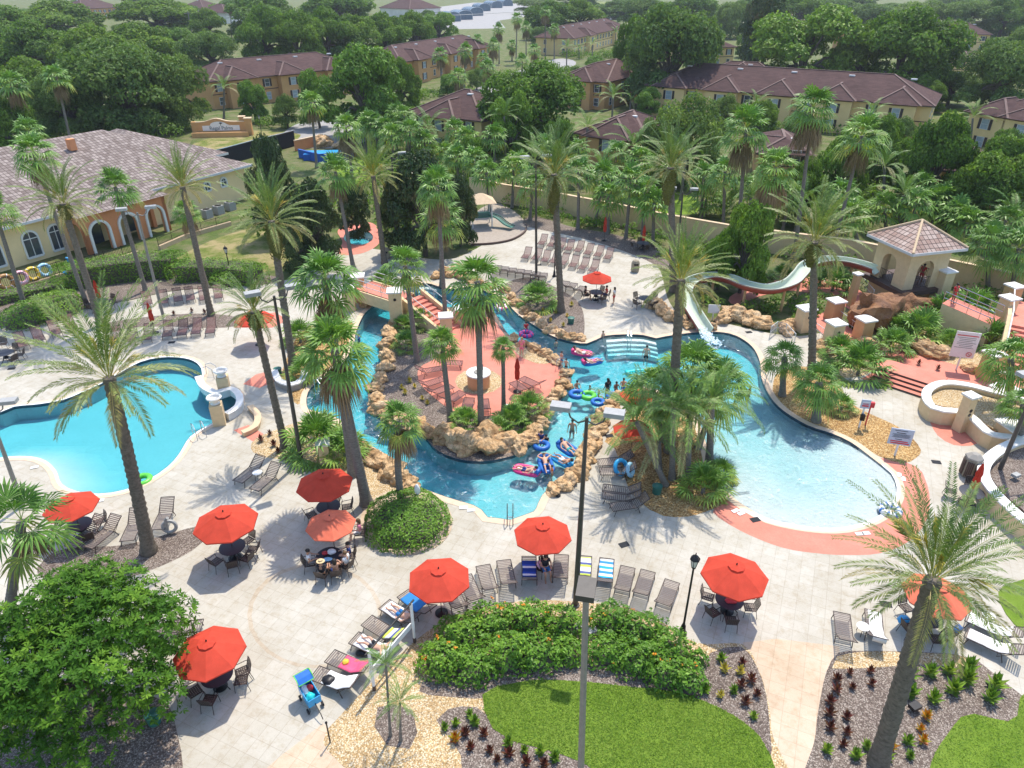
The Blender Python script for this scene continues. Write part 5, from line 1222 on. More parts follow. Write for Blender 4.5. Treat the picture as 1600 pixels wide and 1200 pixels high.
# the near square post with its shoebox head
b = G(906, 1262, .03); tp = AY(916, 918, b.y); t = thing('square_lamp_post', 'nearest grey square lamp post rising from the front lawn edge', 'lamp post', b, 0)
dx = tp.x - b.x; hh = tp.z; m = MB(); m.tube([(0, 0, 0), (dx * .5, 0, hh * .5), (dx, 0, hh)], [.115, .10, .088], 4); m.build('pole', M['grey_pole'], t)
m = MB(); m.box((dx - .02, -.15, hh + .06), (.5, .74, .2), R(-12)); m.build('lamp_head', M['bronze_pole'], t); 
m = MB(); m.box((dx - .02, -.12, hh - .03), (.36, .5, .012), R(-12)); m.build('lens', M['glass_lamp'], t)
def lantern(x, y, h, label):
    t = thing('lantern_post', label, 'lamp post', G(x, y, .03)); p = MB()
    p.lathe([(.20, 0), (.20, .08), (.13, .14), (.10, .5), (.075, .55), (.05, .7), (.042, h - .75), (.07, h - .72), (.04, h - .68)], 12); p.build('pole', M['iron'], t, True)
    g = MB(); g.lathe([(.09, h - .62), (.17, h - .22), (.17, h - .2)], 6); g.build('glass', M['glass_lamp'], t)
    c = MB(); c.lathe([(.10, h - .68), (.10, h - .62)], 6); c.lathe([(.22, h - .22), (.20, h - .18), (.12, h - .06), (.03, h), (.02, h + .1), (.005, h + .14)], 6)
    for k in range(6):
        a = k * math.pi / 3; c.beam((.095 * math.cos(a), .095 * math.sin(a), h - .63), (.178 * math.cos(a), .178 * math.sin(a), h - .2), .02, .02)
    c.build('cage', M['iron'], t); return t
lantern(1066, 990, 4.6, 'black lantern post with flared base beside the umbrella on the right'); lantern(362, 436, 3.2, 'thin black lantern post on the dry lawn'); lantern(411, 222, 4.4, 'black lantern post with a white globe by the driveway')
lantern(866, 432, 3.4, 'slim black lantern post on the upper sun deck') 

# ---- boulders
BLD = []
for s in range(5):
    mb = MB(); mb.ico((0, 0, .22), 1.0, 4, (1, .8, .62), .42, s + 1, freq=.9, ridge=.28)
    me = mb.mesh('boulder', M['rock'], False); BLD.append(me)
BC = [0]
def boulder(x, y, s, label, z=0.0, zs=1.0, group='sandstone boulders edging the water', rz=None):
    BC[0] += 1; o = part('boulder', BLD[BC[0] % 5], None, G(x, y, 0) + Vector((0, 0, z)), BC[0] * 1.7 if rz is None else rz, (s * .72, s * .64, s * zs * .74)); return tag(o, label, 'boulder', group)
def row(pts, label, **k):
    for i, (x, y, s) in enumerate(pts): boulder(x, y, s, '%s boulder %s' % (ORD[i], label), **k)
row([(803,531,.75),(818,540,.7),(834,547,.9),(851,555,.85),(868,566,.9),(884,586,.8)], 'from the left on the upper island edge')
row([(880,603,.85),(872,618,.95),(862,634,.9),(852,648,1.0),(843,664,.9),(835,678,1.0),(824,690,1.0),(808,700,1.1)], 'from the top down the right island edge')
row([(786,698,1.4),(765,694,1.9),(742,699,1.5),(718,695,1.6),(694,685,1.5)], 'from the right along the island front')
row([(668,678,1.0),(648,666,1.0),(630,660,1.0),(612,652,1.1),(597,643,1.15),(588,628,1.0),(586,610,.9),(594,594,.9),(602,578,1.0),(605,560,1.1),(606,541,1.1),(608,524,1.1),(616,510,.9)], 'from the front up the left island edge')
row([(788,456,.8),(799,466,.85),(808,477,.9),(820,488,.9),(832,499,.9),(846,509,.9),(861,518,.9),(877,525,.85),(893,530,.8),(906,530,.7)], 'from the left on the upper river bank')
row([(682,434,.9),(695,428,1.1),(708,430,1.2),(722,434,1.1),(736,440,.9),(715,422,1.0),(750,444,.8),(764,450,.8)], 'from the left around the head of the river')
row([(570,477,1.0),(578,470,.9),(592,463,.9)], 'from the left below the footbridge')
row([(562,702,.9),(573,711,.95),(585,720,.9),(598,729,1.0),(612,739,1.25),(628,752,1.1),(642,762,.9)], 'from the top down the left river bank')
row([(968,624,.9),(957,636,.9),(947,648,.95),(938,662,1.05),(931,676,1.0),(926,690,1.0),(921,704,1.05),(914,718,.9),(907,732,.95),(900,745,.9),(889,755,.9),(876,763,.8),(864,769,.7)], 'from the top down the right river bank')
row([(1022,480,1.2),(1035,490,1.2),(1050,500,1.1),(1066,506,1.1),(1078,512,.8)], 'from the left before the slide chute', z=.1)
row([(1112,514,.7),(1130,502,1.2),(1148,498,1.6),(1172,504,1.4),(1192,512,1.3),(1228,520,1.1)], 'from the left between slide and signs', z=.1)
row([(1236,512,1.2),(1282,545,1.0),(1296,552,.8),(1352,540,1.1),(1366,548,.9),(1448,552,1.5),(1470,556,1.3),(1518,580,.9),(1400,548,.8),(1420,540,1.1)], 'from the left along the planting below the slide tower')

# ---- clipped and flowering shrubs
def leafbox(mb, path, wd, ht, dens, size, r, z0=0.0):
    for i in range(len(path) - 1):
        a, b = path[i], path[i + 1]; L = (b - a).length; t = (b - a).normalized(); s = Vector((t.y, -t.x, 0))
        for _ in range(int(L * (wd + 2 * ht) * dens)):
            u = r.random() * L; q = r.random() * (wd + 2 * ht); wob = .12 * mnoise.noise((a + t * u) * .8)
            if q < wd: p = a + t * u + s * (q - wd / 2) + Vector((0, 0, ht + wob)); nn = Vector((0, 0, 1))
            else:
                sg = 1 if q - wd < ht else -1; zz = (q - wd) % ht; p = a + t * u + s * sg * (wd / 2 + wob - .05 * (zz > ht * .85)) + Vector((0, 0, zz)); nn = s * sg
            p.z += z0; leaf1(mb, p + Vector((r.gauss(0, .04), r.gauss(0, .04), r.gauss(0, .04))), nn, size, r)
def leaf1(mb, p, nn, size, r):
    nn = (nn + Vector((r.gauss(0, .55), r.gauss(0, .55), r.gauss(0, .55) + .2))).normalized(); a = nn.orthogonal().normalized(); c = nn.cross(a); g = r.uniform(0, 6.28)
    u = a * math.cos(g) + c * math.sin(g); w_ = nn.cross(u); s = size * r.uniform(.6, 1.3)
    mb.quad([p - u * s * .6, p + w_ * s * .32, p + u * s * .6, p - w_ * s * .32], min(1, max(.001, .4 + .35 * mnoise.noise(p * 1.3) + r.uniform(-.2, .25))))
def hedge(pts, wd, ht, label, dens=90, size=.13):
    P = [Vector((a.x, a.y, 0)) for a in catmull_open(GP(pts), .8)]; r = random.Random(len(label)); t = thing('clipped_hedge', label, 'hedge', P[0])
    P = [a - P[0] for a in P]; mb = MB(); leafbox(mb, P, wd, ht, dens, size, r)
    for e in (0, -1):   # rounded ends
        for _ in range(int(3.2 * ht * wd * dens)):
            a = r.uniform(0, 6.28); zz = r.random() * ht; q = wd / 2 * (1 if r.random() < .6 else math.sqrt(r.random())); zz = zz if q > wd * .45 else ht
            leaf1(mb, P[e] + Vector((q * math.cos(a), q * math.sin(a), zz)), Vector((math.cos(a), math.sin(a), .4)), size, r)
    mb.build('foliage', M['hedge_leaf'], t)
    c = MB()
    for i in range(len(P) - 1): c.beam(P[i] + Vector((0, 0, ht * .46)), P[i + 1] + Vector((0, 0, ht * .46)), wd * .84, ht * .86)
    c.build('branches', M['oak_bark'], t); return t
hedge([(112, 448), (170, 438), (225, 431), (276, 428)], 2.8, 2.0, 'long clipped hedge between the clubhouse and the loungers')
hedge([(282, 436), (320, 434), (360, 436), (402, 442)], 2.4, 1.6, 'clipped hedge right of the tall palms by the dry lawn')
hedge([(-20, 476), (30, 466), (70, 458), (106, 450)], 2.0, .8, 'low bright hedge in front of the inner tubes')
def dome(x, y, rx, ry, ht, label, mat='hedge_leaf', size=.13, dens=110, name='round_shrub', cat='shrub', blossom=0, rough=.12, seed=None, core=.8):
    c = G(x, y, .03); RX = (G(x + rx, y) - G(x, y)).length; RY = (G(x, y - ry) - G(x, y + ry)).length / 2; c = G(x, y, ht * .4); c.z = .03
    r = random.Random(seed or int(x * 7 + y)); t = thing(name, label, cat, c, 0); mb = MB(); bl = MB()
    n = int((math.pi * RX * RY + 2 * math.pi * math.sqrt(RX * RY) * ht * .8) * dens); sd = Vector((x * .1, y * .1, 0))
    for i in range(n):
        a = r.uniform(0, 6.28); u = r.random()
        q_ = math.sqrt(u) * 1.12
        if q_ < 1: d = Vector((q_ * math.cos(a), q_ * math.sin(a), (1 - q_ ** 3.2) ** .5))
        else: zz_ = r.random() * .75; q_ = (1 - zz_ ** 2) ** .3; d = Vector((q_ * math.cos(a), q_ * math.sin(a), zz_))
        k = 1 + rough * mnoise.noise(d * 2.6 + sd) + rough * .7 * mnoise.noise(d * 6 + sd); p = Vector((d.x * RX * k, d.y * RY * k, d.z * ht * k)); 
        leaf1(mb, p + Vector((r.gauss(0, .03), r.gauss(0, .03), r.gauss(0, .03))), Vector((d.x, d.y, d.z + .3)), size, r)
        if blossom and r.random() < blossom and mnoise.noise(p * 1.4 + sd) > .05:
            for q in range(5): leaf1(bl, p * 1.02 + Vector((r.gauss(0, .05), r.gauss(0, .05), .05 + r.random() * .05)), Vector((0, 0, 1)), .10, r)
    mb.build('foliage', M[mat], t)
    if bl.v: bl.build('blossoms', M['blossom'], t)
    k = MB(); k.ico((0, 0, 0), 1, 3, (RX * core, RY * core, ht * core * .92), .1, 3); k.build('branches', M['oak_bark'], t); return t
dome(635, 808, 66, 44, 1.35, 'round clipped hedge around a single palm at the plaza centre', 'hedge_leaf', .12, 190, 'round_hedge', 'hedge', rough=.07)
for x, y, rx, ry, h, lb in [(40, 492, 34, 14, 1.5, 'rounded shrub at the left end of the clipped hedge'), (88, 478, 34, 16, 1.7, 'rounded shrub right of the left end one, behind four loungers'), (360, 432, 30, 12, 1.1, 'pale rounded shrub by the thin lantern post')]: dome(x, y, rx, ry, h, lb)
FB = [(690, 1030, 38, 26, 1.1), (722, 990, 40, 26, 1.15), (735, 1040, 42, 26, 1.1), (770, 970, 40, 24, 1.1), (790, 1022, 44, 28, 1.2), (826, 968, 38, 24, 1.15), (840, 1020, 40, 26, 1.15), (880, 975, 32, 24, 1.1), (885, 1018, 26, 20, .9), (955, 970, 34, 22, 1.1), (1000, 985, 38, 24, 1.15), (950, 1018, 36, 22, 1.0), (995, 1030, 38, 24, 1.1), (1042, 1012, 36, 24, 1.1), (1040, 1050, 34, 24, 1.05), (1075, 1060, 26, 22, .9), (1092, 1030, 12, 10, .6)]
for i, (x, y, rx, ry, h) in enumerate(FB):
    side = 'left' if i < 9 else 'right'; o = dome(x, y, rx * 1.05, ry * 1.0, h * .95, '%s flowering bush from the left in the mass %s of the lamp post' % (ORD[i if i < 9 else i - 9], side), 'fire_leaf', .13, 180, 'flowering_bush', 'bush', .0025 if i % 3 else .007, .30, None, .62); o['group'] = 'orange flowered bushes around the lamp post'
def sprig(kind, seed, n=26, h=.42):
    r = random.Random(seed); mb = MB()
    for i in range(n):
        f = i / n; az = i * 2.4; el = R(85) * (1 - f) + R(15) * f + r.uniform(-.15, .15); L = h * r.uniform(.7, 1.1) * (.65 if f > .7 else 1)
        b = Vector((0, 0, h * .5 * (1 - f))); d = Vector((math.cos(az) * math.cos(el), math.sin(az) * math.cos(el), math.sin(el))); s = Vector((-math.sin(az), math.cos(az), 0)) * .06
        mb.quad([b, b + d * L * .5 - s, b + d * L, b + d * L * .5 + s], r.random())
    return mb.mesh('leaves', M[kind])
SPR = {'r': sprig('red_leaf', 1), 'g': sprig('bright_leaf', 2, 34), 'o': sprig('orange_leaf', 3), 'y': sprig('flower_stalk', 4)}
CROT = ['r', [(1307,1064),(1327,1053),(1359,1051),(1306,1081),(1331,1076),(1361,1071),(1296,1099),(1295,1118),(1322,1123),(1296,1140),(1322,1147),(1316,1166)], 'in the right bed beside the peach walk', 'g', [(1417,1058),(1452,1055),(1421,1088),(1457,1096),(1488,1082),(1480,1052),(1508,1066),(1510,1050),(1552,1075),(1545,1095),(1353,1169),(1336,1184),(1417,1162),(1421,1184),(1385,1186),(1291,1175)], 'around the near date palm', 'o', [(1446,1123),(1437,1142),(1441,1161),(1391,1171)], 'right of the near date palm',
 'g', [(1126,1032),(1146,1082),(1177,1122),(1101,1081)], 'in the left corner bed', 'r', [(1159,1038),(1173,1065),(1157,1073),(1182,1087),(1164,1100)], 'in the left corner bed', 'y', [(1131,1048),(1156,1052),(1125,1089)], 'in the left corner bed',
 'g', [(819,1175),(844,1178),(867,1187),(734,1119),(712,1133),(695,1139),(742,1131),(794,1164)], 'in the front croton bed', 'r', [(756,1149),(727,1148),(735,1170),(765,1175),(777,1189),(795,1181),(822,1194),(850,1197)], 'in the front croton bed', 'o', [(711,1158)], 'in the front croton bed',
 'y', [(628,608),(633,616),(648,606),(660,625),(640,598),(668,632)], 'on the left island mulch', 'y', [(848,487),(868,490),(860,503),(880,510),(893,478),(886,495)], 'on the upper river bank', 'r', [(272,492),(300,488),(320,490),(1465,578),(1435,570),(408,690),(422,680),(428,697),(435,708)], 'scattered in the small beds']
PLN = {'r': 'dark red', 'g': 'green', 'o': 'orange', 'y': 'yellow'}
for k in range(0, len(CROT), 3):
    kd, pts, wh = CROT[k:k + 3]
    for i, (x, y) in enumerate(sorted(pts)):
        big = 1.7 if (kd == 'g' and x > 1400 and y < 1100) else 1.0
        o = part('croton_plant', SPR[kd], None, G(x, y, .03), i * 1.3, big * rnd.uniform(.65, .95))
        tag(o, '%s %s bedding plant from the left %s' % (ORD[i], PLN[kd], wh), 'plant', 'small %s plants %s' % (PLN[kd], wh))

# ---- the near broad leaved tree
def magnolia():
    c = G(128, 1045, 2.6); t = thing('broadleaf_tree', 'big leafy tree with glossy whorled leaves filling the lower left corner', 'tree', (c.x, c.y, 0)); r = random.Random(91); mb = MB(); bl = []
    for i in range(30):
        a = i * 2.39996 + r.uniform(-.3, .3); q = math.sqrt((i + .5) / 30) * 3.2; z = 2.8 + 1.9 * (1 - (q / 3.9) ** 2) + r.uniform(-1.1, .6); s = r.uniform(.7, 1.35); bl.append((q * math.cos(a), q * math.sin(a), z, s))
    for i in range(14): a = i * 2.4; q = r.uniform(2.2, 3.3); bl.append((q * math.cos(a), q * math.sin(a), r.uniform(1.5, 2.6), .9))
    for bx, by, bz, s in bl:
        for _ in range(int(88 * s * s)):
            d = Vector((r.gauss(0, 1), r.gauss(0, 1), r.gauss(0, 1) + .35)).normalized(); p = Vector((bx, by, bz)) + d * s * r.uniform(.75, 1.1)
            ax = (d + Vector((0, 0, .5)) + Vector((r.gauss(0, .25), r.gauss(0, .25), 0))).normalized(); u = ax.orthogonal().normalized(); v = ax.cross(u); n = r.randint(6, 8); tone = min(1, max(.001, .45 + .5 * mnoise.noise(p * 1.1) + r.uniform(-.1, .2)))
            for k in range(n):
                g = 6.283 * k / n + r.uniform(-.2, .2); o = u * math.cos(g) + v * math.sin(g); L = r.uniform(.17, .28); q = (o + ax * r.uniform(.05, .7)).normalized(); w_ = ax.cross(o) * L * .17; m_ = p + q * L * .55 + ax * .015
                tt = min(1, max(.001, tone + r.uniform(-.12, .12))); mb.tri([p, m_ - w_, p + q * L, m_], tt); mb.tri([p, m_, p + q * L, m_ + w_], tt)
    mb.build('crown', M['magnolia_leaf'], t)
    k = MB(); k.tube([(0, 0, 0), (.1, 0, 1.2), (0, .1, 2.4)], [.24, .2, .16], 9)
    for b in bl[:30:2]: k.tube([(0, .05, 1.7), (b[0] * .5, b[1] * .5, b[2] * .72), (b[0] * .95, b[1] * .95, b[2])], [.11, .07, .025], 6)
    k.build('trunk', M['oak_bark'], t, True)
magnolia()
# ================================================================== BUILDINGS AND STRUCTURES
def rooftile(nm='clay barrel tile', c1=(.17, .135, .12, 1), c2=(.34, .29, .265, 1)):
    m = N(nm); co = m.coord(1.0, obj=True)
    br = m.n('ShaderNodeTexBrick'); br.offset = .0; br.inputs['Scale'].default_value = 1.0; br.inputs['Brick Width'].default_value = .42; br.inputs['Row Height'].default_value = .46
    br.inputs['Mortar Size'].default_value = .035; br.inputs['Bias'].default_value = 0; br.inputs['Mortar Smooth'].default_value = .3
    br.inputs['Color1'].default_value = c1; br.inputs['Color2'].default_value = c2; br.inputs['Mortar'].default_value = (.075, .055, .05, 1)
    uv = m.n('ShaderNodeUVMap'); m.l(uv.outputs[0], br.inputs['Vector'])
    c = m.mix(1.0, br.outputs[0], m.ramp(m.noise(co, .5, 5), [(.3, (.85, .83, .82)), (.7, (1.1, 1.1, 1.1))]), 'MULTIPLY')
    m.base(c).rough(.85, .2); m.bump(br.outputs['Fac'], -.9, .06); return m.m
def shingle():
    m = N('brown asphalt shingle'); co = m.coord(1.0, obj=True)
    br = m.n('ShaderNodeTexBrick'); br.inputs['Scale'].default_value = 1.0; br.inputs['Brick Width'].default_value = .9; br.inputs['Row Height'].default_value = .3; br.inputs['Mortar Size'].default_value = .012
    br.inputs['Color1'].default_value = (.080, .050, .048, 1); br.inputs['Color2'].default_value = (.108, .068, .064, 1); br.inputs['Mortar'].default_value = (.07, .045, .042, 1)
    uv = m.n('ShaderNodeUVMap'); m.l(uv.outputs[0], br.inputs['Vector'])
    c = m.mix(1.0, br.outputs[0], m.ramp(m.noise(co, .25, 6, .7), [(.3, (.85, .85, .85)), (.7, (1.15, 1.12, 1.1))]), 'MULTIPLY')
    m.base(c).rough(.95, .1); m.bump(m.noise(co, 6, 4), .3, .02); return m.m
M['ridge'] = plain('brown ridge shingle', (.17, .115, .10), .95, .1, 2); M['tile'] = rooftile(); M['tile_pale'] = rooftile('pale clay tile', (.34, .23, .19, 1), (.50, .40, .35, 1)); M['shingle'] = shingle()
M['tan_wall'] = plain('tan orange wall', (.56, .31, .13), .9, .08, .6, bump=.1); M['yellow_wall'] = plain('cream yellow wall', (.78, .56, .26), .9, .07, .6, bump=.1)
M['club_wall'] = plain('yellow stucco wall', (.86, .66, .36), .9, .06, .6, bump=.1); M['rust_wall'] = plain('rust orange stucco', (.66, .27, .12), .9, .08, .8, bump=.1)
M['pane'] = plain('dark window glass', (.05, .07, .09), .08, .2, 2, spec=.8); M['pane_light'] = plain('window glass with blinds', (.32, .38, .42), .15, .15, 2, spec=.7)
M['shutter'] = plain('dark brown shutter', (.045, .032, .03), .6, .15, 6); M['fascia'] = plain('pale fascia', (.62, .62, .62), .6, .06, 3)
M['brown_trim'] = plain('brown trim', (.09, .055, .045), .6, .15, 4); M['wall_cap'] = plain('buff wall cap', (.60, .45, .29), .8, .08, 3)
M['screen'] = plain('black screen mesh', (.012, .014, .02), .8, .3, 3); M['greyblock'] = plain('grey concrete block', (.30, .28, .25), .9, .1, 3)
M['slide_gel'] = plain('pale green slide gelcoat', (.52, .58, .47), .3, .06, 2); M['slide_under'] = plain('maroon slide underside', (.30, .065, .05), .5, .12, 2)
M['bluebasin'] = plain('blue painted wall', (.01, .10, .42), .5, .1, 2); M['splash'] = plain('falling water', (.75, .82, .85), .3, .1, 8); M['cage'] = plain('blue grey screen enclosure', (.10, .15, .20), .3, .2, .6)
M['rail'] = plain('pale painted rail', (.55, .55, .54), .4, .06, 4); M['stone_bin'] = plain('pebbled stone bin', (.33, .28, .21), .9, .2, 14); M['stain_rock'] = M['rock']

def uvbuild(faces, name, mat, parent):
    """planar roof faces; each gets u along the eave, v up the slope"""
    mb = MB()
    for f in faces: mb.tri(f)
    me = mb.mesh(name, mat); uv = me.uv_layers.new(name='UVMap')
    for p in me.polygons:
        n = p.normal; a = Vector((0, 0, 1)).cross(n); a = a.normalized() if a.length > 1e-4 else Vector((1, 0, 0)); b = n.cross(a)
        for li in p.loop_indices:
            co = me.vertices[me.loops[li].vertex_index].co; uv.data[li].uv = (co.dot(a), co.dot(b))
    return part(name, me, parent)
def hip(x0, x1, y0, y1, z, h, over=.6, end0=True, end1=True, gable=False):
    """hip roof faces over a rectangle in local axes"""
    x0 -= over; x1 += over; y0 -= over; y1 += over; w = (y1 - y0) / 2; l = (x1 - x0)
    if l >= 2 * w:
        ra = Vector((x0 + (w if end0 else 0), y0 + w, z + h)); rb = Vector((x1 - (w if end1 else 0), y0 + w, z + h))
        a, b, c, d = Vector((x0, y0, z)), Vector((x1, y0, z)), Vector((x1, y1, z)), Vector((x0, y1, z))
        F_ = [[a, b, rb, ra], [c, d, ra, rb], [b, c, rb], [d, a, ra]]
    else:
        u = l / 2; ra = Vector((x0 + u, y0 + u, z + h)); rb = Vector((x0 + u, y1 - u, z + h)); a, b, c, d = Vector((x0, y0, z)), Vector((x1, y0, z)), Vector((x1, y1, z)), Vector((x0, y1, z))
        F_ = [[a, b, ra], [b, c, rb, ra], [c, d, rb], [d, a, ra, rb]]
    return F_, (a, b, c, d, ra, rb)
def window(t, u, y, z, wd, ht, face='front', light=True, shut=True):
    """local axes: wall on y (front, looking -y) or x (side)"""
    f = MB(); p = MB(); s = MB(); q = .07
    def bx(mb, du, dz, w_, h_, out, th):
        if face == 'front': mb.box((u + du, y - out, z + dz), (w_, th, h_))
        elif face == 'left': mb.box((y - out, u + du, z + dz), (th, w_, h_))
        else: mb.box((y + out, u + du, z + dz), (th, w_, h_))
    bx(f, 0, ht / 2, wd + 2 * q, q, .05, .12); bx(f, 0, -ht / 2, wd + 2 * q, q, .05, .12); bx(f, -wd / 2, 0, q, ht, .045, .10); bx(f, wd / 2, 0, q, ht, .045, .10); bx(f, 0, 0, wd, .05, .05, .07)
    fo = f.build('window', M['fascia'], t); bx(p, 0, 0, wd, ht, .02, .03); p.build('pane', M['pane_light'] if light else M['pane'], fo)
    if shut:
        for sg in (-1, 1):
            s = MB(); bx(s, sg * (wd / 2 + .32), 0, .42, ht + .1, .04, .06); s.build('shutter', M['shutter'], fo)
HC = [0]
def house(eL, eR, depth, label, wall='tan_wall', zE=5.6, wings=None, h=None, wins=True, side=None, light=True, roof='shingle'):
    HC[0] += 1; a, b = G(eL[0], eL[1], zE), G(eR[0], eR[1], zE); d = (b - a); L = d.length; an = math.atan2(d.y, d.x)
    t = thing('townhouse', label, 'house', (a.x, a.y, 0), an); r = random.Random(HC[0])
    m = MB(); m.box((L / 2, depth / 2, zE / 2 - .1), (L, depth, zE - .2)); h = h or min(depth, L) / 2 * .5
    F_, q = hip(0, L, 0, depth, zE, h); RC = [(q[4], q[0]), (q[4], q[5]), (q[5], q[1]), (q[5], q[2]), (q[4], q[3])]
    nw = max(1, int(L / 11)) if wings is None else wings; w_ = 6.0
    xs = [(i + .5) * L / nw for i in range(nw)] if nw else []
    for x in xs:
        m.box((x, -.85, zE / 2 - .1), (w_, 1.7 - .04, zE - .22))
        g, q = hip(x - w_ / 2, x + w_ / 2, -1.7, 7, zE + .05, 2.25, .7); F_ += g; RC += [(q[4], q[0]), (q[4], q[1]), (q[4], q[5])]
    m.build('wall', M[wall], t); ro = uvbuild(F_, 'roof', M[roof], t); c = MB(); [c.beam(a + Vector((0, 0, .03)), b + Vector((0, 0, .03)), .34, .08) for a, b in RC]; c.build('ridge_cap', M['ridge'], ro)
    e = MB(); o = .6
    for (p, q) in (((-o, -o), (L + o, -o)), ((L + o, -o), (L + o, depth + o)), ((L + o, depth + o), (-o, depth + o)), ((-o, depth + o), (-o, -o))):
        e.beam((p[0], p[1], zE - .11), (q[0], q[1], zE - .11), .06, .18)
    e.box((L / 2, depth / 2, zE - .16), (L + 1.1, depth + 1.1, .06)); e.build('eave', M['brown_trim'], t)
    v = MB()
    for i in range(max(1, int(L / 9))): v.box(((i + .6) * L / max(1, int(L / 9)), depth / 2 - 1.2, zE + h - .5), (1.0, .5, .22))
    v.build('vent', M['fascia'], ro)
    bd = MB(); bd.box((L / 2, -.03, 2.9), (L, .06, .16)); bd.build('band', M['brown_trim'], t)
    if wins:
        n = max(2, int(L / 3.6))
        for i in range(n):
            x = (i + .5) * L / n; inw = any(abs(x - q) < w_ / 2 + .5 for q in xs)
            if inw: continue
            for z in (4.2, 1.5): window(t, x, 0, z, 1.05, 1.5, 'front', r.random() < .6 and light, z > 3)
        for x in xs:
            for z in (4.2, 1.5): window(t, x, -1.68, z, 1.2, 1.5, 'front', True, True)
        for sd_ in (side or ()):
            k = max(1, int(depth / 5))
            for i in range(k):
                for z in (4.2, 1.5): window(t, (i + .5) * depth / k, 0 if sd_ == 'left' else L, z, 1.0, 1.4, sd_, r.random() < .4, False)
    return t
house((328, 127), (556, 104), 13, 'long tan townhouse nearest the entrance monument', wings=3, side=('right',))
house((626, 97), (766, 71), 13, 'second tan townhouse, beyond the green tree', wings=3, side=('left',))
house((896, 60), (978, 42), 14, 'cream townhouse with a windowed end wall at the top centre', 'yellow_wall', wings=2, side=('left',))
house((640, 175), (752, 188), 13, 'cream hip roofed house behind the garden palm clump', 'yellow_wall', wings=1, zE=5.4)
house((872, 122), (946, 128), 22, 'house with a shaded end wall left of the huge oak', 'tan_wall', wings=1, side=('right',))
house((905, 207), (1010, 219), 12, 'hip roofed house right of the broad green tree', 'tan_wall', wings=1, side=('right',), zE=5.2)
house((1013, 132), (1456, 165), 15, 'longest cream townhouse across the right half', 'yellow_wall', wings=5, side=('left', 'right'))
house((1104, 114), (1212, 119), 9, 'brown roofed house just behind the long townhouse', 'yellow_wall', wings=1, wins=False)
house((1116, 74), (1148, 73), 40, 'narrow end of a far townhouse right of the huge oak', 'yellow_wall', wings=0)
house((1472, 90), (1514, 92), 20, 'far house end between the right oaks', 'yellow_wall', wings=0)
house((1528, 174), (1640, 192), 14, 'cream house at the right edge with dark shutters', 'yellow_wall', wings=2, side=('left',))
house((1474, 264), (1566, 272), 12, 'low brown roof behind the slide tower garden', 'tan_wall', wings=0, zE=4.5)
house((1188, 238), (1264, 242), 12, 'brown roof between the tall bearded palms', 'tan_wall', wings=0, zE=4.5)
house((1438, 52), (1548, 54), 14, 'distant long brown roof at the top right', 'yellow_wall', wings=1)
house((1060, 46), (1112, 44), 14, 'distant roof above the huge oak', 'tan_wall', wings=0, wins=False); house((1305, 50), (1345, 52), 14, 'distant roof between the bright tree and the large oak', 'tan_wall', wings=0, wins=False); house((1230, 40), (1262, 41), 16, 'distant roof behind the bright leafy tree', 'tan_wall', wings=0, wins=False)
M['white_wall'] = plain('white far wall', (.62, .60, .55), .9, .1, .3)
house((128, 14), (188, 11), 20, 'distant tan building in the gap of the top left trees', 'tan_wall', wings=0, zE=6); house((318, 14), (352, 12), 20, 'distant white building by the car park palms', 'white_wall', wings=0, wins=False); house((352, 20), (382, 18), 20, 'second distant white building by the car park palms', 'white_wall', wings=0, wins=False)
house((640, 14), (688, 12), 30, 'distant pale building at the top left of the screen enclosures', 'white_wall', wings=0, wins=False); house((1440 + 110, 10), (1620, 12), 30, 'distant grey roofed building in the top right corner', 'white_wall', wings=0, wins=False)
for i, (x, y, wd) in enumerate([(702, 33, 12), (720, 30, 14), (738, 24, 14), (752, 17, 12), (770, 12, 16), (788, 9, 14)]):
    p = G(x, y); t = thing('screen_enclosure', '%s blue grey pool screen enclosure from the left at the far top' % ORD[i], 'screen room', p, .5, 'far screen enclosures'); m = MB(); n = 8
    pr = [(-5, 0)] + [(-5 * math.cos(math.pi * k / n), 3 + 2.2 * math.sin(math.pi * k / n)) for k in range(n + 1)] + [(5, 0)]
    for k in range(len(pr) - 1): m.quad([(pr[k][0], -wd / 2, pr[k][1]), (pr[k][0], wd / 2, pr[k][1]), (pr[k + 1][0], wd / 2, pr[k + 1][1]), (pr[k + 1][0], -wd / 2, pr[k + 1][1])])
    m.tri([(a, -wd / 2, c) for a, c in pr]); m.tri([(a, wd / 2, c) for a, c in pr][::-1]); m.build('screen', M['cage'], t)
    f = MB()
    for j in range(5):
        y_ = -wd / 2 + wd * j / 4
        for k in range(len(pr) - 1): f.beam((pr[k][0] * 1.01, y_, pr[k][1] + .05), (pr[k + 1][0] * 1.01, y_, pr[k + 1][1] + .05), .14, .14)
    f.build('frame', M['fascia'], t)

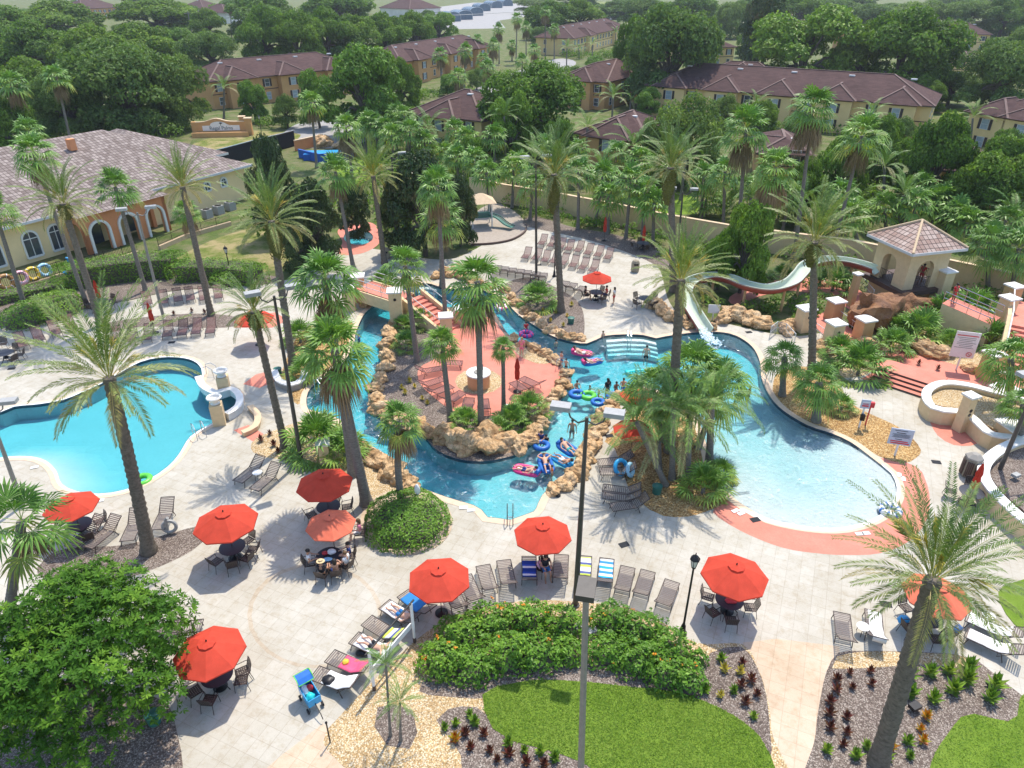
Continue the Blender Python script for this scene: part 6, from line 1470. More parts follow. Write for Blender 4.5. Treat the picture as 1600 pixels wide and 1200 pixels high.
# ---- walls with arched openings (one ring, extruded)
def archring(W, Hh, ops, n=12):
    """ops: (u0, u1, spring) openings reaching the floor, round headed"""
    ring = [(0, 0)]
    for u0, u1, sp in ops:
        c, r_ = (u0 + u1) / 2, (u1 - u0) / 2; ring.append((u0, 0))
        ring += [(c - r_ * math.cos(math.pi * k / n), sp + r_ * math.sin(math.pi * k / n)) for k in range(n + 1)]; ring.append((u1, 0))
    ring += [(W, 0), (W, Hh), (0, Hh)]; return ring
def wall_ring(mb, o, an, ring, th):
    """vertical slab: ring (u, z) starting at o along angle an, th thick to the inside"""
    c, s = math.cos(an), math.sin(an); nx, ny = -s, c; o = Vector(o)
    f0 = [(o.x + u * c, o.y + u * s, o.z + z) for u, z in ring]; f1 = [(x + nx * th, y + ny * th, z) for x, y, z in f0]
    # split into triangles so the concave ring stays clean
    V_, _, T_, _, _, _ = delaunay_2d_cdt([Vector(p) for p in ring], [(i, (i + 1) % len(ring)) for i in range(len(ring))], [], 1, 1e-5)
    for t_ in T_:
        a, b, d = (V_[i] for i in t_)
        if (b - a).cross(d - a) < 0: b, d = d, b
        cc = (a + b + d) / 3
        if not inside(ring, cc.x, cc.y): continue
        P3 = [(o.x + p.x * c, o.y + p.x * s, o.z + p.y) for p in (a, b, d)]
        mb.tri(P3); mb.tri([(x + nx * th, y + ny * th, z) for x, y, z in P3][::-1])
    n = len(ring)
    for i in range(n): j = (i + 1) % n; mb.quad([f0[j], f0[i], f1[i], f1[j]])
def archband(mb, o, an, u0, u1, sp, wd=.16, out=.05, th=.1, n=12):
    c, s = math.cos(an), math.sin(an); m_, r_ = (u0 + u1) / 2, (u1 - u0) / 2; o = Vector(o)
    pth = [(u0 - wd / 2, 0)] + [(m_ - (r_ + wd / 2) * math.cos(math.pi * k / n), sp + (r_ + wd / 2) * math.sin(math.pi * k / n)) for k in range(n + 1)] + [(u1 + wd / 2, 0)]
    P = [Vector((o.x + u * c + s * out, o.y + u * s - c * out, o.z + z)) for u, z in pth]
    for i in range(len(P) - 1): mb.beam(P[i], P[i + 1], th if abs(P[i + 1].z - P[i].z) > 9 else wd, wd)

# ---- clubhouse
A0, B0 = Vector((-60.0, 47.1, 0)), Vector((-33.9, 91.3, 0)); CA = math.atan2(B0.y - A0.y, B0.x - A0.x); CL = (B0 - A0).length
club = thing('clubhouse', 'yellow clubhouse with a broad clay tile roof and arched porch at the left', 'clubhouse', A0, CA)
zE = 4.2; m = MB(); m.box((CL / 2, 10.6, zE / 2 - .05), (CL, 21.2, zE - .1)); m.box((CL - 4.5, 17, zE / 2 - .05), (15, 15.9, zE - .12)); m.build('wall', M['club_wall'], club)
F_, _ = hip(0, CL, 0, 21.2, zE, 4.9, .8); g, _ = hip(CL - 12, CL + 3, 8, 25, zE + .03, 3.4, .8); uvbuild(F_ + g, 'roof', M['tile'], club)
e = MB()
for a, b in (((-.8, -.8), (CL + .8, -.8)), ((CL + .8, -.8), (CL + .8, 8)), ((CL + 3.8, 7.2), (CL + 3.8, 25.8)), ((CL + .8, 7.2), (CL + 3.8, 7.2))): e.beam((a[0], a[1], zE - .12), (b[0], b[1], zE - .12), .08, .26)
e.box((CL / 2, 10.6, zE - .22), (CL + 1.5, 22.7, .06)); e.build('fascia', M['fascia'], club)
def on_facade(px, py):
    u = Vector(((px - 800) / F, 0, 0)); v = (py - 600) / F; d = Vector(((px - 800) / F, CP - v * SP, -SP - v * CP)); nrm = Vector((math.sin(CA), -math.cos(CA), 0)); k = (A0 - Vector((0, 0, H))).dot(nrm) / d.dot(nrm)
    p = Vector((0, 0, H)) + d * k; q = p - A0; return (q.x * math.cos(CA) + q.y * math.sin(CA), p.z)
def archwin(u, z0, wd, ht, light=False):
    f = MB(); n = 10; r_ = wd / 2; pts = [(u - r_, z0)] + [(u - r_ * math.cos(math.pi * k / n), z0 + ht - r_ + r_ * math.sin(math.pi * k / n)) for k in range(n + 1)] + [(u + r_, z0), (u - r_, z0)]
    for i in range(len(pts) - 1): f.beam((pts[i][0], -.06, pts[i][1]), (pts[i + 1][0], -.06, pts[i + 1][1]), .14, .2)
    f.beam((u - r_, -.05, z0 + ht - r_), (u + r_, -.05, z0 + ht - r_), .08, .08); f.beam((u, -.05, z0), (u, -.05, z0 + ht), .06, .07)
    fo = f.build('window', M['white_paint'], club); p = MB(); p.tri([(a, -.03, b) for a, b in pts[:-1]]); p.build('pane', M['pane'], fo)
for px, wd, ht in ((2, 1.5, 2.5), (60, 1.55, 2.6), (102, 1.4, 2.6)):
    u, z = on_facade(px, 412 if px > 10 else 428); archwin(u, .5, wd, ht)
for px in (325, 352): 
    u, z = on_facade(px, 300); archwin(u, 2.2, .9, 1.1)
# porch in front of the facade: rust walls with white trimmed arches
u0, _ = on_facade(118, 400); u1, _ = on_facade(247, 372); W = u1 - u0; wm = MB(); tb = MB(); po = 3.0; nA = 3; pw = W / nA
def L2W(u, y, z=0): return Vector((u, y, z))
ring = archring(W, 4.0, [(i * pw + .65, (i + 1) * pw - .65, 2.1) for i in range(nA)]); wall_ring(wm, (u0, -po, 0), 0, ring, .4)
r2 = archring(po, 4.0, [(.6, po - .5, 2.1)]); wall_ring(wm, (u0 + W, -po, 0), math.pi / 2, r2, .4); wall_ring(wm, (u0, 0, 0), -math.pi / 2, r2, .4)
porch = wm.build('porch', M['rust_wall'], club)
for i in range(nA): archband(tb, (u0, -po, 0), 0, i * pw + .65, (i + 1) * pw - .65, 2.1, .24, .06)
tb.build('arch_trim', M['white_paint'], porch)
F_, _ = hip(u0, u0 + W, -po, 1.5, 4.02, 1.2, .5); uvbuild(F_, 'porch_roof', M['tile'], porch)
dm = MB(); dm.box((u0 + W * .3, -.06, 1.2), (1.1, .1, 2.4)); dm.box((u0 + W * .72, -.06, 1.3), (1.1, .1, 2.2)); dm.build('door', M['pane'], club)
cm = MB(); cm.box((CL - 16, 8, zE + 4.4), (.7, .7, 1.2)); cm.build('chimney', M['rust_wall'], club)
# iron fence with a low wall along the clubhouse
def fence(pts, label, ht=1.15, low=.35, step=.16):
    P = GP(pts, low); t = thing('iron_fence', label, 'fence', (P[0].x, P[0].y, 0)); o = Vector((P[0].x, P[0].y, 0)); P = [Vector((a.x, a.y, 0)) - o for a in P]; c = MB(); b = MB()
    for i in range(len(P) - 1):
        c.beam(P[i] + Vector((0, 0, low / 2)), P[i + 1] + Vector((0, 0, low / 2)), .3, low); n = int((P[i + 1] - P[i]).length / step)
        for z in (low + .12, low + ht): b.beam(P[i] + Vector((0, 0, z)), P[i + 1] + Vector((0, 0, z)), .04, .04)
        for k in range(n + 1): q = P[i].lerp(P[i + 1], k / n); w_ = .05 if k % 12 == 0 else .02; b.beam(q + Vector((0, 0, low)), q + Vector((0, 0, low + ht + (.08 if k % 12 == 0 else 0))), w_, w_)
    if low > .1: c.build('low_wall', M['wall_cap'], t)
    b.build('railing', M['iron'], t); return t
fence([(-40, 470), (0, 456), (60, 438), (112, 422)], 'black iron fence on a low wall with inner tubes leaning on it'); fence([(120, 420), (165, 408), (215, 392)], 'black iron fence before the clubhouse porch', .95, .15); fence([(248, 384), (290, 366), (360, 346)], 'black iron fence on the low wall at the air conditioners', .8, .45)
def ring_float(px, py, Rr, r_, mats, label, tilt=R(72), z=.95, an=CA, face=None):
    p = G(px, py, z); t = thing('inner_tube', label, 'pool float', p, an); m = MB(); m.torus(Rr, r_, 24, 9); o = m.build('ring', M[mats[0]], t, 'all'); t.rotation_euler = (tilt, 0, an)
    if len(mats) > 1: 
        s = MB(); s.torus(Rr, r_ * 1.02, 24, 9); me = s
        b = MB(); n = 24
        for k in range(0, n, 4): a0 = 2 * math.pi * k / n; b.tube([((Rr) * math.cos(a0 + j * .05), (Rr) * math.sin(a0 + j * .05), 0) for j in range(3)], r_ * 1.03, 9)
        b.build('stripes', M[mats[1]], t, True)
    return t
ring_float(9, 441, .58, .20, ('brown_v', 'white_vinyl'), 'brown inner tube leaning at the left end of the iron fence'); ring_float(33, 434, .50, .18, ('pale_pink', 'white_vinyl'), 'pale pink inner tube on the iron fence'); ring_float(51, 428, .52, .17, ('yellow', 'white_vinyl'), 'yellow inner tube on the iron fence'); ring_float(70, 422, .50, .17, ('pale_blue', 'white_vinyl'), 'pale blue inner tube on the iron fence')
p = G(99, 414, 1.0); t = thing('crescent_float', 'bright blue crescent shaped float against the iron fence', 'pool float', p, CA); t.rotation_euler = (R(75), 0, CA); m = MB(); pts = [(math.cos(a) * .75, math.sin(a) * .75, 0) for a in np.linspace(-2.2, .9, 14)]; m.tube(pts, [.06 + .34 * math.sin(math.pi * i / 13) for i in range(14)], 10); m.build('crescent', M['sky_blue'], t, True)
for i, (x, y) in enumerate([(325, 340), (343, 334), (361, 328)]):
    t = thing('air_conditioner', '%s grey air conditioner from the left at the clubhouse end' % ORD[i], 'air conditioner', G(x, y), CA, 'air conditioners'); m = MB(); m.box((0, 0, .5), (.95, .95, 1.0)); m.build('casing', M['light_head'], t); m = MB(); m.lathe([(.05, 1.01), (.38, 1.01), (.40, 1.03), (.05, 1.04)], 16); m.build('fan_grille', M['iron'], t)

# ---- boundary wall, screen fence, entrance monument, blue basin
def longwall(name, pts, ht, th, mat, capmat, label, cat, z0=0.0, closed=False, capw=.12, caph=.1, smooth=False, zpx=0.0):
    P = GP(pts, zpx); P = [Vector((a.x, a.y, 0)) for a in P]
    if smooth: P = catmull(P, .35) if closed else catmull_open(P, .35)
    t = thing(name, label, cat, P[0] + Vector((0, 0, z0))); o = P[0].copy(); P = [a - o for a in P]; n = len(P); m = MB(); c = MB()
    def ribbon(mb, w_, za, zb):
        L_, R_ = [], []
        for i in range(n):
            if closed: d = P[(i + 1) % n] - P[i - 1]
            else: d = P[min(i + 1, n - 1)] - P[max(i - 1, 0)]
            d.normalize(); s = Vector((d.y, -d.x, 0)) * w_ / 2; L_.append(P[i] - s); R_.append(P[i] + s)
        b = len(mb.v)
        for a, e in zip(L_, R_): mb.v += [(a.x, a.y, za), (a.x, a.y, zb), (e.x, e.y, zb), (e.x, e.y, za)]
        for i in range(n if closed else n - 1):
            j = (i + 1) % n
            for k in range(4): mb.f.append((b + i * 4 + k, b + i * 4 + (k + 1) % 4, b + j * 4 + (k + 1) % 4, b + j * 4 + k)); mb.t.append(0)
        if not closed: mb.f += [(b, b + 1, b + 2, b + 3)[::-1], (b + (n - 1) * 4, b + (n - 1) * 4 + 1, b + (n - 1) * 4 + 2, b + (n - 1) * 4 + 3)]; mb.t += [0, 0]
    ribbon(m, th, 0, ht); m.build('wall_body', M[mat], t); ribbon(c, th + capw, ht, ht + caph); c.build('cap', M[capmat], t); return t
longwall('boundary_wall', [(735, 306), (790, 318), (850, 328), (900, 338), (960, 350), (1040, 368), (1137, 386), (1210, 396), (1330, 412), (1500, 450), (1640, 484)], 2.3, .3, 'stucco', 'wall_cap', 'long tan boundary wall with a pale cap behind the sun deck and slide', 'wall')
longwall('screen_fence', [(340, 262), (395, 246), (462, 228)], 2.4, .08, 'screen', 'steel', 'black mesh screen fence with a pale top rail behind the clubhouse', 'fence'); longwall('basin_wall', [(468, 246), (500, 254), (552, 250)], 1.2, .2, 'bluebasin', 'bluebasin', 'blue painted wall of the small basin beyond the spa', 'wall'); longwall('garden_wall', [(462, 236), (480, 232), (505, 226)], 1.6, .3, 'rust_wall', 'wall_cap', 'low rust wall beside the blue basin', 'wall')
boulder(505, 228, 2.6, 'large brown rock above the blue basin', group=None); boulder(530, 232, 1.6, 'smaller brown rock above the blue basin', group=None)
t = thing('basin_water_tray', 'bright blue water basin beyond the dark magnolias', 'basin', G(515, 247), .1); m = MB(); m.box((0, 0, .45), (7.5, 3.0, .9)); m.build('tray', M['bluebasin'], t); m = MB(); m.box((0, 0, .92), (7.2, 2.7, .05)); m.build('water', M['sky_blue'], t)
p = G(348, 212); t = thing('entrance_monument', 'tan entrance sign wall with a white lettered panel', 'sign', p, .12, None, .74); m = MB(); n = 16; W = 11.5
top = [(-W / 2 + W * i / n, 3.1 + .75 * math.exp(-((i / n - .42) / .17) ** 2)) for i in range(n + 1)]; ring = [(a + W / 2, b) for a, b in ([(-W / 2, 0), (W / 2, 0)] + top[::-1])]; wall_ring(m, (-W / 2, 0, 0), 0, ring, .5); m.build('wall_body', M['tan_wall'], t)
c = MB()
for i in range(n): c.beam((top[i][0], .25, top[i][1] + .06), (top[i + 1][0], .25, top[i + 1][1] + .06), .75, .16)
c.build('cap', M['wall_cap'], t); c = MB(); c.box((W / 2 + .7, .1, 1.9), (1.4, 1.4, 3.8)); c.box((-W / 2 - .5, .6, 1.6), (1.1, 1.1, 3.2)); c.box((W / 2 - .9, 1.3, 2), (1.2, 1.2, 4.0)); c.build('pier', M['tan_wall'], t); c = MB(); c.box((W / 2 + .7, .1, 3.9), (1.8, 1.8, .2)); c.box((W / 2 - .9, 1.3, 4.1), (1.6, 1.6, .2)); c.build('pier_cap', M['wall_cap'], t)
c = MB(); c.box((0, -2.0, .55), (W + 1.5, .4, 1.1)); c.box((0, -1.1, .9), (W, 1.6, .2)); c.build('planter', M['tan_wall'], t)
c = MB(); pn = [(-4.3, 1.2), (4.3, 1.2), (4.3, 2.35), (2.0, 2.4)] + [(2.0 * math.cos(math.pi * k / 8) - .5 + .5 * k / 8 * 0, 2.4 + .85 * math.sin(math.pi * k / 8)) for k in range(1, 8)] + [(-2.4, 2.4), (-4.3, 2.35)]; c.tri([(a, -.06, b) for a, b in pn]); po_ = c.build('sign_panel', M['white_paint'], t)
def textpart(s, size, loc, rot, mat, parent, name='lettering', align='CENTER', extrude=.01):
    cu = bpy.data.curves.new(name, 'FONT'); cu.body = s; cu.size = size; cu.align_x = align; cu.align_y = 'CENTER'; cu.extrude = extrude
    o = bpy.data.objects.new(name, cu); COL.objects.link(o); dg = bpy.context.evaluated_depsgraph_get(); me = bpy.data.meshes.new_from_object(o.evaluated_get(dg)); bpy.data.objects.remove(o); bpy.data.curves.remove(cu)
    me.materials.clear(); me.materials.append(mat); q = bpy.data.objects.new(name, me); COL.objects.link(q); q.parent = parent; q.location = loc; q.rotation_euler = rot; return q
M['teal_ink'] = plain('dark teal lettering', (.03, .10, .13), .6, .05, 3); M['black_ink'] = plain('black sign ink', (.02, .02, .03), .6, .05, 3); M['red_ink'] = plain('red sign ink', (.55, .04, .05), .6, .05, 3); M['sign_blue'] = plain('pale blue sign board', (.42, .47, .56), .5, .05, 3); M['sign_white'] = plain('white sign board', (.70, .68, .68), .5, .05, 3)
textpart('Regal Palms', 1.15, (0, -.09, 1.75), (R(90), 0, 0), M['teal_ink'], po_)
m = MB(); m.tube([(0, -.1, 2.35), (.08, -.1, 2.75)], .05, 5)
for k in range(7): a = R(20 + 23 * k); m.beam((.08, -.1, 2.75), (.08 + .42 * math.cos(a), -.1, 2.8 + .28 * math.sin(a)), .06, .07)
m.build('palm_emblem', M['black_ink'], po_)

# ---- square stucco pillars with white caps
def pillar(x, y, ht, label, wd=.62, mat='stucco', rz=.2, z0=0.0, speaker=False):
    t = thing('pillar', label, 'pillar', G(x, y, z0), rz, 'capped stucco pillars'); m = MB(); m.box((0, 0, ht / 2), (wd, wd, ht), taper=.94); m.build('shaft', M[mat], t); c = MB(); c.box((0, 0, ht + .06), (wd + .18, wd + .18, .12)); c.box((0, 0, ht + .14), (wd + .1, wd + .1, .04), taper=.6); c.build('cap', M['cap'], t)
    if speaker:
        s = MB()
        for z in speaker: s.tube([(0, -wd / 2 - .012, ht * z), (0, -wd / 2 + .02, ht * z)], .12, 14)
        s.build('speaker', M['iron'], t)
    return t
pillar(509, 722, 1.35, 'tan pillar in the gravel bed behind the shaded umbrella'); pillar(563, 470, 2.3, 'pillar at the far side of the footbridge', 1.0, 'stucco_or', .1); pillar(548, 484, 2.0, 'pillar at the near left end of the footbridge', .9, 'stucco', .1)
pillar(621, 508, 3.0, 'tallest pillar where the footbridge meets its stairs', 1.05, 'stucco', .1, speaker=(.82,)); pillar(698, 528, 1.9, 'pillar at the foot of the footbridge stairs', .95, 'stucco', .15, speaker=(.5,)); pillar(722, 505, 1.3, 'pillar behind the foot of the footbridge stairs', .95, 'stucco_or', .15)
for x, y, h_, lb, sp in [(1253, 516, 1.9, 'left rear pillar of the red bridge below the tower', (.7,)), (1300, 500, 1.7, 'right rear pillar of the red bridge below the tower', None), (1298, 540, 1.9, 'left front pillar of the red bridge below the tower', (.7,)), (1345, 530, 1.7, 'right front pillar of the red bridge below the tower', None)]: pillar(x, y, h_, lb, 1.05, 'stucco_or' if sp is None else 'stucco', .3, speaker=sp)
pillar(1462, 478, 3.2, 'pillar at the head of the tower stairs', 1.05, 'stucco', .3); pillar(1558, 520, 3.0, 'pillar at the turn of the tower stairs', 1.0, 'stucco', .3); pillar(1566, 500, 3.0, 'far pillar at the turn of the tower stairs', 1.0, 'stucco_or', .3); pillar(1540, 590, 1.9, 'pillar behind the large rules sign at the foot of the stairs', 1.0, 'stucco_or', .3); pillar(1328, 478, 2.9, 'thin pillar carrying the slide', .5, 'stucco_or', .3)
pillar(1498, 672, 2.5, 'flared speaker pillar on the red apron', .62, 'stucco', .35, speaker=(.52, .64)); pillar(1563, 628, 1.0, 'wide stub pillar in the curved planter', 1.3, 'stucco_or', .4); pillar(1573, 690, 1.2, 'corner pillar of the curved planter with a speaker', 1.3, 'stucco', .2, speaker=(.5,))
for x, y, h_, lb in [(344, 662, 1.5, 'urn topped pillar at the front of the raised spa wall'), (352, 612, 1.2, 'urn topped pillar at the back of the raised spa wall')]:
    t = thing('urn_pillar', lb, 'pillar', G(x, y), .3); m = MB(); m.box((0, 0, h_ / 2), (.75, .75, h_)); m.build('shaft', M['stucco'], t); m = MB(); m.lathe([(.2, h_), (.3, h_ + .05), (.22, h_ + .15), (.42, h_ + .42), (.48, h_ + .48), (.44, h_ + .54), (.34, h_ + .5), (.3, h_ + .35)], 18); m.build('urn', M['cap'], t, True)
longwall('raised_pool_wall', [(312, 598), (320, 613), (340, 623), (362, 617), (376, 628), (374, 645), (356, 657)], .45, .35, 'white_tile', 'cap', 'raised curved spillover wall of the swimming pool', 'wall', smooth=True)
longwall('low_curb', [(392, 640), (404, 655), (400, 672), (380, 682)], .25, .3, 'stucco', 'wall_cap', 'low curved curb beside the red path and urn pillar', 'wall', smooth=True); longwall('round_planter_curb', [(430, 588), (438, 604), (458, 610), (474, 602), (478, 586)], .45, .35, 'greyblock', 'cap', 'curved stone curb below the mossy date palm', 'wall', smooth=True)

# ---- footbridge with stairs onto the island
pa, pb = G(556, 478, 0), G(621, 500, 0); t = thing('footbridge', 'red floored footbridge over the river with stairs to the island', 'bridge', pa, azim(pa, pb)); L = (pb - pa).length; w_ = 2.2
m = MB(); m.box((L / 2, 1.1, 1.45), (L, w_, .3)); m.build('deck', M['red'], t); m = MB(); m.box((L / 2, .0, 1.1), (L, .25, 1.0)); m.box((L / 2, w_ + .02, 1.1), (L, .25, 1.0)); m.build('side_wall', M['stucco'], t)
for y_ in (0, w_):
    q = MB()
    for z in (2.55, 2.1): q.tube([(0, y_, z), (L, y_, z)], .03, 6)
    for k in range(4): q.tube([(L * k / 3, y_, 1.6), (L * k / 3, y_, 2.55)], .025, 6)
    q.build('handrail', M['rail'], t)
q0, q1 = G(632, 500, 0), G(692, 524, 0); t = thing('island_stairs', 'red steps with a sloping tan side wall going down from the footbridge', 'stairs', q0, azim(q0, q1)); L = (q1 - q0).length; n = 9
m = MB()
for k in range(n): m.box((L * (k + .5) / n, 1.0, (1.6 * (n - k) / n) / 2 + .03), (L / n, 2.0, 1.6 * (n - k) / n))
m.build('steps', M['red'], t)
for y_ in (-.14, 2.14):
    m = MB(); vs = [(0, y_ - .13, 0), (L, y_ - .13, 0), (L, y_ - .13, .5), (0, y_ - .13, 2.1)]; vs += [(a, b + .26, c) for a, b, c in vs]; m.faces(vs, [(0, 1, 2, 3), (7, 6, 5, 4), (3, 2, 6, 7), (0, 3, 7, 4), (1, 5, 6, 2)]); m.build('side_wall', M['stucco'], t)
    h_ = MB(); h_.tube([(0, y_, 2.9), (L, y_, 1.3)], .03, 6)
    for k in range(4): x = L * (k + .3) / 4; h_.tube([(x, y_, 2.0 - 1.6 * x / L), (x, y_, 2.9 - 1.6 * x / L)], .02, 6)
    h_.build('handrail', M['rail'], t)
# ---- slide tower
tc = G(1432, 376, 5.3); TA = R(15); t = thing('slide_tower', 'tan slide tower with arched openings and a tiled pyramid roof', 'tower', (tc.x, tc.y, 0), TA); fz = 1.75; hw = 2.0
m = MB()
for k in range(4):
    a = k * math.pi / 2; o = Vector((-hw, -hw, 0)); c, s = math.cos(a), math.sin(a); o = Vector((o.x * c - o.y * s, o.x * s + o.y * c, fz)); wall_ring(m, o, a, archring(2 * hw - .38, 3.5, [(1.0, 2 * hw - 1.0 - .38, 1.65)]), .38)
m.build('arcade', M['stucco'], t)
m = MB(); m.box((0, 0, fz - .2), (2 * hw + .9, 2 * hw + .9, .4)); m.build('platform', M['brown_trim'], t); m = MB(); m.box((0, .3, (fz - .4) / 2), (2 * hw - .2, 2 * hw - .6, fz - .42)); m.build('base', M['stucco'], t)
F_, q = hip(-hw, hw, -hw, hw, 5.3, 1.75, .72); ro = uvbuild(F_, 'roof', M['tile_pale'], t); e = MB(); c4 = q[:4]
for i in range(4): e.beam(c4[i] + Vector((0, 0, -.12)), c4[(i + 1) % 4] + Vector((0, 0, -.12)), .1, .22)
e.box((0, 0, 5.12), (2 * hw + 1.3, 2 * hw + 1.3, .06)); e.build('fascia', M['fascia'], t)
rd = MB()
for i in range(4): rd.tube([c4[i] + Vector((0, 0, .05)), q[4] + Vector((0, 0, .06))], .10, 7)
rd.build('ridge_tiles', M['wall_cap'], ro); b = MB()
for sx, sy, ax in ((0, -1, 0), (-1, 0, 1), (1, 0, 1)):
    for z in (fz + .95, fz + .12): b.beam((sx * 1.9 - (1 - ax) * 1.0, sy * 1.9 - ax * 1.0, z), (sx * 1.9 + (1 - ax) * 1.0, sy * 1.9 + ax * 1.0, z), .04, .04)
    for k in range(12): u = -1 + 2 * k / 11; b.beam((sx * 1.9 + u * (1 - ax), sy * 1.9 + u * ax, fz + .1), (sx * 1.9 + u * (1 - ax), sy * 1.9 + u * ax, fz + .95), .02, .02)
b.build('railing', M['brown_trim'], t)
# rock waterfall under the tower
def mrock():
    m = N('wet brown rock'); co = m.coord(); f = m.noise(m.coord((1, 1, .5)), 1.0, 8, .7, .4); m.base(m.ramp(f, [(.3, (.11, .045, .02)), (.5, (.24, .105, .04)), (.7, (.36, .19, .085))])).rough(.55, .4); m.bump(m.noise(co, 3, 7, .7), .9, .2); return m.m
M['wet_rock'] = mrock(); m = MB(); m.ico((0, 0, 1.1), 1.0, 4, (2.2, 1.7, 1.8), .4, 12, freq=1.1, ridge=.22); o = m.build('rock_waterfall', M['wet_rock'], None, True, label='brown rock waterfall mass below the slide tower', cat='rock'); o.location = G(1368, 512, 0); o.rotation_euler = (0, 0, .2)
m = MB(); m.ico((0, 0, .9), 1.0, 4, (2.2, 1.3, 1.2), .4, 15, freq=1.1, ridge=.22); o = m.build('rock_waterfall', M['wet_rock'], None, True, label='right shoulder of the brown rock mass below the tower', cat='rock'); o.location = G(1412, 500, 0)
# slide: an open trough on posts, path given by height
SP_ = [(1368, 428, 2.2), (1345, 420, 2.2), (1318, 414, 2.2), (1290, 413, 2.2), (1262, 420, 2.15), (1248, 436, 2.1), (1232, 450, 2.0), (1200, 458, 1.85), (1165, 452, 1.75), (1140, 442, 1.65), (1115, 438, 1.5), (1085, 444, 1.3), (1070, 458, 1.15), (1072, 474, .95), (1082, 492, .65), (1092, 508, .35), (1101, 522, .1)]
pp = catmull_open([G(x, y, z) for x, y, z in SP_], .35); t = thing('water_slide', 'pale green water slide with a maroon underside curling from the tower to the pool', 'water slide', pp[0]); o = pp[0].copy(); n = 9; ins, outs = MB(), MB()
for mbx, rr in ((ins, .52), (outs, .58)):
    for i, p in enumerate(pp):
        d = (pp[min(i + 1, len(pp) - 1)] - pp[max(i - 1, 0)]).normalized(); s = d.cross(Vector((0, 0, 1))).normalized(); u = s.cross(d).normalized()
        for k in range(n):
            a = math.pi * (-.04 + 1.08 * k / (n - 1)); mbx.v.append(tuple(p - o + s * math.cos(a) * rr * 1.15 - u * math.sin(a) * rr + u * rr * .9))
    for i in range(len(pp) - 1):
        for k in range(n - 1): mbx.f.append((i * n + k, (i + 1) * n + k, (i + 1) * n + k + 1, i * n + k + 1)); mbx.t.append(0)
ins.build('flume', M['slide_gel'], t, True); outs.build('underside', M['slide_under'], t, True); l = MB()
for e_ in (0, n - 1):
    l.tube([ins.v[i * n + e_] for i in range(len(pp))], .07, 6)
l.build('lip', M['slide_gel'], t, True); l = MB()
for i in range(6, len(pp) - 10, 9): q = pp[i] - o; l.tube([(q.x, q.y, -o.z), (q.x, q.y, q.z - .1)], .12, 8)
l.build('post', M['stucco_or'], t)
wd_ = (pp[-1] - pp[-4]).normalized(); a0 = pp[-3]; m = MB(); r = random.Random(4)
for i in range(420):
    k = r.random(); q = a0 + Vector((wd_.x, wd_.y, 0)) * (k * 2.6) + Vector((r.gauss(0, .12 + .25 * k), r.gauss(0, .12 + .25 * k), 0)); q.z = max(WZ - .02, a0.z * (1 - k) + .12 * r.random()); m.ico(q, r.uniform(.03, .09), 1)
o = m.build('splash', M['splash'], None); o['kind'] = 'stuff'; o['label'] = 'white splash where the slide meets the pool'
# red path bridge below the tower, its rails, the tower stairs and fence behind the slide
m = MB(); P = GP([(1262, 500), (1290, 486), (1345, 524), (1312, 545)], .12); m.prism([(a.x, a.y) for a in P], .02, .12); o = m.build('red_path_bridge', M['red'], kind='structure')
def rail(pts, label, ht=.95, mat='rail', bars=0, z=0.03, name='railing', cat='railing'):
    P = GP(pts, z); t = thing(name, label, cat, P[0]); o = P[0].copy(); P = [a - o for a in P]; m = MB(); up = Vector((0, 0, ht)); m.tube([P[0], P[0] + up] , .025, 6); m.tube([a + up for a in P], .028, 6); m.tube([a + up * .5 for a in P], .018, 6)
    for a in P[1:]: m.tube([a, a + up], .025, 6)
    if bars:
        for i in range(len(P) - 1):
            for k in range(bars): q = P[i].lerp(P[i + 1], (k + .5) / bars); m.tube([q + up * .08, q + up], .012, 5)
    m.build('rail_tubes', M[mat], t); return t
rail([(1263, 515), (1292, 537)], 'metal rail on the left of the red path bridge', bars=8); rail([(1306, 500), (1340, 526)], 'metal rail on the right of the red path bridge', bars=8); rail([(1202, 528), (1212, 520), (1226, 524), (1240, 540)], 'curved pale railing beside the pool below the slide', 1.0, bars=8); rail([(1306, 440), (1345, 450), (1362, 470)], 'white picket railing behind the slide support', 1.0, 'white_paint', 9); rail([(1196, 585), (1206, 594)], 'small steel grab rail at the pool edge by the young palms', .8, 'steel'); rail([(1184, 592), (1195, 602)], 'second small steel grab rail at the pool edge', .8, 'steel')
sa, sb = G(1590, 506, 1.9), G(1575, 580, .03); sa.z = 0; t = thing('tower_stairs', 'red steps climbing towards the slide tower at the right edge', 'stairs', sb, azim(sb, sa)); L = (Vector((sa.x, sa.y, 0)) - Vector((sb.x, sb.y, 0))).length; n = 10; m = MB()
for k in range(n): m.box((L * (k + .5) / n, -1.2, 1.9 * (k + 1) / n / 2), (L / n, 3.4, 1.9 * (k + 1) / n))
m.box((L + 2.6, -1.2, .93), (5.2, 3.4, 1.86)); m.build('steps', M['red'], t); m = MB(); vs = [(0, .52, 0), (L + 5, .52, 0), (L + 5, .52, 2.6), (L, .52, 2.5), (0, .52, .6)]; vs += [(a, .82, c) for a, b, c in vs]; m.faces(vs, [(0, 1, 2, 3, 4)[::-1], (5, 6, 7, 8, 9), (4, 3, 8, 9), (3, 2, 7, 8), (0, 4, 9, 5)]); m.build('side_wall', M['stucco'], t); h_ = MB(); h_.tube([(0, .55, 1.0), (L, .55, 2.9), (L + 5, .55, 3.0)], .05, 6); h_.tube([(0, .55, .7), (L, .55, 2.6)], .03, 6); h_.build('handrail', M['white_paint'], t)
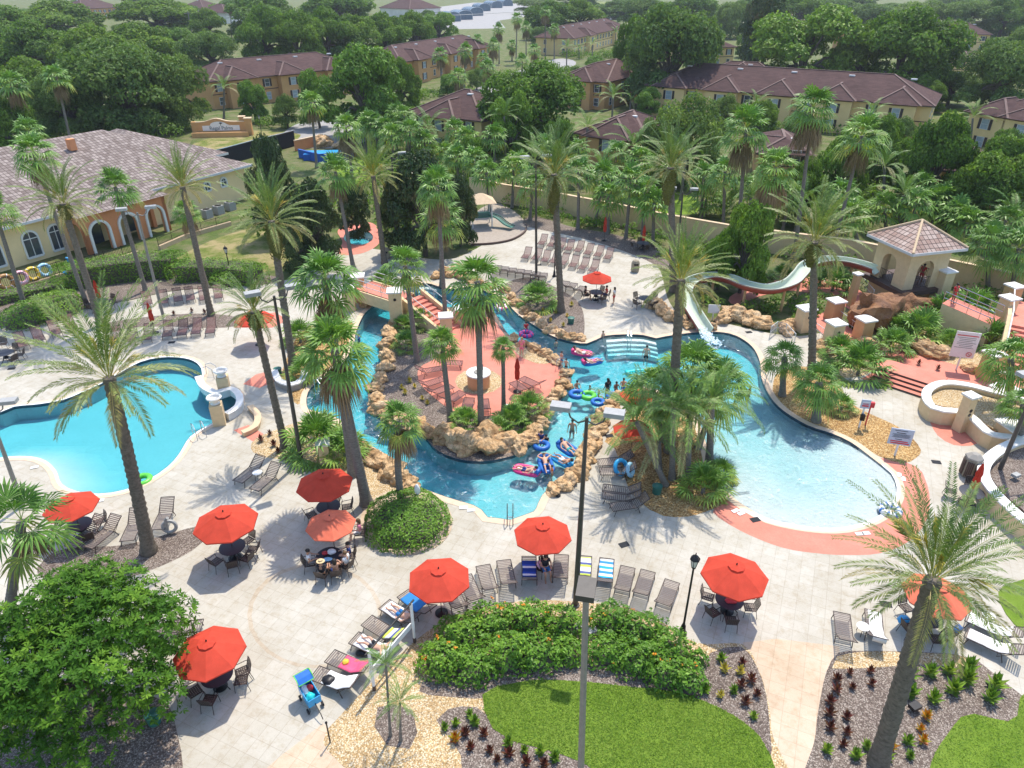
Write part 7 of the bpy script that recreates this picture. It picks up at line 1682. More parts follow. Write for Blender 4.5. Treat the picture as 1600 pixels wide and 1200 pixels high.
ta, tb_ = G(1480, 470, 2.4), G(1556, 500, 2.0); t = thing('tower_ramp', 'stuccoed ramp with steel rails between the tower and the stairs', 'ramp', (ta.x, ta.y, 0), azim(ta, tb_)); L = (tb_ - ta).length; m = MB(); vs = [(0, -1, 0), (L, -1, 0), (L, -1, 1.9), (0, -1, 2.45)]; vs += [(a, 1, c) for a, b, c in vs]; m.faces(vs, [(0, 1, 2, 3), (7, 6, 5, 4), (0, 3, 7, 4), (1, 5, 6, 2)]); m.build('wall_body', M['stucco'], t); m = MB(); m.faces([(0, -.99, 2.46), (L, -.99, 1.91), (L, .99, 1.91), (0, .99, 2.46)], [(0, 1, 2, 3)]); m.build('floor', M['red'], t); h_ = MB()
for y_ in (-1, 1):
    for dz in (.5, 1.0): h_.tube([(0, y_, 2.45 + dz), (L, y_, 1.9 + dz)], .03, 6)
    for k in range(5): x = L * k / 4; h_.tube([(x, y_, 2.4 - .55 * k / 4), (x, y_, 3.45 - .55 * k / 4)], .025, 6)
h_.build('handrail', M['steel'], t)
# wide red steps down to the deck
sa, sb = G(1350, 603, .03), G(1447, 636, .03); t = thing('plaza_steps', 'wide red steps with painted dark riser shade up to the red plaza', 'stairs', sa, azim(sa, sb)); L = (sb - sa).length; m = MB(); k_ = MB()
for k in range(4): m.box((L / 2, .35 + k * .45 + .9, (k + 1) * .13 / 2), (L, .45 + (1.8 if k == 3 else 0), (k + 1) * .13)) if k < 3 else m.box((L / 2, .35 + 3 * .45 + 1.6, .26), (L, 1.85, .52)); k_.box((L / 2, .35 + k * .45 + .9 - .225 + (.0 if k < 3 else .0) - .012, (k + .5) * .13), (L, .03, .125))
m.build('steps', M['red'], t); k_.build('riser_shade', M['brown_trim'], t)  # dark strips on the risers paint in the shadow lines of the steps
# planter walls
longwall('curved_planter', [(1447, 622), (1452, 608), (1475, 599), (1510, 602), (1550, 612), (1600, 626), (1640, 650), (1640, 690), (1600, 686), (1552, 680), (1534, 668), (1518, 653), (1500, 644), (1475, 642), (1457, 637)], .95, .45, 'stucco', 'cap', 'curving planter wall with a broad white cap beside the red steps', 'planter', closed=True, smooth=True, zpx=.95); longwall('curved_planter', [(1660, 672), (1600, 688), (1575, 697), (1552, 711), (1538, 728), (1537, 745), (1550, 766), (1572, 789), (1602, 815), (1660, 855)], 1.0, .5, 'stucco', 'cap', 'round planter wall with a broad white cap at the right edge', 'planter', smooth=True, zpx=1.0)
for nm, mt, pts, z in [('planter_gravel', 'gravel', [(1453, 622), (1458, 612), (1478, 605), (1510, 608), (1550, 618), (1600, 632), (1630, 655), (1630, 680), (1600, 680), (1556, 673), (1538, 661), (1522, 648), (1502, 638), (1478, 636), (1462, 632)], .7), ('planter_mulch', 'mulch', [(1660, 682), (1605, 696), (1580, 705), (1560, 717), (1548, 731), (1547, 744), (1560, 762), (1580, 782), (1610, 806), (1660, 840)], .7)]:
    P = [Vector((a.x, a.y, 0)) for a in GP(pts, z)]; m = MB(); m.prism([(a.x, a.y) for a in P], .1, z); m.build(nm, M[mt], kind='structure')
# fire pit on the island
t = thing('fire_pit', 'round tan fire pit with a white rim in the middle of the island', 'fire pit', G(748, 603, .07)); m = MB(); m.lathe([(.78, 0), (.78, 1.0)], 28); m.build('drum', M['stucco_or'], t, True); m = MB(); m.lathe([(.3, 1.0), (.84, 1.0), (.86, 1.04), (.84, 1.1), (.3, 1.1)], 28); m.build('rim', M['cap'], t, True); m = MB(); m.lathe([(.34, 1.1), (.3, 1.16), (.05, 1.18)], 18); m.build('burner', M['greyblock'], t); m = MB(); m.tube([(.3, .3, 1.1), (.32, .35, 1.5), (.15, .25, 1.6)], .02, 5); m.build('tap', M['iron'], t)
# signs
def board(x, y, wd, ht, zc, mat, label, rz, tilt=0, lines=(), post='white_paint', name='rules_sign'):
    b = G(x, y, .03); t = thing(name, label, 'sign', b, rz); p = MB(); p.box((0, .04, (zc - ht / 2) / 2 + .1), (.1, .08, zc - ht / 2 + .2)); p.build('post', M[post], t); s = MB(); s.box((0, 0, zc), (wd, .05, ht)); so_ = s.build('board', M[mat], t); by = {}
    for (u, v, lw, lh, ink) in lines: by.setdefault(ink, MB()).box((u * wd / 2, -.032, zc + v * ht / 2), (lw * wd, .012, lh * ht))
    for ink, mb in by.items(): mb.build('print', M[ink], so_)
    return t
tl = [(0, .72, .88, .035, 'red_ink')] + [(-.05 + .1 * (i % 2), .55 - i * .13, .78 - .12 * (i % 3), .012, 'black_ink') for i in range(7)]
sg = board(1494, 578, 1.55, 2.0, 2.05, 'sign_white', 'tall white rules board with a red stripe and red round emblem', -.30, lines=tl); m = MB(); m.torus(.16, .022, 20, 5, M=Matrix.Rotation(R(90), 3, 'X')); m.beam((-.1, 0, .1), (.1, 0, -.1), .03, .03); o = m.build('emblem', M['red_ink'], sg.children[1]); o.location = (.42, -.04, 1.35)
tl = [(-.1, .78, .55, .03, 'black_ink'), (-.05, .5, .4, .035, 'black_ink')] + [(0, .34 - i * .1, .8 - .1 * (i % 2), .013, 'black_ink') for i in range(5)] + [(-.15, -.3, .3, .03, 'black_ink'), (-.05, -.55, .75, .06, 'red_ink'), (-.45, -.78, .3, .06, 'red_ink'), (.25, -.78, .6, .07, 'red_ink')]
board(1398, 712, 1.25, 1.1, 1.35, 'sign_blue', 'square pale blue pool notice with red lines at its foot', -.28, lines=tl, name='pool_notice')
sg = board(1342, 668, .55, .62, 1.75, 'sign_blue', 'small blue safety sign on a white post with a black box', -.2, lines=[(0, .45, .75, .1, 'sign_white'), (0, .05, .6, .08, 'red_ink'), (0, -.4, .7, .16, 'red_ink')], name='safety_sign'); m = MB(); m.box((0, -.12, .85), (.24, .2, .42)); m.build('box', M['iron'], sg)
t = thing('call_box', 'red call box on a thin red post beside the small blue sign', 'call box', G(1352, 664, .03), -.2); m = MB(); m.tube([(0, 0, 0), (0, 0, 1.4)], .045, 8); m.build('post', M['red_ink'], t); m = MB(); m.box((0, -.04, 1.55), (.34, .2, .36)); m.build('box', M['red_ink'], t)
board(1113, 500, .95, .75, 1.0, 'sign_white', 'plain white notice board beside the slide chute', -.1, name='notice_board'); board(1070, 954, .28, .32, 1.9, 'greyblock', 'small grey notice on the black lantern post', 0, name='small_notice') if False else None
t = thing('post_box_sign', 'small white bird shaped post in the round hedge', 'marker', G(655, 802, .03)); m = MB(); m.tube([(0, 0, 0), (0, 0, 1.5)], .03, 6); m.build('post', M['white_paint'], t); m = MB(); m.ico((0, 0, 1.6), .2, 3, (.75, .6, 1.7), .15, 3); m.build('marker_head', M['white_paint'], t, True)
# depth tiles set in the coping
for x, y, rz, lb in [(1405, 742, 1.2, 'by the blue notice'), (1411, 748, 1.2, 'by the blue notice'), (1343, 834, .1, 'at the foot of the splash beach'), (1353, 833, .1, 'at the foot of the splash beach'), (1149, 798, .5, 'at the cluster end of the beach'), (1158, 802, .5, 'at the cluster end of the beach'), (724, 793, .1, 'at the river end steps'), (736, 797, .1, 'at the river end steps'), (156, 782, .3, 'by the swimming pool edge'), (54, 730, .4, 'at the shallow end of the swimming pool')]:
    m = MB(); m.box((0, 0, .01), (.42, .24, .012)); o = m.build('depth_tile', M['white_tile'], None, label='small white depth marker tile ' + lb, cat='floor tile', group='white depth tiles ' + lb); o.location = G(x, y, .045); o.rotation_euler = (0, 0, rz)
for x, y, rz, lb in [(975, 851, .4, 'in the deck below the palm cluster'), (1463, 722, -.2, 'in the deck by the stone bin'), (1384, 944, -.2, 'in the deck above the bottom right loungers'), (952, 681, .2, 'beside the right river bank'), (1170, 519, .2, 'by the pool below the boulders'), (1180, 812, .3, 'right of the beach') , (842, 414, .1, 'on the upper sun deck'), (268, 535, .2, 'behind the swimming pool'), (18, 576, .2, 'at the left edge of the deck')]:
    m = MB(); m.box((0, 0, .008), (.5, .34, .012)); g = m.build('drain_lid', M['screen'], None, label='dark rectangular drain lid ' + lb, cat='drain lid'); g.location = G(x, y, .03); g.rotation_euler = (0, 0, rz)
# grab rails and ladders of the pools
def hoop(x, y, rz, label, mat='steel', w_=.55, name='pool_ladder'):
    t = thing(name, label, 'pool ladder', G(x, y, .03), rz)
    for s in (-1, 1):
        m = MB(); m.tube([(s * w_ / 2, -.5, 0), (s * w_ / 2, -.45, .75), (s * w_ / 2, -.1, .95), (s * w_ / 2, .35, .8), (s * w_ / 2, .45, -.5)], .025, 7); m.build('hoop', M[mat], t, True)
    m = MB()
    for z in (-.2, -.45): m.box((0, .44, z), (w_, .08, .03))
    m.build('step', M['steel'], t); return t
hoop(312, 680, -.9 + 1.57, 'steel ladder hoops on the right bank of the swimming pool'); hoop(328, 588, 1.4, 'steel ladder hoops by the urn pillars', name='pool_ladder'); hoop(797, 812, 0, 'dark grab rail at the river end steps', 'bronze_pole', .3, 'grab_rail'); hoop(880, 578, -.9, 'steel ladder at the right tip of the island', 'steel', .5); hoop(982, 536, 3.1, 'thin handrail over the white pool steps', 'steel', .25, 'grab_rail'); hoop(500, 610, .8, 'steel handrail at the river entry steps', 'steel', .3, 'grab_rail')
# white entry steps
for nm, pts, lab, n in [('a', [(947, 528), (975, 526), (1005, 527), (1025, 532)], 'broad white underwater steps at the head of the main pool', 4), ('b', [(655, 446), (668, 446), (683, 450)], 'white underwater steps behind the footbridge stairs', 3)]:
    P = GP(pts, 0); t = thing('pool_steps', lab, 'steps', P[0]); o = P[0].copy()
    for k in range(n):
        m = MB(); b0 = [(a.x - o.x, a.y - o.y - k * .42) for a in P]; m.prism(b0[::-1] + [(a, b_ - .42) for a, b_ in b0], -1.1, WZ - .10 - k * .19); m.build('step', M['white_tile'], t)
# play structure
p = G(752, 352, .03); t = thing('play_structure', 'small play tower with a tan roof and a green slide', 'playground', p, .2); m = MB()
for x, y in ((-1.1, -.9), (1.1, -.9), (1.1, .9), (-1.1, .9)): m.tube([(x, y, 0), (x, y, 2.9)], .07, 8)
m.build('post', M['white_paint'], t); m = MB(); m.box((0, 0, 1.2), (2.3, 1.9, .12)); m.build('deck', M['teal'], t); F_, _ = hip(-1.1, 1.1, -.9, .9, 2.8, .9, .5); uvbuild(F_, 'roof', M['wall_cap'], t); m = MB(); s_ = catmull_open([Vector((1.0, -.4, 1.25)), Vector((1.8, -.9, 1.0)), Vector((2.6, -1.7, .45)), Vector((3.2, -2.4, .3))], .2)
for s in (-1, 1): m.tube([a + Vector((.3 * s, .25 * s, .12)) for a in s_], .06, 6)
for i in range(len(s_) - 1): q = Vector((.3, .25, 0)); m.quad([s_[i] - q, s_[i] + q, s_[i + 1] + q, s_[i + 1] - q])
m.build('slide', M['teal'], t); m = MB(); m.box((-1.0, .2, 1.7), (.06, 1.6, .9)); m.build('panel', M['stucco'], t); rail([(757, 338), (764, 340)], 'green climbing frame bars beside the play tower', 1.9, 'teal', 3)
m = MB(); P = [Vector((a.x, a.y, 0)) for a in catmull_open(GP([(736, 384), (770, 382), (800, 376), (820, 364), (823, 352)]), .6)]
t = thing('play_border', 'dark border edging around the play sand', 'border', P[0]); [m.beam(P[i] - P[0] + Vector((0, 0, .12)), P[i + 1] - P[0] + Vector((0, 0, .12)), .14, .24) for i in range(len(P) - 1)]; m.build('edging', M['brown_trim'], t)
# bins and stones
t = thing('stone_bin', 'six sided pebbled bin with wooden slats by the round planter', 'trash bin', G(1512, 742, .03), .3); m = MB(); m.lathe([(.42, 0), (.45, .1), (.45, 1.15), (.40, 1.2)], 6); m.build('shell', M['stone_bin'], t); m = MB(); m.lathe([(.48, 1.2), (.48, 1.3), (.2, 1.5), (.05, 1.52)], 6); m.build('lid', M['greyblock'], t); m = MB(); [m.box((.46 * math.cos(k * math.pi / 3 + .52 + d), .46 * math.sin(k * math.pi / 3 + .52 + d), .6), (.05, .07, .95), k * math.pi / 3 + .52) for k in range(6) for d in (-.3, -.1, .1, .3)]; m.build('slats', M['brown_trim'], t)
BIN = {}
for x, y, lb, ht in [(992, 424, 'pebbled stone bin on the upper sun deck', 1.1), (604, 403, 'pebbled stone bin on the path right of the spa', 1.0)]: t = thing('stone_bin', lb, 'trash bin', G(x, y, .03)); m = MB(); m.lathe([(.36, 0), (.40, .1), (.40, ht - .2), (.3, ht), (.1, ht + .1)], 8); m.build('shell', M['stone_bin'], t); m = MB(); m.box((0, -.36, ht - .3), (.4, .1, .16)); m.build('opening', M['iron'], t)
for x, y, lb in [(892, 505, 'green valve box on the upper river bank mulch'), (1026, 770, 'green round bin under the palm cluster'), (435, 585, 'small green box at the mossy date palm'), (242, 1128, 'green lidded box under the big leafy tree')]: t = thing('green_box', lb, 'box', G(x, y, .03)); m = MB(); m.lathe([(.24, 0), (.27, .45)], 14); m.build('body', M['teal'], t, True); m = MB(); m.lathe([(.29, .45), (.29, .5), (.1, .56)], 14); m.build('lid', M['teal'], t, True)
for x, y, lb in [(1427, 1110, 'dark flood light on the mulch beside the near date palm'), (925, 992, 'grey flood light fixture inside the flowering hedge'), (905, 985, 'second grey flood light fixture inside the flowering hedge'), (1585, 748, 'white flood light in the round planter')]: t = thing('flood_light', lb, 'flood light', G(x, y, .03 if x < 1500 else .72), .4); m = MB(); m.box((0, 0, .25), (.42, .3, .16)); m.build('housing', M['iron' if x > 1400 and x < 1500 else 'light_head'], t); m = MB(); m.tube([(0, 0, 0), (0, 0, .2)], .04, 6); m.build('stand', M['iron'], t)
# wind screen frame beside the front loungers
pa, pb = G(585, 1078, .03), G(648, 1003, .03); t = thing('shade_goal', 'two white posts with a dark top rail and low white board beside the front loungers', 'frame', pa, azim(pa, pb)); L = (pb - pa).length; m = MB()
for x in (0, L): m = MB(); m.tube([(x, 0, 0), (x, 0, 2.35)], .065, 8); m.build('post', M['white_paint'], t); m = MB(); m.tube([(x, 0, 0), (x, 0, .28)], .072, 8); m.build('post_foot', M['brown_trim'], t)
m = MB(); m.tube([(-.2, 0, 2.3), (L + .2, 0, 2.36)], .045, 8); m.build('top_rail', M['iron'], t); m = MB(); m.box((L / 2, .12, .95), (L, .05, .3)); m.build('board', M['white_paint'], t)
t = thing('thin_post', 'thin black post at the corner of the pebble bed by the wagon', 'post', G(516, 1160, .03)); m = MB(); m.tube([(0, 0, 0), (0, 0, 1.15)], .03, 8); m.build('shaft', M['iron'], t); m = MB(); m.lathe([(.05, 1.15), (.05, 1.2), (.01, 1.24)], 8); m.build('tip', M['iron'], t)
t = thing('hose_reel', 'white seahorse shaped reel on the mulch by the leaning date palm', 'hose reel', G(268, 833, .03), .2); m = MB(); m.torus(.32, .09, 18, 7, (0, 0, .45), Matrix.Rotation(R(80), 3, 'X')); m.tube([(-.15, 0, 0), (-.1, 0, .9), (.05, -.05, 1.05)], .08, 8); m.build('reel', M['light_head'], t, True)
# power lines
t = thing('power_line', 'utility pole with thin power lines above the top left trees', 'power line', G(302, 62)); m = MB(); m.tube([(0, 0, 0), (0, 0, 11)], .2, 8); m.build('pole', M['grey_pole'], t); m = MB(); m.box((0, 0, 10.2), (3.2, .15, .15)); m.build('crossarm', M['brown_trim'], t); m = MB()
for k in (-1.4, 0, 1.4):
    for dx, dy in ((-190, -30), (160, 40)): m.tube([(k + dx * u / 10, k * .2 + dy * u / 10, 10.3 - 3.0 * (4 * (u / 10) * (1 - u / 10)) * .8) for u in range(11)], .06, 4)
m.build('wires', M['light_head'], t)
# blue wagon full of pool things
t = thing('wagon', 'blue folding wagon with a canopy and toys beside the front loungers', 'wagon', G(487, 1098, .03), R(128)); m = MB(); m.box((0, 0, .42), (.95, .5, .06)); 
for s in (-1, 1): m.box((0, s * .25, .6), (.95, .03, .36)); m.box((s * .475, 0, .6), (.03, .5, .36))
m.build('basket', M['sky_blue'], t)
for x, y in ((-.38, -.3), (-.38, .3), (.38, -.3), (.38, .3)): w2 = MB(); w2.tube([(x, y - .03, .12), (x, y + .03, .12)], .12, 14); w2.build('wheel', M['iron'], t)
m = MB()
for x, y in ((-.45, -.24), (-.45, .24), (.45, -.24), (.45, .24)): m.tube([(x, y, .12), (x, y, 1.2 if x > 0 else .8)], .016, 6)
m.tube([(-.45, 0, .5), (-.95, 0, .35), (-1.1, 0, .2)], .018, 6); m.build('frame', M['iron'], t); m = MB(); pr = [(.1, 1.12), (.3, 1.24), (.55, 1.24), (.7, 1.1)]
for i in range(3): m.quad([(pr[i][0], -.3, pr[i][1]), (pr[i][0], .3, pr[i][1]), (pr[i + 1][0], .3, pr[i + 1][1]), (pr[i + 1][0], -.3, pr[i + 1][1])])
m.build('canopy', M['blue'], t); m = MB(); m.tube([(.1, -.31, 1.12), (.3, -.31, 1.26), (.55, -.31, 1.26), (.7, -.31, 1.1), (.7, .31, 1.1), (.55, .31, 1.26), (.3, .31, 1.26), (.1, .31, 1.12)], .02, 6, closed=True); m.build('canopy_edge', M['lime'], t)
for nm, c, s, mt in [('bag', (-.2, .05, .62), (.2, .18, .16), 'turq'), ('ball', (.15, -.08, .66), (.15, .15, .15), 'red_ink'), ('folded_towel', (.2, .1, .62), (.26, .2, .16), 'white_vinyl')]: m = MB(); m.ico((0, 0, 0), 1, 3, s, .25, 5); o = m.build(nm, M[mt], None, True, label={'bag': 'bright blue bag inside the wagon', 'ball': 'red ball in the wagon', 'folded_towel': 'white folded towel in the wagon'}[nm], cat=nm.split('_')[-1]); o.matrix_world = Matrix.Translation(t.location) @ Matrix.Rotation(R(128), 4, 'Z') @ Matrix.Translation(c)
# ================================================================== PEOPLE AND FLOATS
SKIN = {k: plain('skin ' + k, c, .55, .06, 8, spec=.3) for k, c in {'light': (.62, .36, .25), 'tan': (.50, .27, .17), 'brown': (.26, .13, .08)}.items()}
CL = {k: plain(k + ' cloth', c, .85, .12, 9) for k, c in {'black': (.02, .02, .025), 'navy': (.02, .04, .16), 'blue': (.02, .16, .42), 'red': (.58, .03, .04), 'white': (.74, .73, .72), 'pink': (.72, .22, .32), 'grey': (.25, .25, .26), 'orange': (.75, .18, .03), 'lime': (.25, .6, .08), 'teal': (.03, .32, .34)}.items()}
HAIR = {'dark': plain('dark hair', (.025, .018, .014), .6, .3, 20), 'brown': plain('brown hair', (.12, .065, .03), .6, .3, 20), 'fair': plain('fair hair', (.42, .28, .12), .6, .2, 20), 'straw': plain('straw hat', (.60, .46, .26), .9, .1, 20)}
POSE = {
 'stand': dict(pel=(0, 0, .92), bel=(0, .01, 1.07), che=(0, .01, 1.27), nek=(0, 0, 1.45), hd=(0, .02, 1.56), top=(0, .02, 1.64), sh=(.18, 0, 1.39), el=(.25, -.03, 1.12), wr=(.27, .08, .90), fd=(.02, .07, -.17), hip=(.09, 0, .88), kn=(.11, .03, .49), an=(.12, 0, .09), toe=(.13, .17, .03)),
 'sit': dict(pel=(0, 0, .53), bel=(0, -.03, .68), che=(0, -.04, .88), nek=(0, -.03, 1.06), hd=(0, .0, 1.17), top=(0, .0, 1.25), sh=(.18, -.03, 1.0), el=(.26, .06, .78), wr=(.17, .28, .80), fd=(-.04, .17, -.02), hip=(.09, .03, .51), kn=(.13, .45, .51), an=(.13, .42, .10), toe=(.14, .58, .04)),
 'recline': dict(pel=(0, 0, .12), bel=(0, -.14, .19), che=(0, -.31, .29), nek=(0, -.46, .38), hd=(0, -.55, .47), top=(0, -.61, .53), sh=(.18, -.42, .34), el=(.34, -.22, .18), wr=(.30, .03, .17), fd=(-.03, .17, -.02), hip=(.09, .04, .11), kn=(.13, .44, .24), an=(.14, .82, .09), toe=(.16, .92, .20)),
 'armsup': dict(pel=(0, 0, .12), bel=(0, -.14, .18), che=(0, -.32, .25), nek=(0, -.48, .31), hd=(0, -.57, .38), top=(0, -.64, .43), sh=(.18, -.44, .28), el=(.42, -.55, .36), wr=(.22, -.72, .40), fd=(-.13, -.04, .0), hip=(.09, .04, .11), kn=(.16, .40, .33), an=(.14, .78, .10), toe=(.17, .88, .20)),
}
BODY = {}
def skinmesh(name, verts, edges, rad, mat, sub=1):
    me = bpy.data.meshes.new(name); me.from_pydata([tuple(v) for v in verts], edges, []); o = bpy.data.objects.new(name, me); COL.objects.link(o)
    s = o.modifiers.new('skin', 'SKIN'); s.use_smooth_shade = True
    sv = me.skin_vertices[0].data if me.skin_vertices else None
    if sv is None:
        bm = bmesh.new(); bm.from_mesh(me); bm.verts.layers.skin.verify(); bm.to_mesh(me); bm.free(); sv = me.skin_vertices[0].data
    for i, r_ in enumerate(rad): sv[i].radius = r_ if hasattr(r_, '__len__') else (r_, r_)
    sv[0].use_root = True; ss = o.modifiers.new('sub', 'SUBSURF'); ss.levels = sub; ss.render_levels = sub
    dg = bpy.context.evaluated_depsgraph_get(); out = bpy.data.meshes.new_from_object(o.evaluated_get(dg)); bpy.data.objects.remove(o); bpy.data.meshes.remove(me)
    out.name = name; out.materials.clear(); out.materials.append(mat); return out
def body(pose):
    if pose in BODY: return BODY[pose]
    P = {k: Vector(v) for k, v in POSE[pose].items()}; V_, E_, R_ = [], [], []
    def add(v, r_, par=None):
        V_.append(Vector(v)); R_.append(r_)
        if par is not None: E_.append((par, len(V_) - 1))
        return len(V_) - 1
    pel = add(P['pel'], (.15, .115)); bel = add(P['bel'], (.13, .105), pel); che = add(P['che'], (.155, .115), bel); nek = add(P['nek'], (.055, .055), che); hd = add(P['hd'], (.085, .095), nek); add(P['top'], (.07, .08), hd)
    fw = Vector((0, 1, 0)) if pose in ('stand', 'sit') else (Vector((0, .5, .86)))
    for s in (-1, 1):
        m = lambda k: Vector((P[k].x * s, P[k].y, P[k].z))
        a = add(m('sh'), .062, che); a = add(m('el'), .042, a); w_ = add(m('wr'), .028, a); d = Vector((P['fd'].x * s, P['fd'].y, P['fd'].z)).normalized()
        pm = add(m('wr') + d * .07, (.036, .02), w_); side = d.cross(fw if abs(d.dot(fw)) < .9 else Vector((0, 0, 1))).normalized()
        for k, ln in enumerate((.065, .078, .072, .055)):
            o = side * (k - 1.5) * .02; f1 = add(m('wr') + d * (.105) + o, .009, pm); add(m('wr') + d * (.105 + ln) + o * 1.1 + fw * .012, .007, f1)
        th = add(m('wr') + d * .06 + side * -.05, .010, pm); add(m('wr') + d * .10 + side * -.068, .008, th)
        b = add(m('hip'), .088, pel); b = add(m('kn'), .058, b); b = add(m('an'), .037, b); add(m('toe'), (.04, .025), b)
    me = skinmesh('body', V_, E_, R_, SKIN['light']); hv = [P['hip']] 
    def lim(k, s): return Vector((P[k].x * s, P[k].y, P[k].z))
    sv = [P['pel'] + (P['bel'] - P['pel']) * .35]; se, sr = [], [(.165, .13)]; sv.append(P['pel']); se.append((0, 1)); sr.append((.172, .135))
    for s in (-1, 1): sv.append(lim('hip', s)); se.append((1, len(sv) - 1)); sr.append(.105); sv.append(lim('hip', s).lerp(lim('kn', s), .72)); se.append((len(sv) - 2, len(sv) - 1)); sr.append(.088)
    shorts = skinmesh('shorts', sv, se, sr, CL['blue'])
    tv = [P['pel'] + (P['bel'] - P['pel']) * .5, P['bel'], P['che'], P['che'].lerp(P['nek'], .62)]; te = [(0, 1), (1, 2), (2, 3)]; tr_ = [(.15, .125), (.15, .122), (.172, .13), (.085, .08)]
    for s in (-1, 1): tv.append(lim('sh', s)); te.append((2, len(tv) - 1)); tr_.append(.08); tv.append(lim('sh', s).lerp(lim('el', s), .55)); te.append((len(tv) - 2, len(tv) - 1)); tr_.append(.066)
    top = skinmesh('top', tv, te, tr_, CL['white'])
    ax = (P['top'] - P['nek']).normalized(); hc = P['hd'].lerp(P['top'], .55); fr = Vector((0, 1, 0)); fr = (fr - ax * fr.dot(ax)).normalized(); rt = fr.cross(ax)
    hb = MB(); hb.ico((0, 0, 0), 1, 3, (.098, .112, .098), .06, 4); hb.v = [tuple(hc + rt * v[0] + fr * (v[1] - .022) + ax * (v[2] + .022)) for v in hb.v]; hair = hb.mesh('hair', HAIR['dark'], 'all')
    lb = MB(); lb.ico((0, 0, 0), 1, 3, (.105, .075, .17), .08, 6); lb.v = [tuple(hc + rt * v[0] + fr * (v[1] - .055) + ax * (v[2] - .06)) for v in lb.v]; longh = lb.mesh('hair', HAIR['brown'], 'all')
    eb = MB()
    for s in (-1, 1): eb.ico(hc + rt * s * .032 + fr * .088 - ax * .015, .011, 1)
    eb.ico(hc + fr * .092 - ax * .062, .014, 1, (1.6, .6, .5)); face = eb.mesh('face', HAIR['dark'])
    nb = MB(); nb.ico(hc + fr * .098 - ax * .035, .014, 1, (1, 1.1, 1.5)); nose = nb.mesh('nose', SKIN['light'])
    ht = MB(); ht.lathe([(.2, .05), (.2, .062), (.105, .07), (.10, .14), (.05, .16)], 16); ht.v = [tuple(hc + rt * v[0] + fr * v[1] + ax * v[2]) for v in ht.v]; hat = ht.mesh('hat', HAIR['straw'], True)
    BODY[pose] = dict(body=me, shorts=shorts, top=top, hair=hair, long=longh, face=face, nose=nose, hat=hat); return BODY[pose]
def slot(o, mat): o.material_slots[0].link = 'OBJECT'; o.material_slots[0].material = mat
def person(p, rz, pose, label, skin='light', shorts='blue', top=None, hair='dark', longhair=False, sc=1.0, hat=False, group=None):
    B = body(pose); t = thing('person', label, 'person', p, rz, group, sc); o = part('body', B['body'], t); slot(o, SKIN[skin]); o = part('shorts', B['shorts'], t); slot(o, CL[shorts])
    if top: o = part('top', B['top'], t); slot(o, CL[top])
    o = part('hair', B['hair'], t); slot(o, HAIR[hair])
    if longhair: o = part('long_hair', B['long'], t); slot(o, HAIR[hair])
    part('face', B['face'], t); o = part('nose', B['nose'], t); slot(o, SKIN[skin])
    if hat: part('hat', B['hat'], t)
    return t
def lounge_float(x, y, rz, mats, label, L=1.42, W=.68):
    t = thing('pool_float', label, 'pool float', G(x, y, WZ) , rz); m = MB(); n = 28; P = []
    for k in range(n): a = 2 * math.pi * k / n; c, s = math.cos(a), math.sin(a); P.append((W / 2 * abs(c) ** .6 * (1 if c > 0 else -1), L / 2 * abs(s) ** .6 * (1 if s > 0 else -1), .09))
    m.tube(P, .13, 8, closed=True); m.build('rim', M[mats[0]], t, 'all'); b = MB()
    for i in range(6): y_ = -L * .38 + i * L * .76 / 5; b.tube([(-W * .38, y_, .05), (W * .38, y_, .05)], .085, 8)
    b.build('mattress', M[mats[1]], t, 'all'); h = MB(); h.tube([(-W * .42, -L * .46, .2), (0, -L * .5, .24), (W * .42, -L * .46, .2)], .14, 9); h.build('pillow', M[mats[2] if len(mats) > 2 else mats[0]], t, 'all'); return t
def tube_float(x, y, mat, label, Rr=.42, r_=.17, z=WZ + .06, tilt=None, stripe=None):
    t = thing('swim_ring', label, 'pool float', G(x, y, z)); m = MB(); m.torus(Rr, r_, 26, 10); m.build('ring', M[mat], t, 'all')
    if stripe:
        b = MB()
        for k in range(8): a0 = 2 * math.pi * k / 8; b.tube([(Rr * math.cos(a0 + j * .08), Rr * math.sin(a0 + j * .08), 0) for j in range(4)], r_ * 1.02, 10)
        b.build('stripes', M[stripe], t, 'all')
    if tilt: t.rotation_euler = tilt
    return t
def on_float(x, y, rz, mats, flabel, plabel, pose='recline', **k):
    f = lounge_float(x, y, rz, mats, flabel); p = G(x, y, WZ + .12); person(p + Vector((0, 0, -.02)), rz, pose, plabel, **k)
on_float(823, 737, R(70), ('pink', 'white_vinyl', 'blue'), 'pink and white lounge float with a blue pillow at the river bend', 'person lying on the pink and white float', shorts='navy', hair='dark', sc=.95)
on_float(853, 728, R(190), ('blue', 'blue'), 'dark blue lounge float under a man with raised arms', 'man with arms behind his head on a blue float', 'armsup', shorts='blue', skin='light', hair='brown')
on_float(887, 703, R(217), ('blue', 'sky_blue'), 'long blue float nearest the right river bank', 'woman stretched out on the long blue float', shorts='teal', top=None, longhair=True, skin='light')
on_float(881, 722, R(45), ('sky_blue', 'sky_blue'), 'light blue float between two dark blue ones', 'person lying on the light blue float', shorts='white', skin='tan')
tube_float(846, 696, 'blue', 'blue ring holding two bathers at the river bend', .40, .16)
person(G(845, 698, -.55), R(160), 'sit', 'dark haired bather on the left in the shared blue ring', skin='tan', shorts='navy', top='navy', sc=.9); person(G(853, 700, -.55), R(160), 'sit', 'smaller bather on the right in the shared blue ring', skin='tan', shorts='black', top='black', sc=.75)
person(G(893, 690, -1.05), R(170), 'stand', 'man with a dark cap standing chest deep by the right river rocks', skin='tan', shorts='black')
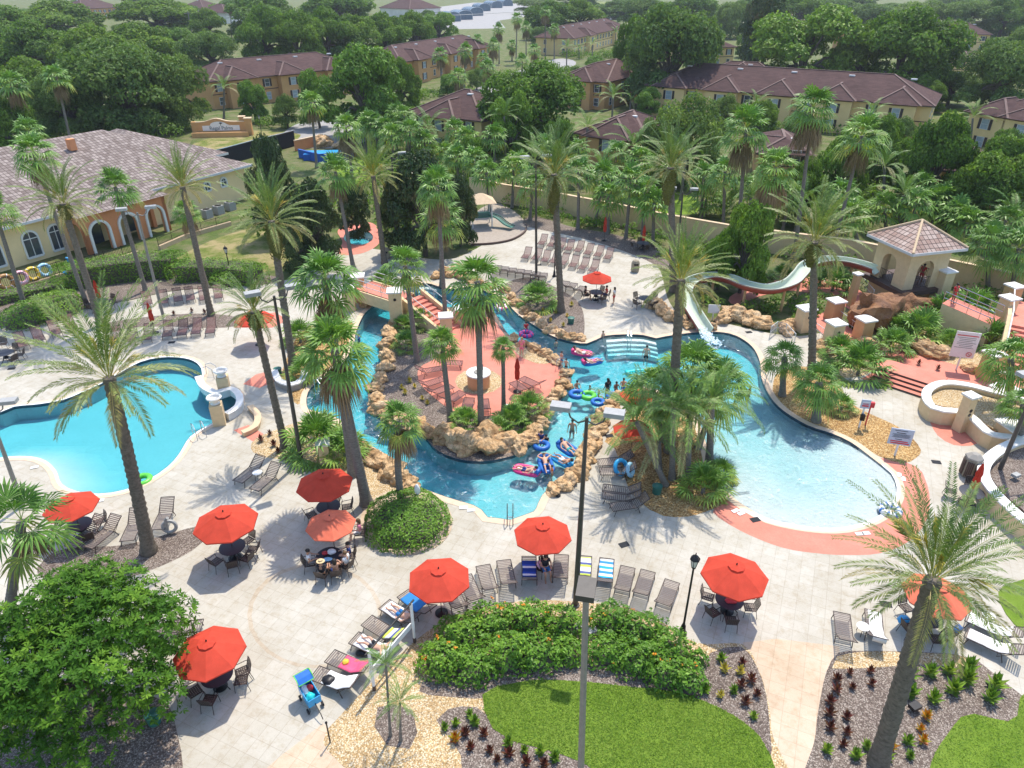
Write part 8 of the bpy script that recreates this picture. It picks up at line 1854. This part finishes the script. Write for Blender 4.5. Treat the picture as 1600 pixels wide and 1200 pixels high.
person(G(856, 745, -.72), R(120), 'stand', 'child with dark hair wading near the river end', sc=.72, shorts='black'); person(G(862, 752, -.62), R(100), 'stand', 'child in an orange vest at the river edge', sc=.68, shorts='orange', top='orange')
tube_float(901, 616, 'blue', 'blue ring in the channel at the left of the row of swimmers'); person(G(901, 616, -.5), R(200), 'sit', 'bather sitting in the left blue ring of the row of swimmers', skin='tan', shorts='navy', sc=.85)
tube_float(919, 618, 'lime', 'green ring in the row of swimmers'); person(G(921, 620, -.45), R(250), 'sit', 'child leaning on the green ring', sc=.7, shorts='lime', top='teal', hair='brown')
tube_float(934, 628, 'blue', 'small blue ring behind a child in lime', .36, .14); person(G(935, 627, -.45), R(250), 'sit', 'child in a lime top on the small blue ring', sc=.68, shorts='lime', top='lime', hair='fair')
person(G(948, 624, -.95), R(30), 'stand', 'dark clothed bather standing by the rocks in the row of swimmers', skin='brown', shorts='black', top='black', longhair=True); tube_float(960, 619, 'blue', 'bright blue ring beside the rocks at the channel mouth'); person(G(962, 618, -.5), R(200), 'sit', 'bather in the bright blue ring at the channel mouth', skin='brown', shorts='navy', sc=.85); person(G(973, 614, -.3), R(180), 'sit', 'person sitting on the edge by the umbrella at the channel mouth', skin='tan', shorts='blue', sc=.9)
on_float(925, 567, R(-70), ('blue', 'white_vinyl', 'pink'), 'blue and white float with a pink pillow in the main pool', 'swimmer half lying on the blue and white float', shorts='pink', longhair=True)
on_float(909, 553, R(-110), ('pink', 'white_vinyl', 'pink'), 'small pink float behind the blue and white one', 'woman lying on the small pink float', shorts='white', longhair=True, hair='brown')
person(G(941, 541, -.85), R(40), 'stand', 'child on the pool steps at the left', sc=.8, shorts='teal', hair='brown'); person(G(1008, 571, -.62), R(170), 'stand', 'man in dark shorts standing in the main pool, seen from the front', skin='light', shorts='black'); lounge_float(994, 585, R(-75), ('turq', 'turq'), 'empty turquoise float beside the standing man')
person(G(877, 572, .05), R(-60), 'stand', 'child standing at the steel ladder on the island tip', sc=.72, shorts='blue', hair='dark'); person(G(884, 583, .05), R(-20), 'stand', 'second child at the island tip ladder', sc=.7, shorts='black', hair='dark'); person(G(868, 553, -.95), R(30), 'stand', 'child with only head above water left of the ladder', sc=.72, shorts='navy')
person(G(815, 557, .08), R(160), 'stand', 'woman in a pale pink swimsuit standing on the island edge', shorts='pink', top='pink', longhair=True, hair='fair', sc=.95)
tube_float(822, 522, 'pink', 'pink and blue ring in the upper channel', .44, .18, stripe='blue'); person(G(822, 522, -.48), R(190), 'sit', 'bather in the pink and blue ring of the upper channel', skin='tan', shorts='navy', top='red', sc=.85)
tube_float(783, 480, 'white_vinyl', 'white ring in the bend of the upper channel', .42, .17, stripe='pink'); person(G(783, 480, -.48), R(150), 'sit', 'bather in the white ring of the upper channel', skin='tan', shorts='navy', sc=.85)
person(G(563, 546, -.95), R(120), 'stand', 'swimmer in blue in the left channel', sc=.8, shorts='blue', top='blue'); person(G(1166, 636, -.98), R(60), 'stand', 'dark haired swimmer beside the palm cluster', skin='brown', shorts='black', top='black')
tube_float(222, 750, 'lime', 'green ring at the edge of the swimming pool'); tube_float(1391, 797, 'white_vinyl', 'white and purple ring at the edge of the splash beach', .44, .18, z=.12, stripe='blue')
tube_float(970, 730, 'sky_blue', 'blue ring on a lounger beside the palm cluster', .40, .12, .55, (R(60), 0, .6)); tube_float(985, 734, 'pale_blue', 'pale blue ring leaning behind the first one at the palm cluster', .34, .12, .5, (R(70), 0, 1.1))
# party at the front table and others under umbrellas
def seat(c, ang, rad, label, **k):
    q = c + Vector((math.cos(R(ang)), math.sin(R(ang)), 0)) * rad; person(q, R(ang) + math.pi / 2, 'sit', label, **k)
seat(PT, 190, .92, 'person in a white shirt at the left of the seated party', top='white', shorts='grey', skin='tan'); seat(PT, 262, .92, 'person in black with a straw hat at the front of the seated party', top='black', shorts='black', hat=True, skin='tan'); seat(PT, 300, .94, 'person with bare shoulders next to the straw hat', skin='tan', shorts='navy', longhair=True); seat(PT, -20, .92, 'person in a tan top at the right of the seated party', top='white', shorts='black', skin='light', hair='brown'); seat(PT, 20, .92, 'person in blue at the back right of the seated party', top='navy', shorts='navy', skin='light')
person(G(563, 842, .03), R(100), 'sit', 'woman in a pink top and white skirt by the round hedge', top='pink', shorts='white', longhair=True, hair='brown'); CHAIR(G(563, 842, .03), R(100), 'chair of the woman in pink by the round hedge')
for nm, c, s, mt, lb, cat in [('bag', (.1, .15, .86), (.2, .16, .13), 'white_vinyl', 'white bag on the table of the seated party', 'bag'), ('bag', (-.2, .1, .82), (.16, .12, .08), 'red_ink', 'red bag on the table of the seated party', 'bag'), ('magazine', (.0, -.25, .76), (.2, .14, .012), 'pale_blue', 'blue magazine on the table of the seated party', 'magazine')]: m = MB(); m.ico((0, 0, 0), 1, 3, s, .2, 3); o = m.build(nm, M[mt], None, True, label=lb, cat=cat); o.location = PT + Vector(c)
def sunbather(lo, label, pose='recline', **k):
    person(lo.location + Matrix.Rotation(lo.rotation_euler.z, 3, 'Z') @ Vector((0, -.12, LZ - .03)), lo.rotation_euler.z, pose, label, **k)
sunbather(FL[4], 'man in blue shorts sunbathing on the front row', shorts='blue', skin='light', hair='brown'); sunbather(FL[2], 'woman in a black bikini lying on a white towel', 'armsup', shorts='black', skin='light', longhair=True, hair='fair')
sunbather(FL[11], 'person in dark clothes half shaded by the middle front umbrella', shorts='black', top='black', skin='tan') if False else person(PC4 + Vector((.15, -.5, -.05)), R(195), 'sit', 'person with a pink cap and blue jeans under the middle front umbrella', top='black', shorts='blue', hair='dark', skin='tan'); CHAIR(PC4 + Vector((.15, -.5, 0)), R(195), 'chair under the middle front umbrella')
TABLE(PC5 + Vector((0, 0, 0)), .3, 'round dark table under the umbrella at the left end of the row', sc=.55) if False else None
seat(PDK, 5, .92, 'person in a red top seated under the upper deck umbrella', top='red', shorts='navy', skin='tan'); seat(PDK, 180, .92, 'person in dark clothes seated left under the upper deck umbrella', top='black', shorts='black', skin='tan'); person(PDK + Vector((1.5, -.8, 0)), R(60), 'stand', 'person in a white top standing beside the upper deck table', top='white', shorts='red', skin='tan', longhair=True, sc=.9)
person(G(1487, 474, 2.36), R(200), 'stand', 'lifeguard in red standing at the head of the tower ramp', top='red', shorts='red', skin='brown')
person(Vector((tc.x, tc.y, fz)) + Vector((1.0, -.6, 0)), R(120), 'stand', 'person in red inside the slide tower', top='red', shorts='red', skin='brown')
for x, y, z, s, mt, lb, nm in [(1143, 938, .80, (.28, .2, .16), 'red_ink', 'red bag on the table by the black lantern post', 'bag'), (513, 1062, .44, (.24, .26, .1), 'iron', 'black bag on the towel of the lounger next to the wagon', 'bag'), (540, 1034, .47, (.14, .14, .09), 'yellow', 'yellow cap on the pink towel', 'cap'), (566, 1020, .14, (.28, .2, .14), 'iron', 'black bag on the deck between front loungers', 'bag'), (845, 882, .5, (.2, .2, .22), 'pale_pink', 'pale pink bag under the middle front umbrella', 'bag'), (1412, 968, .45, (.3, .22, .14), 'sky_blue', 'blue bag behind the near date palm', 'bag'), (1452, 962, .82, (.16, .14, .12), 'pink', 'pink bag on the table behind the near date palm', 'bag'), (1497, 982, .12, (.16, .25, .12), 'blue', 'dark blue bag on the deck right of the near date palm', 'bag'), (862, 770, .08, (.16, .2, .08), 'pink', 'pink sandals bag at the river edge', 'bag'), (872, 774, .08, (.16, .14, .07), 'iron', 'black shoes at the river edge', 'shoes'), (792, 634, .12, (.18, .2, .12), 'white_vinyl', 'white bag beside the island loungers', 'bag')]:
    m = MB(); m.ico((0, 0, 0), 1, 3, s, .25, 7); g = m.build(nm.replace(' ', '_'), M[mt], None, True, label=lb, cat=nm); g.location = G(x, y, z); g.rotation_euler = (0, 0, rnd.random() * 3)
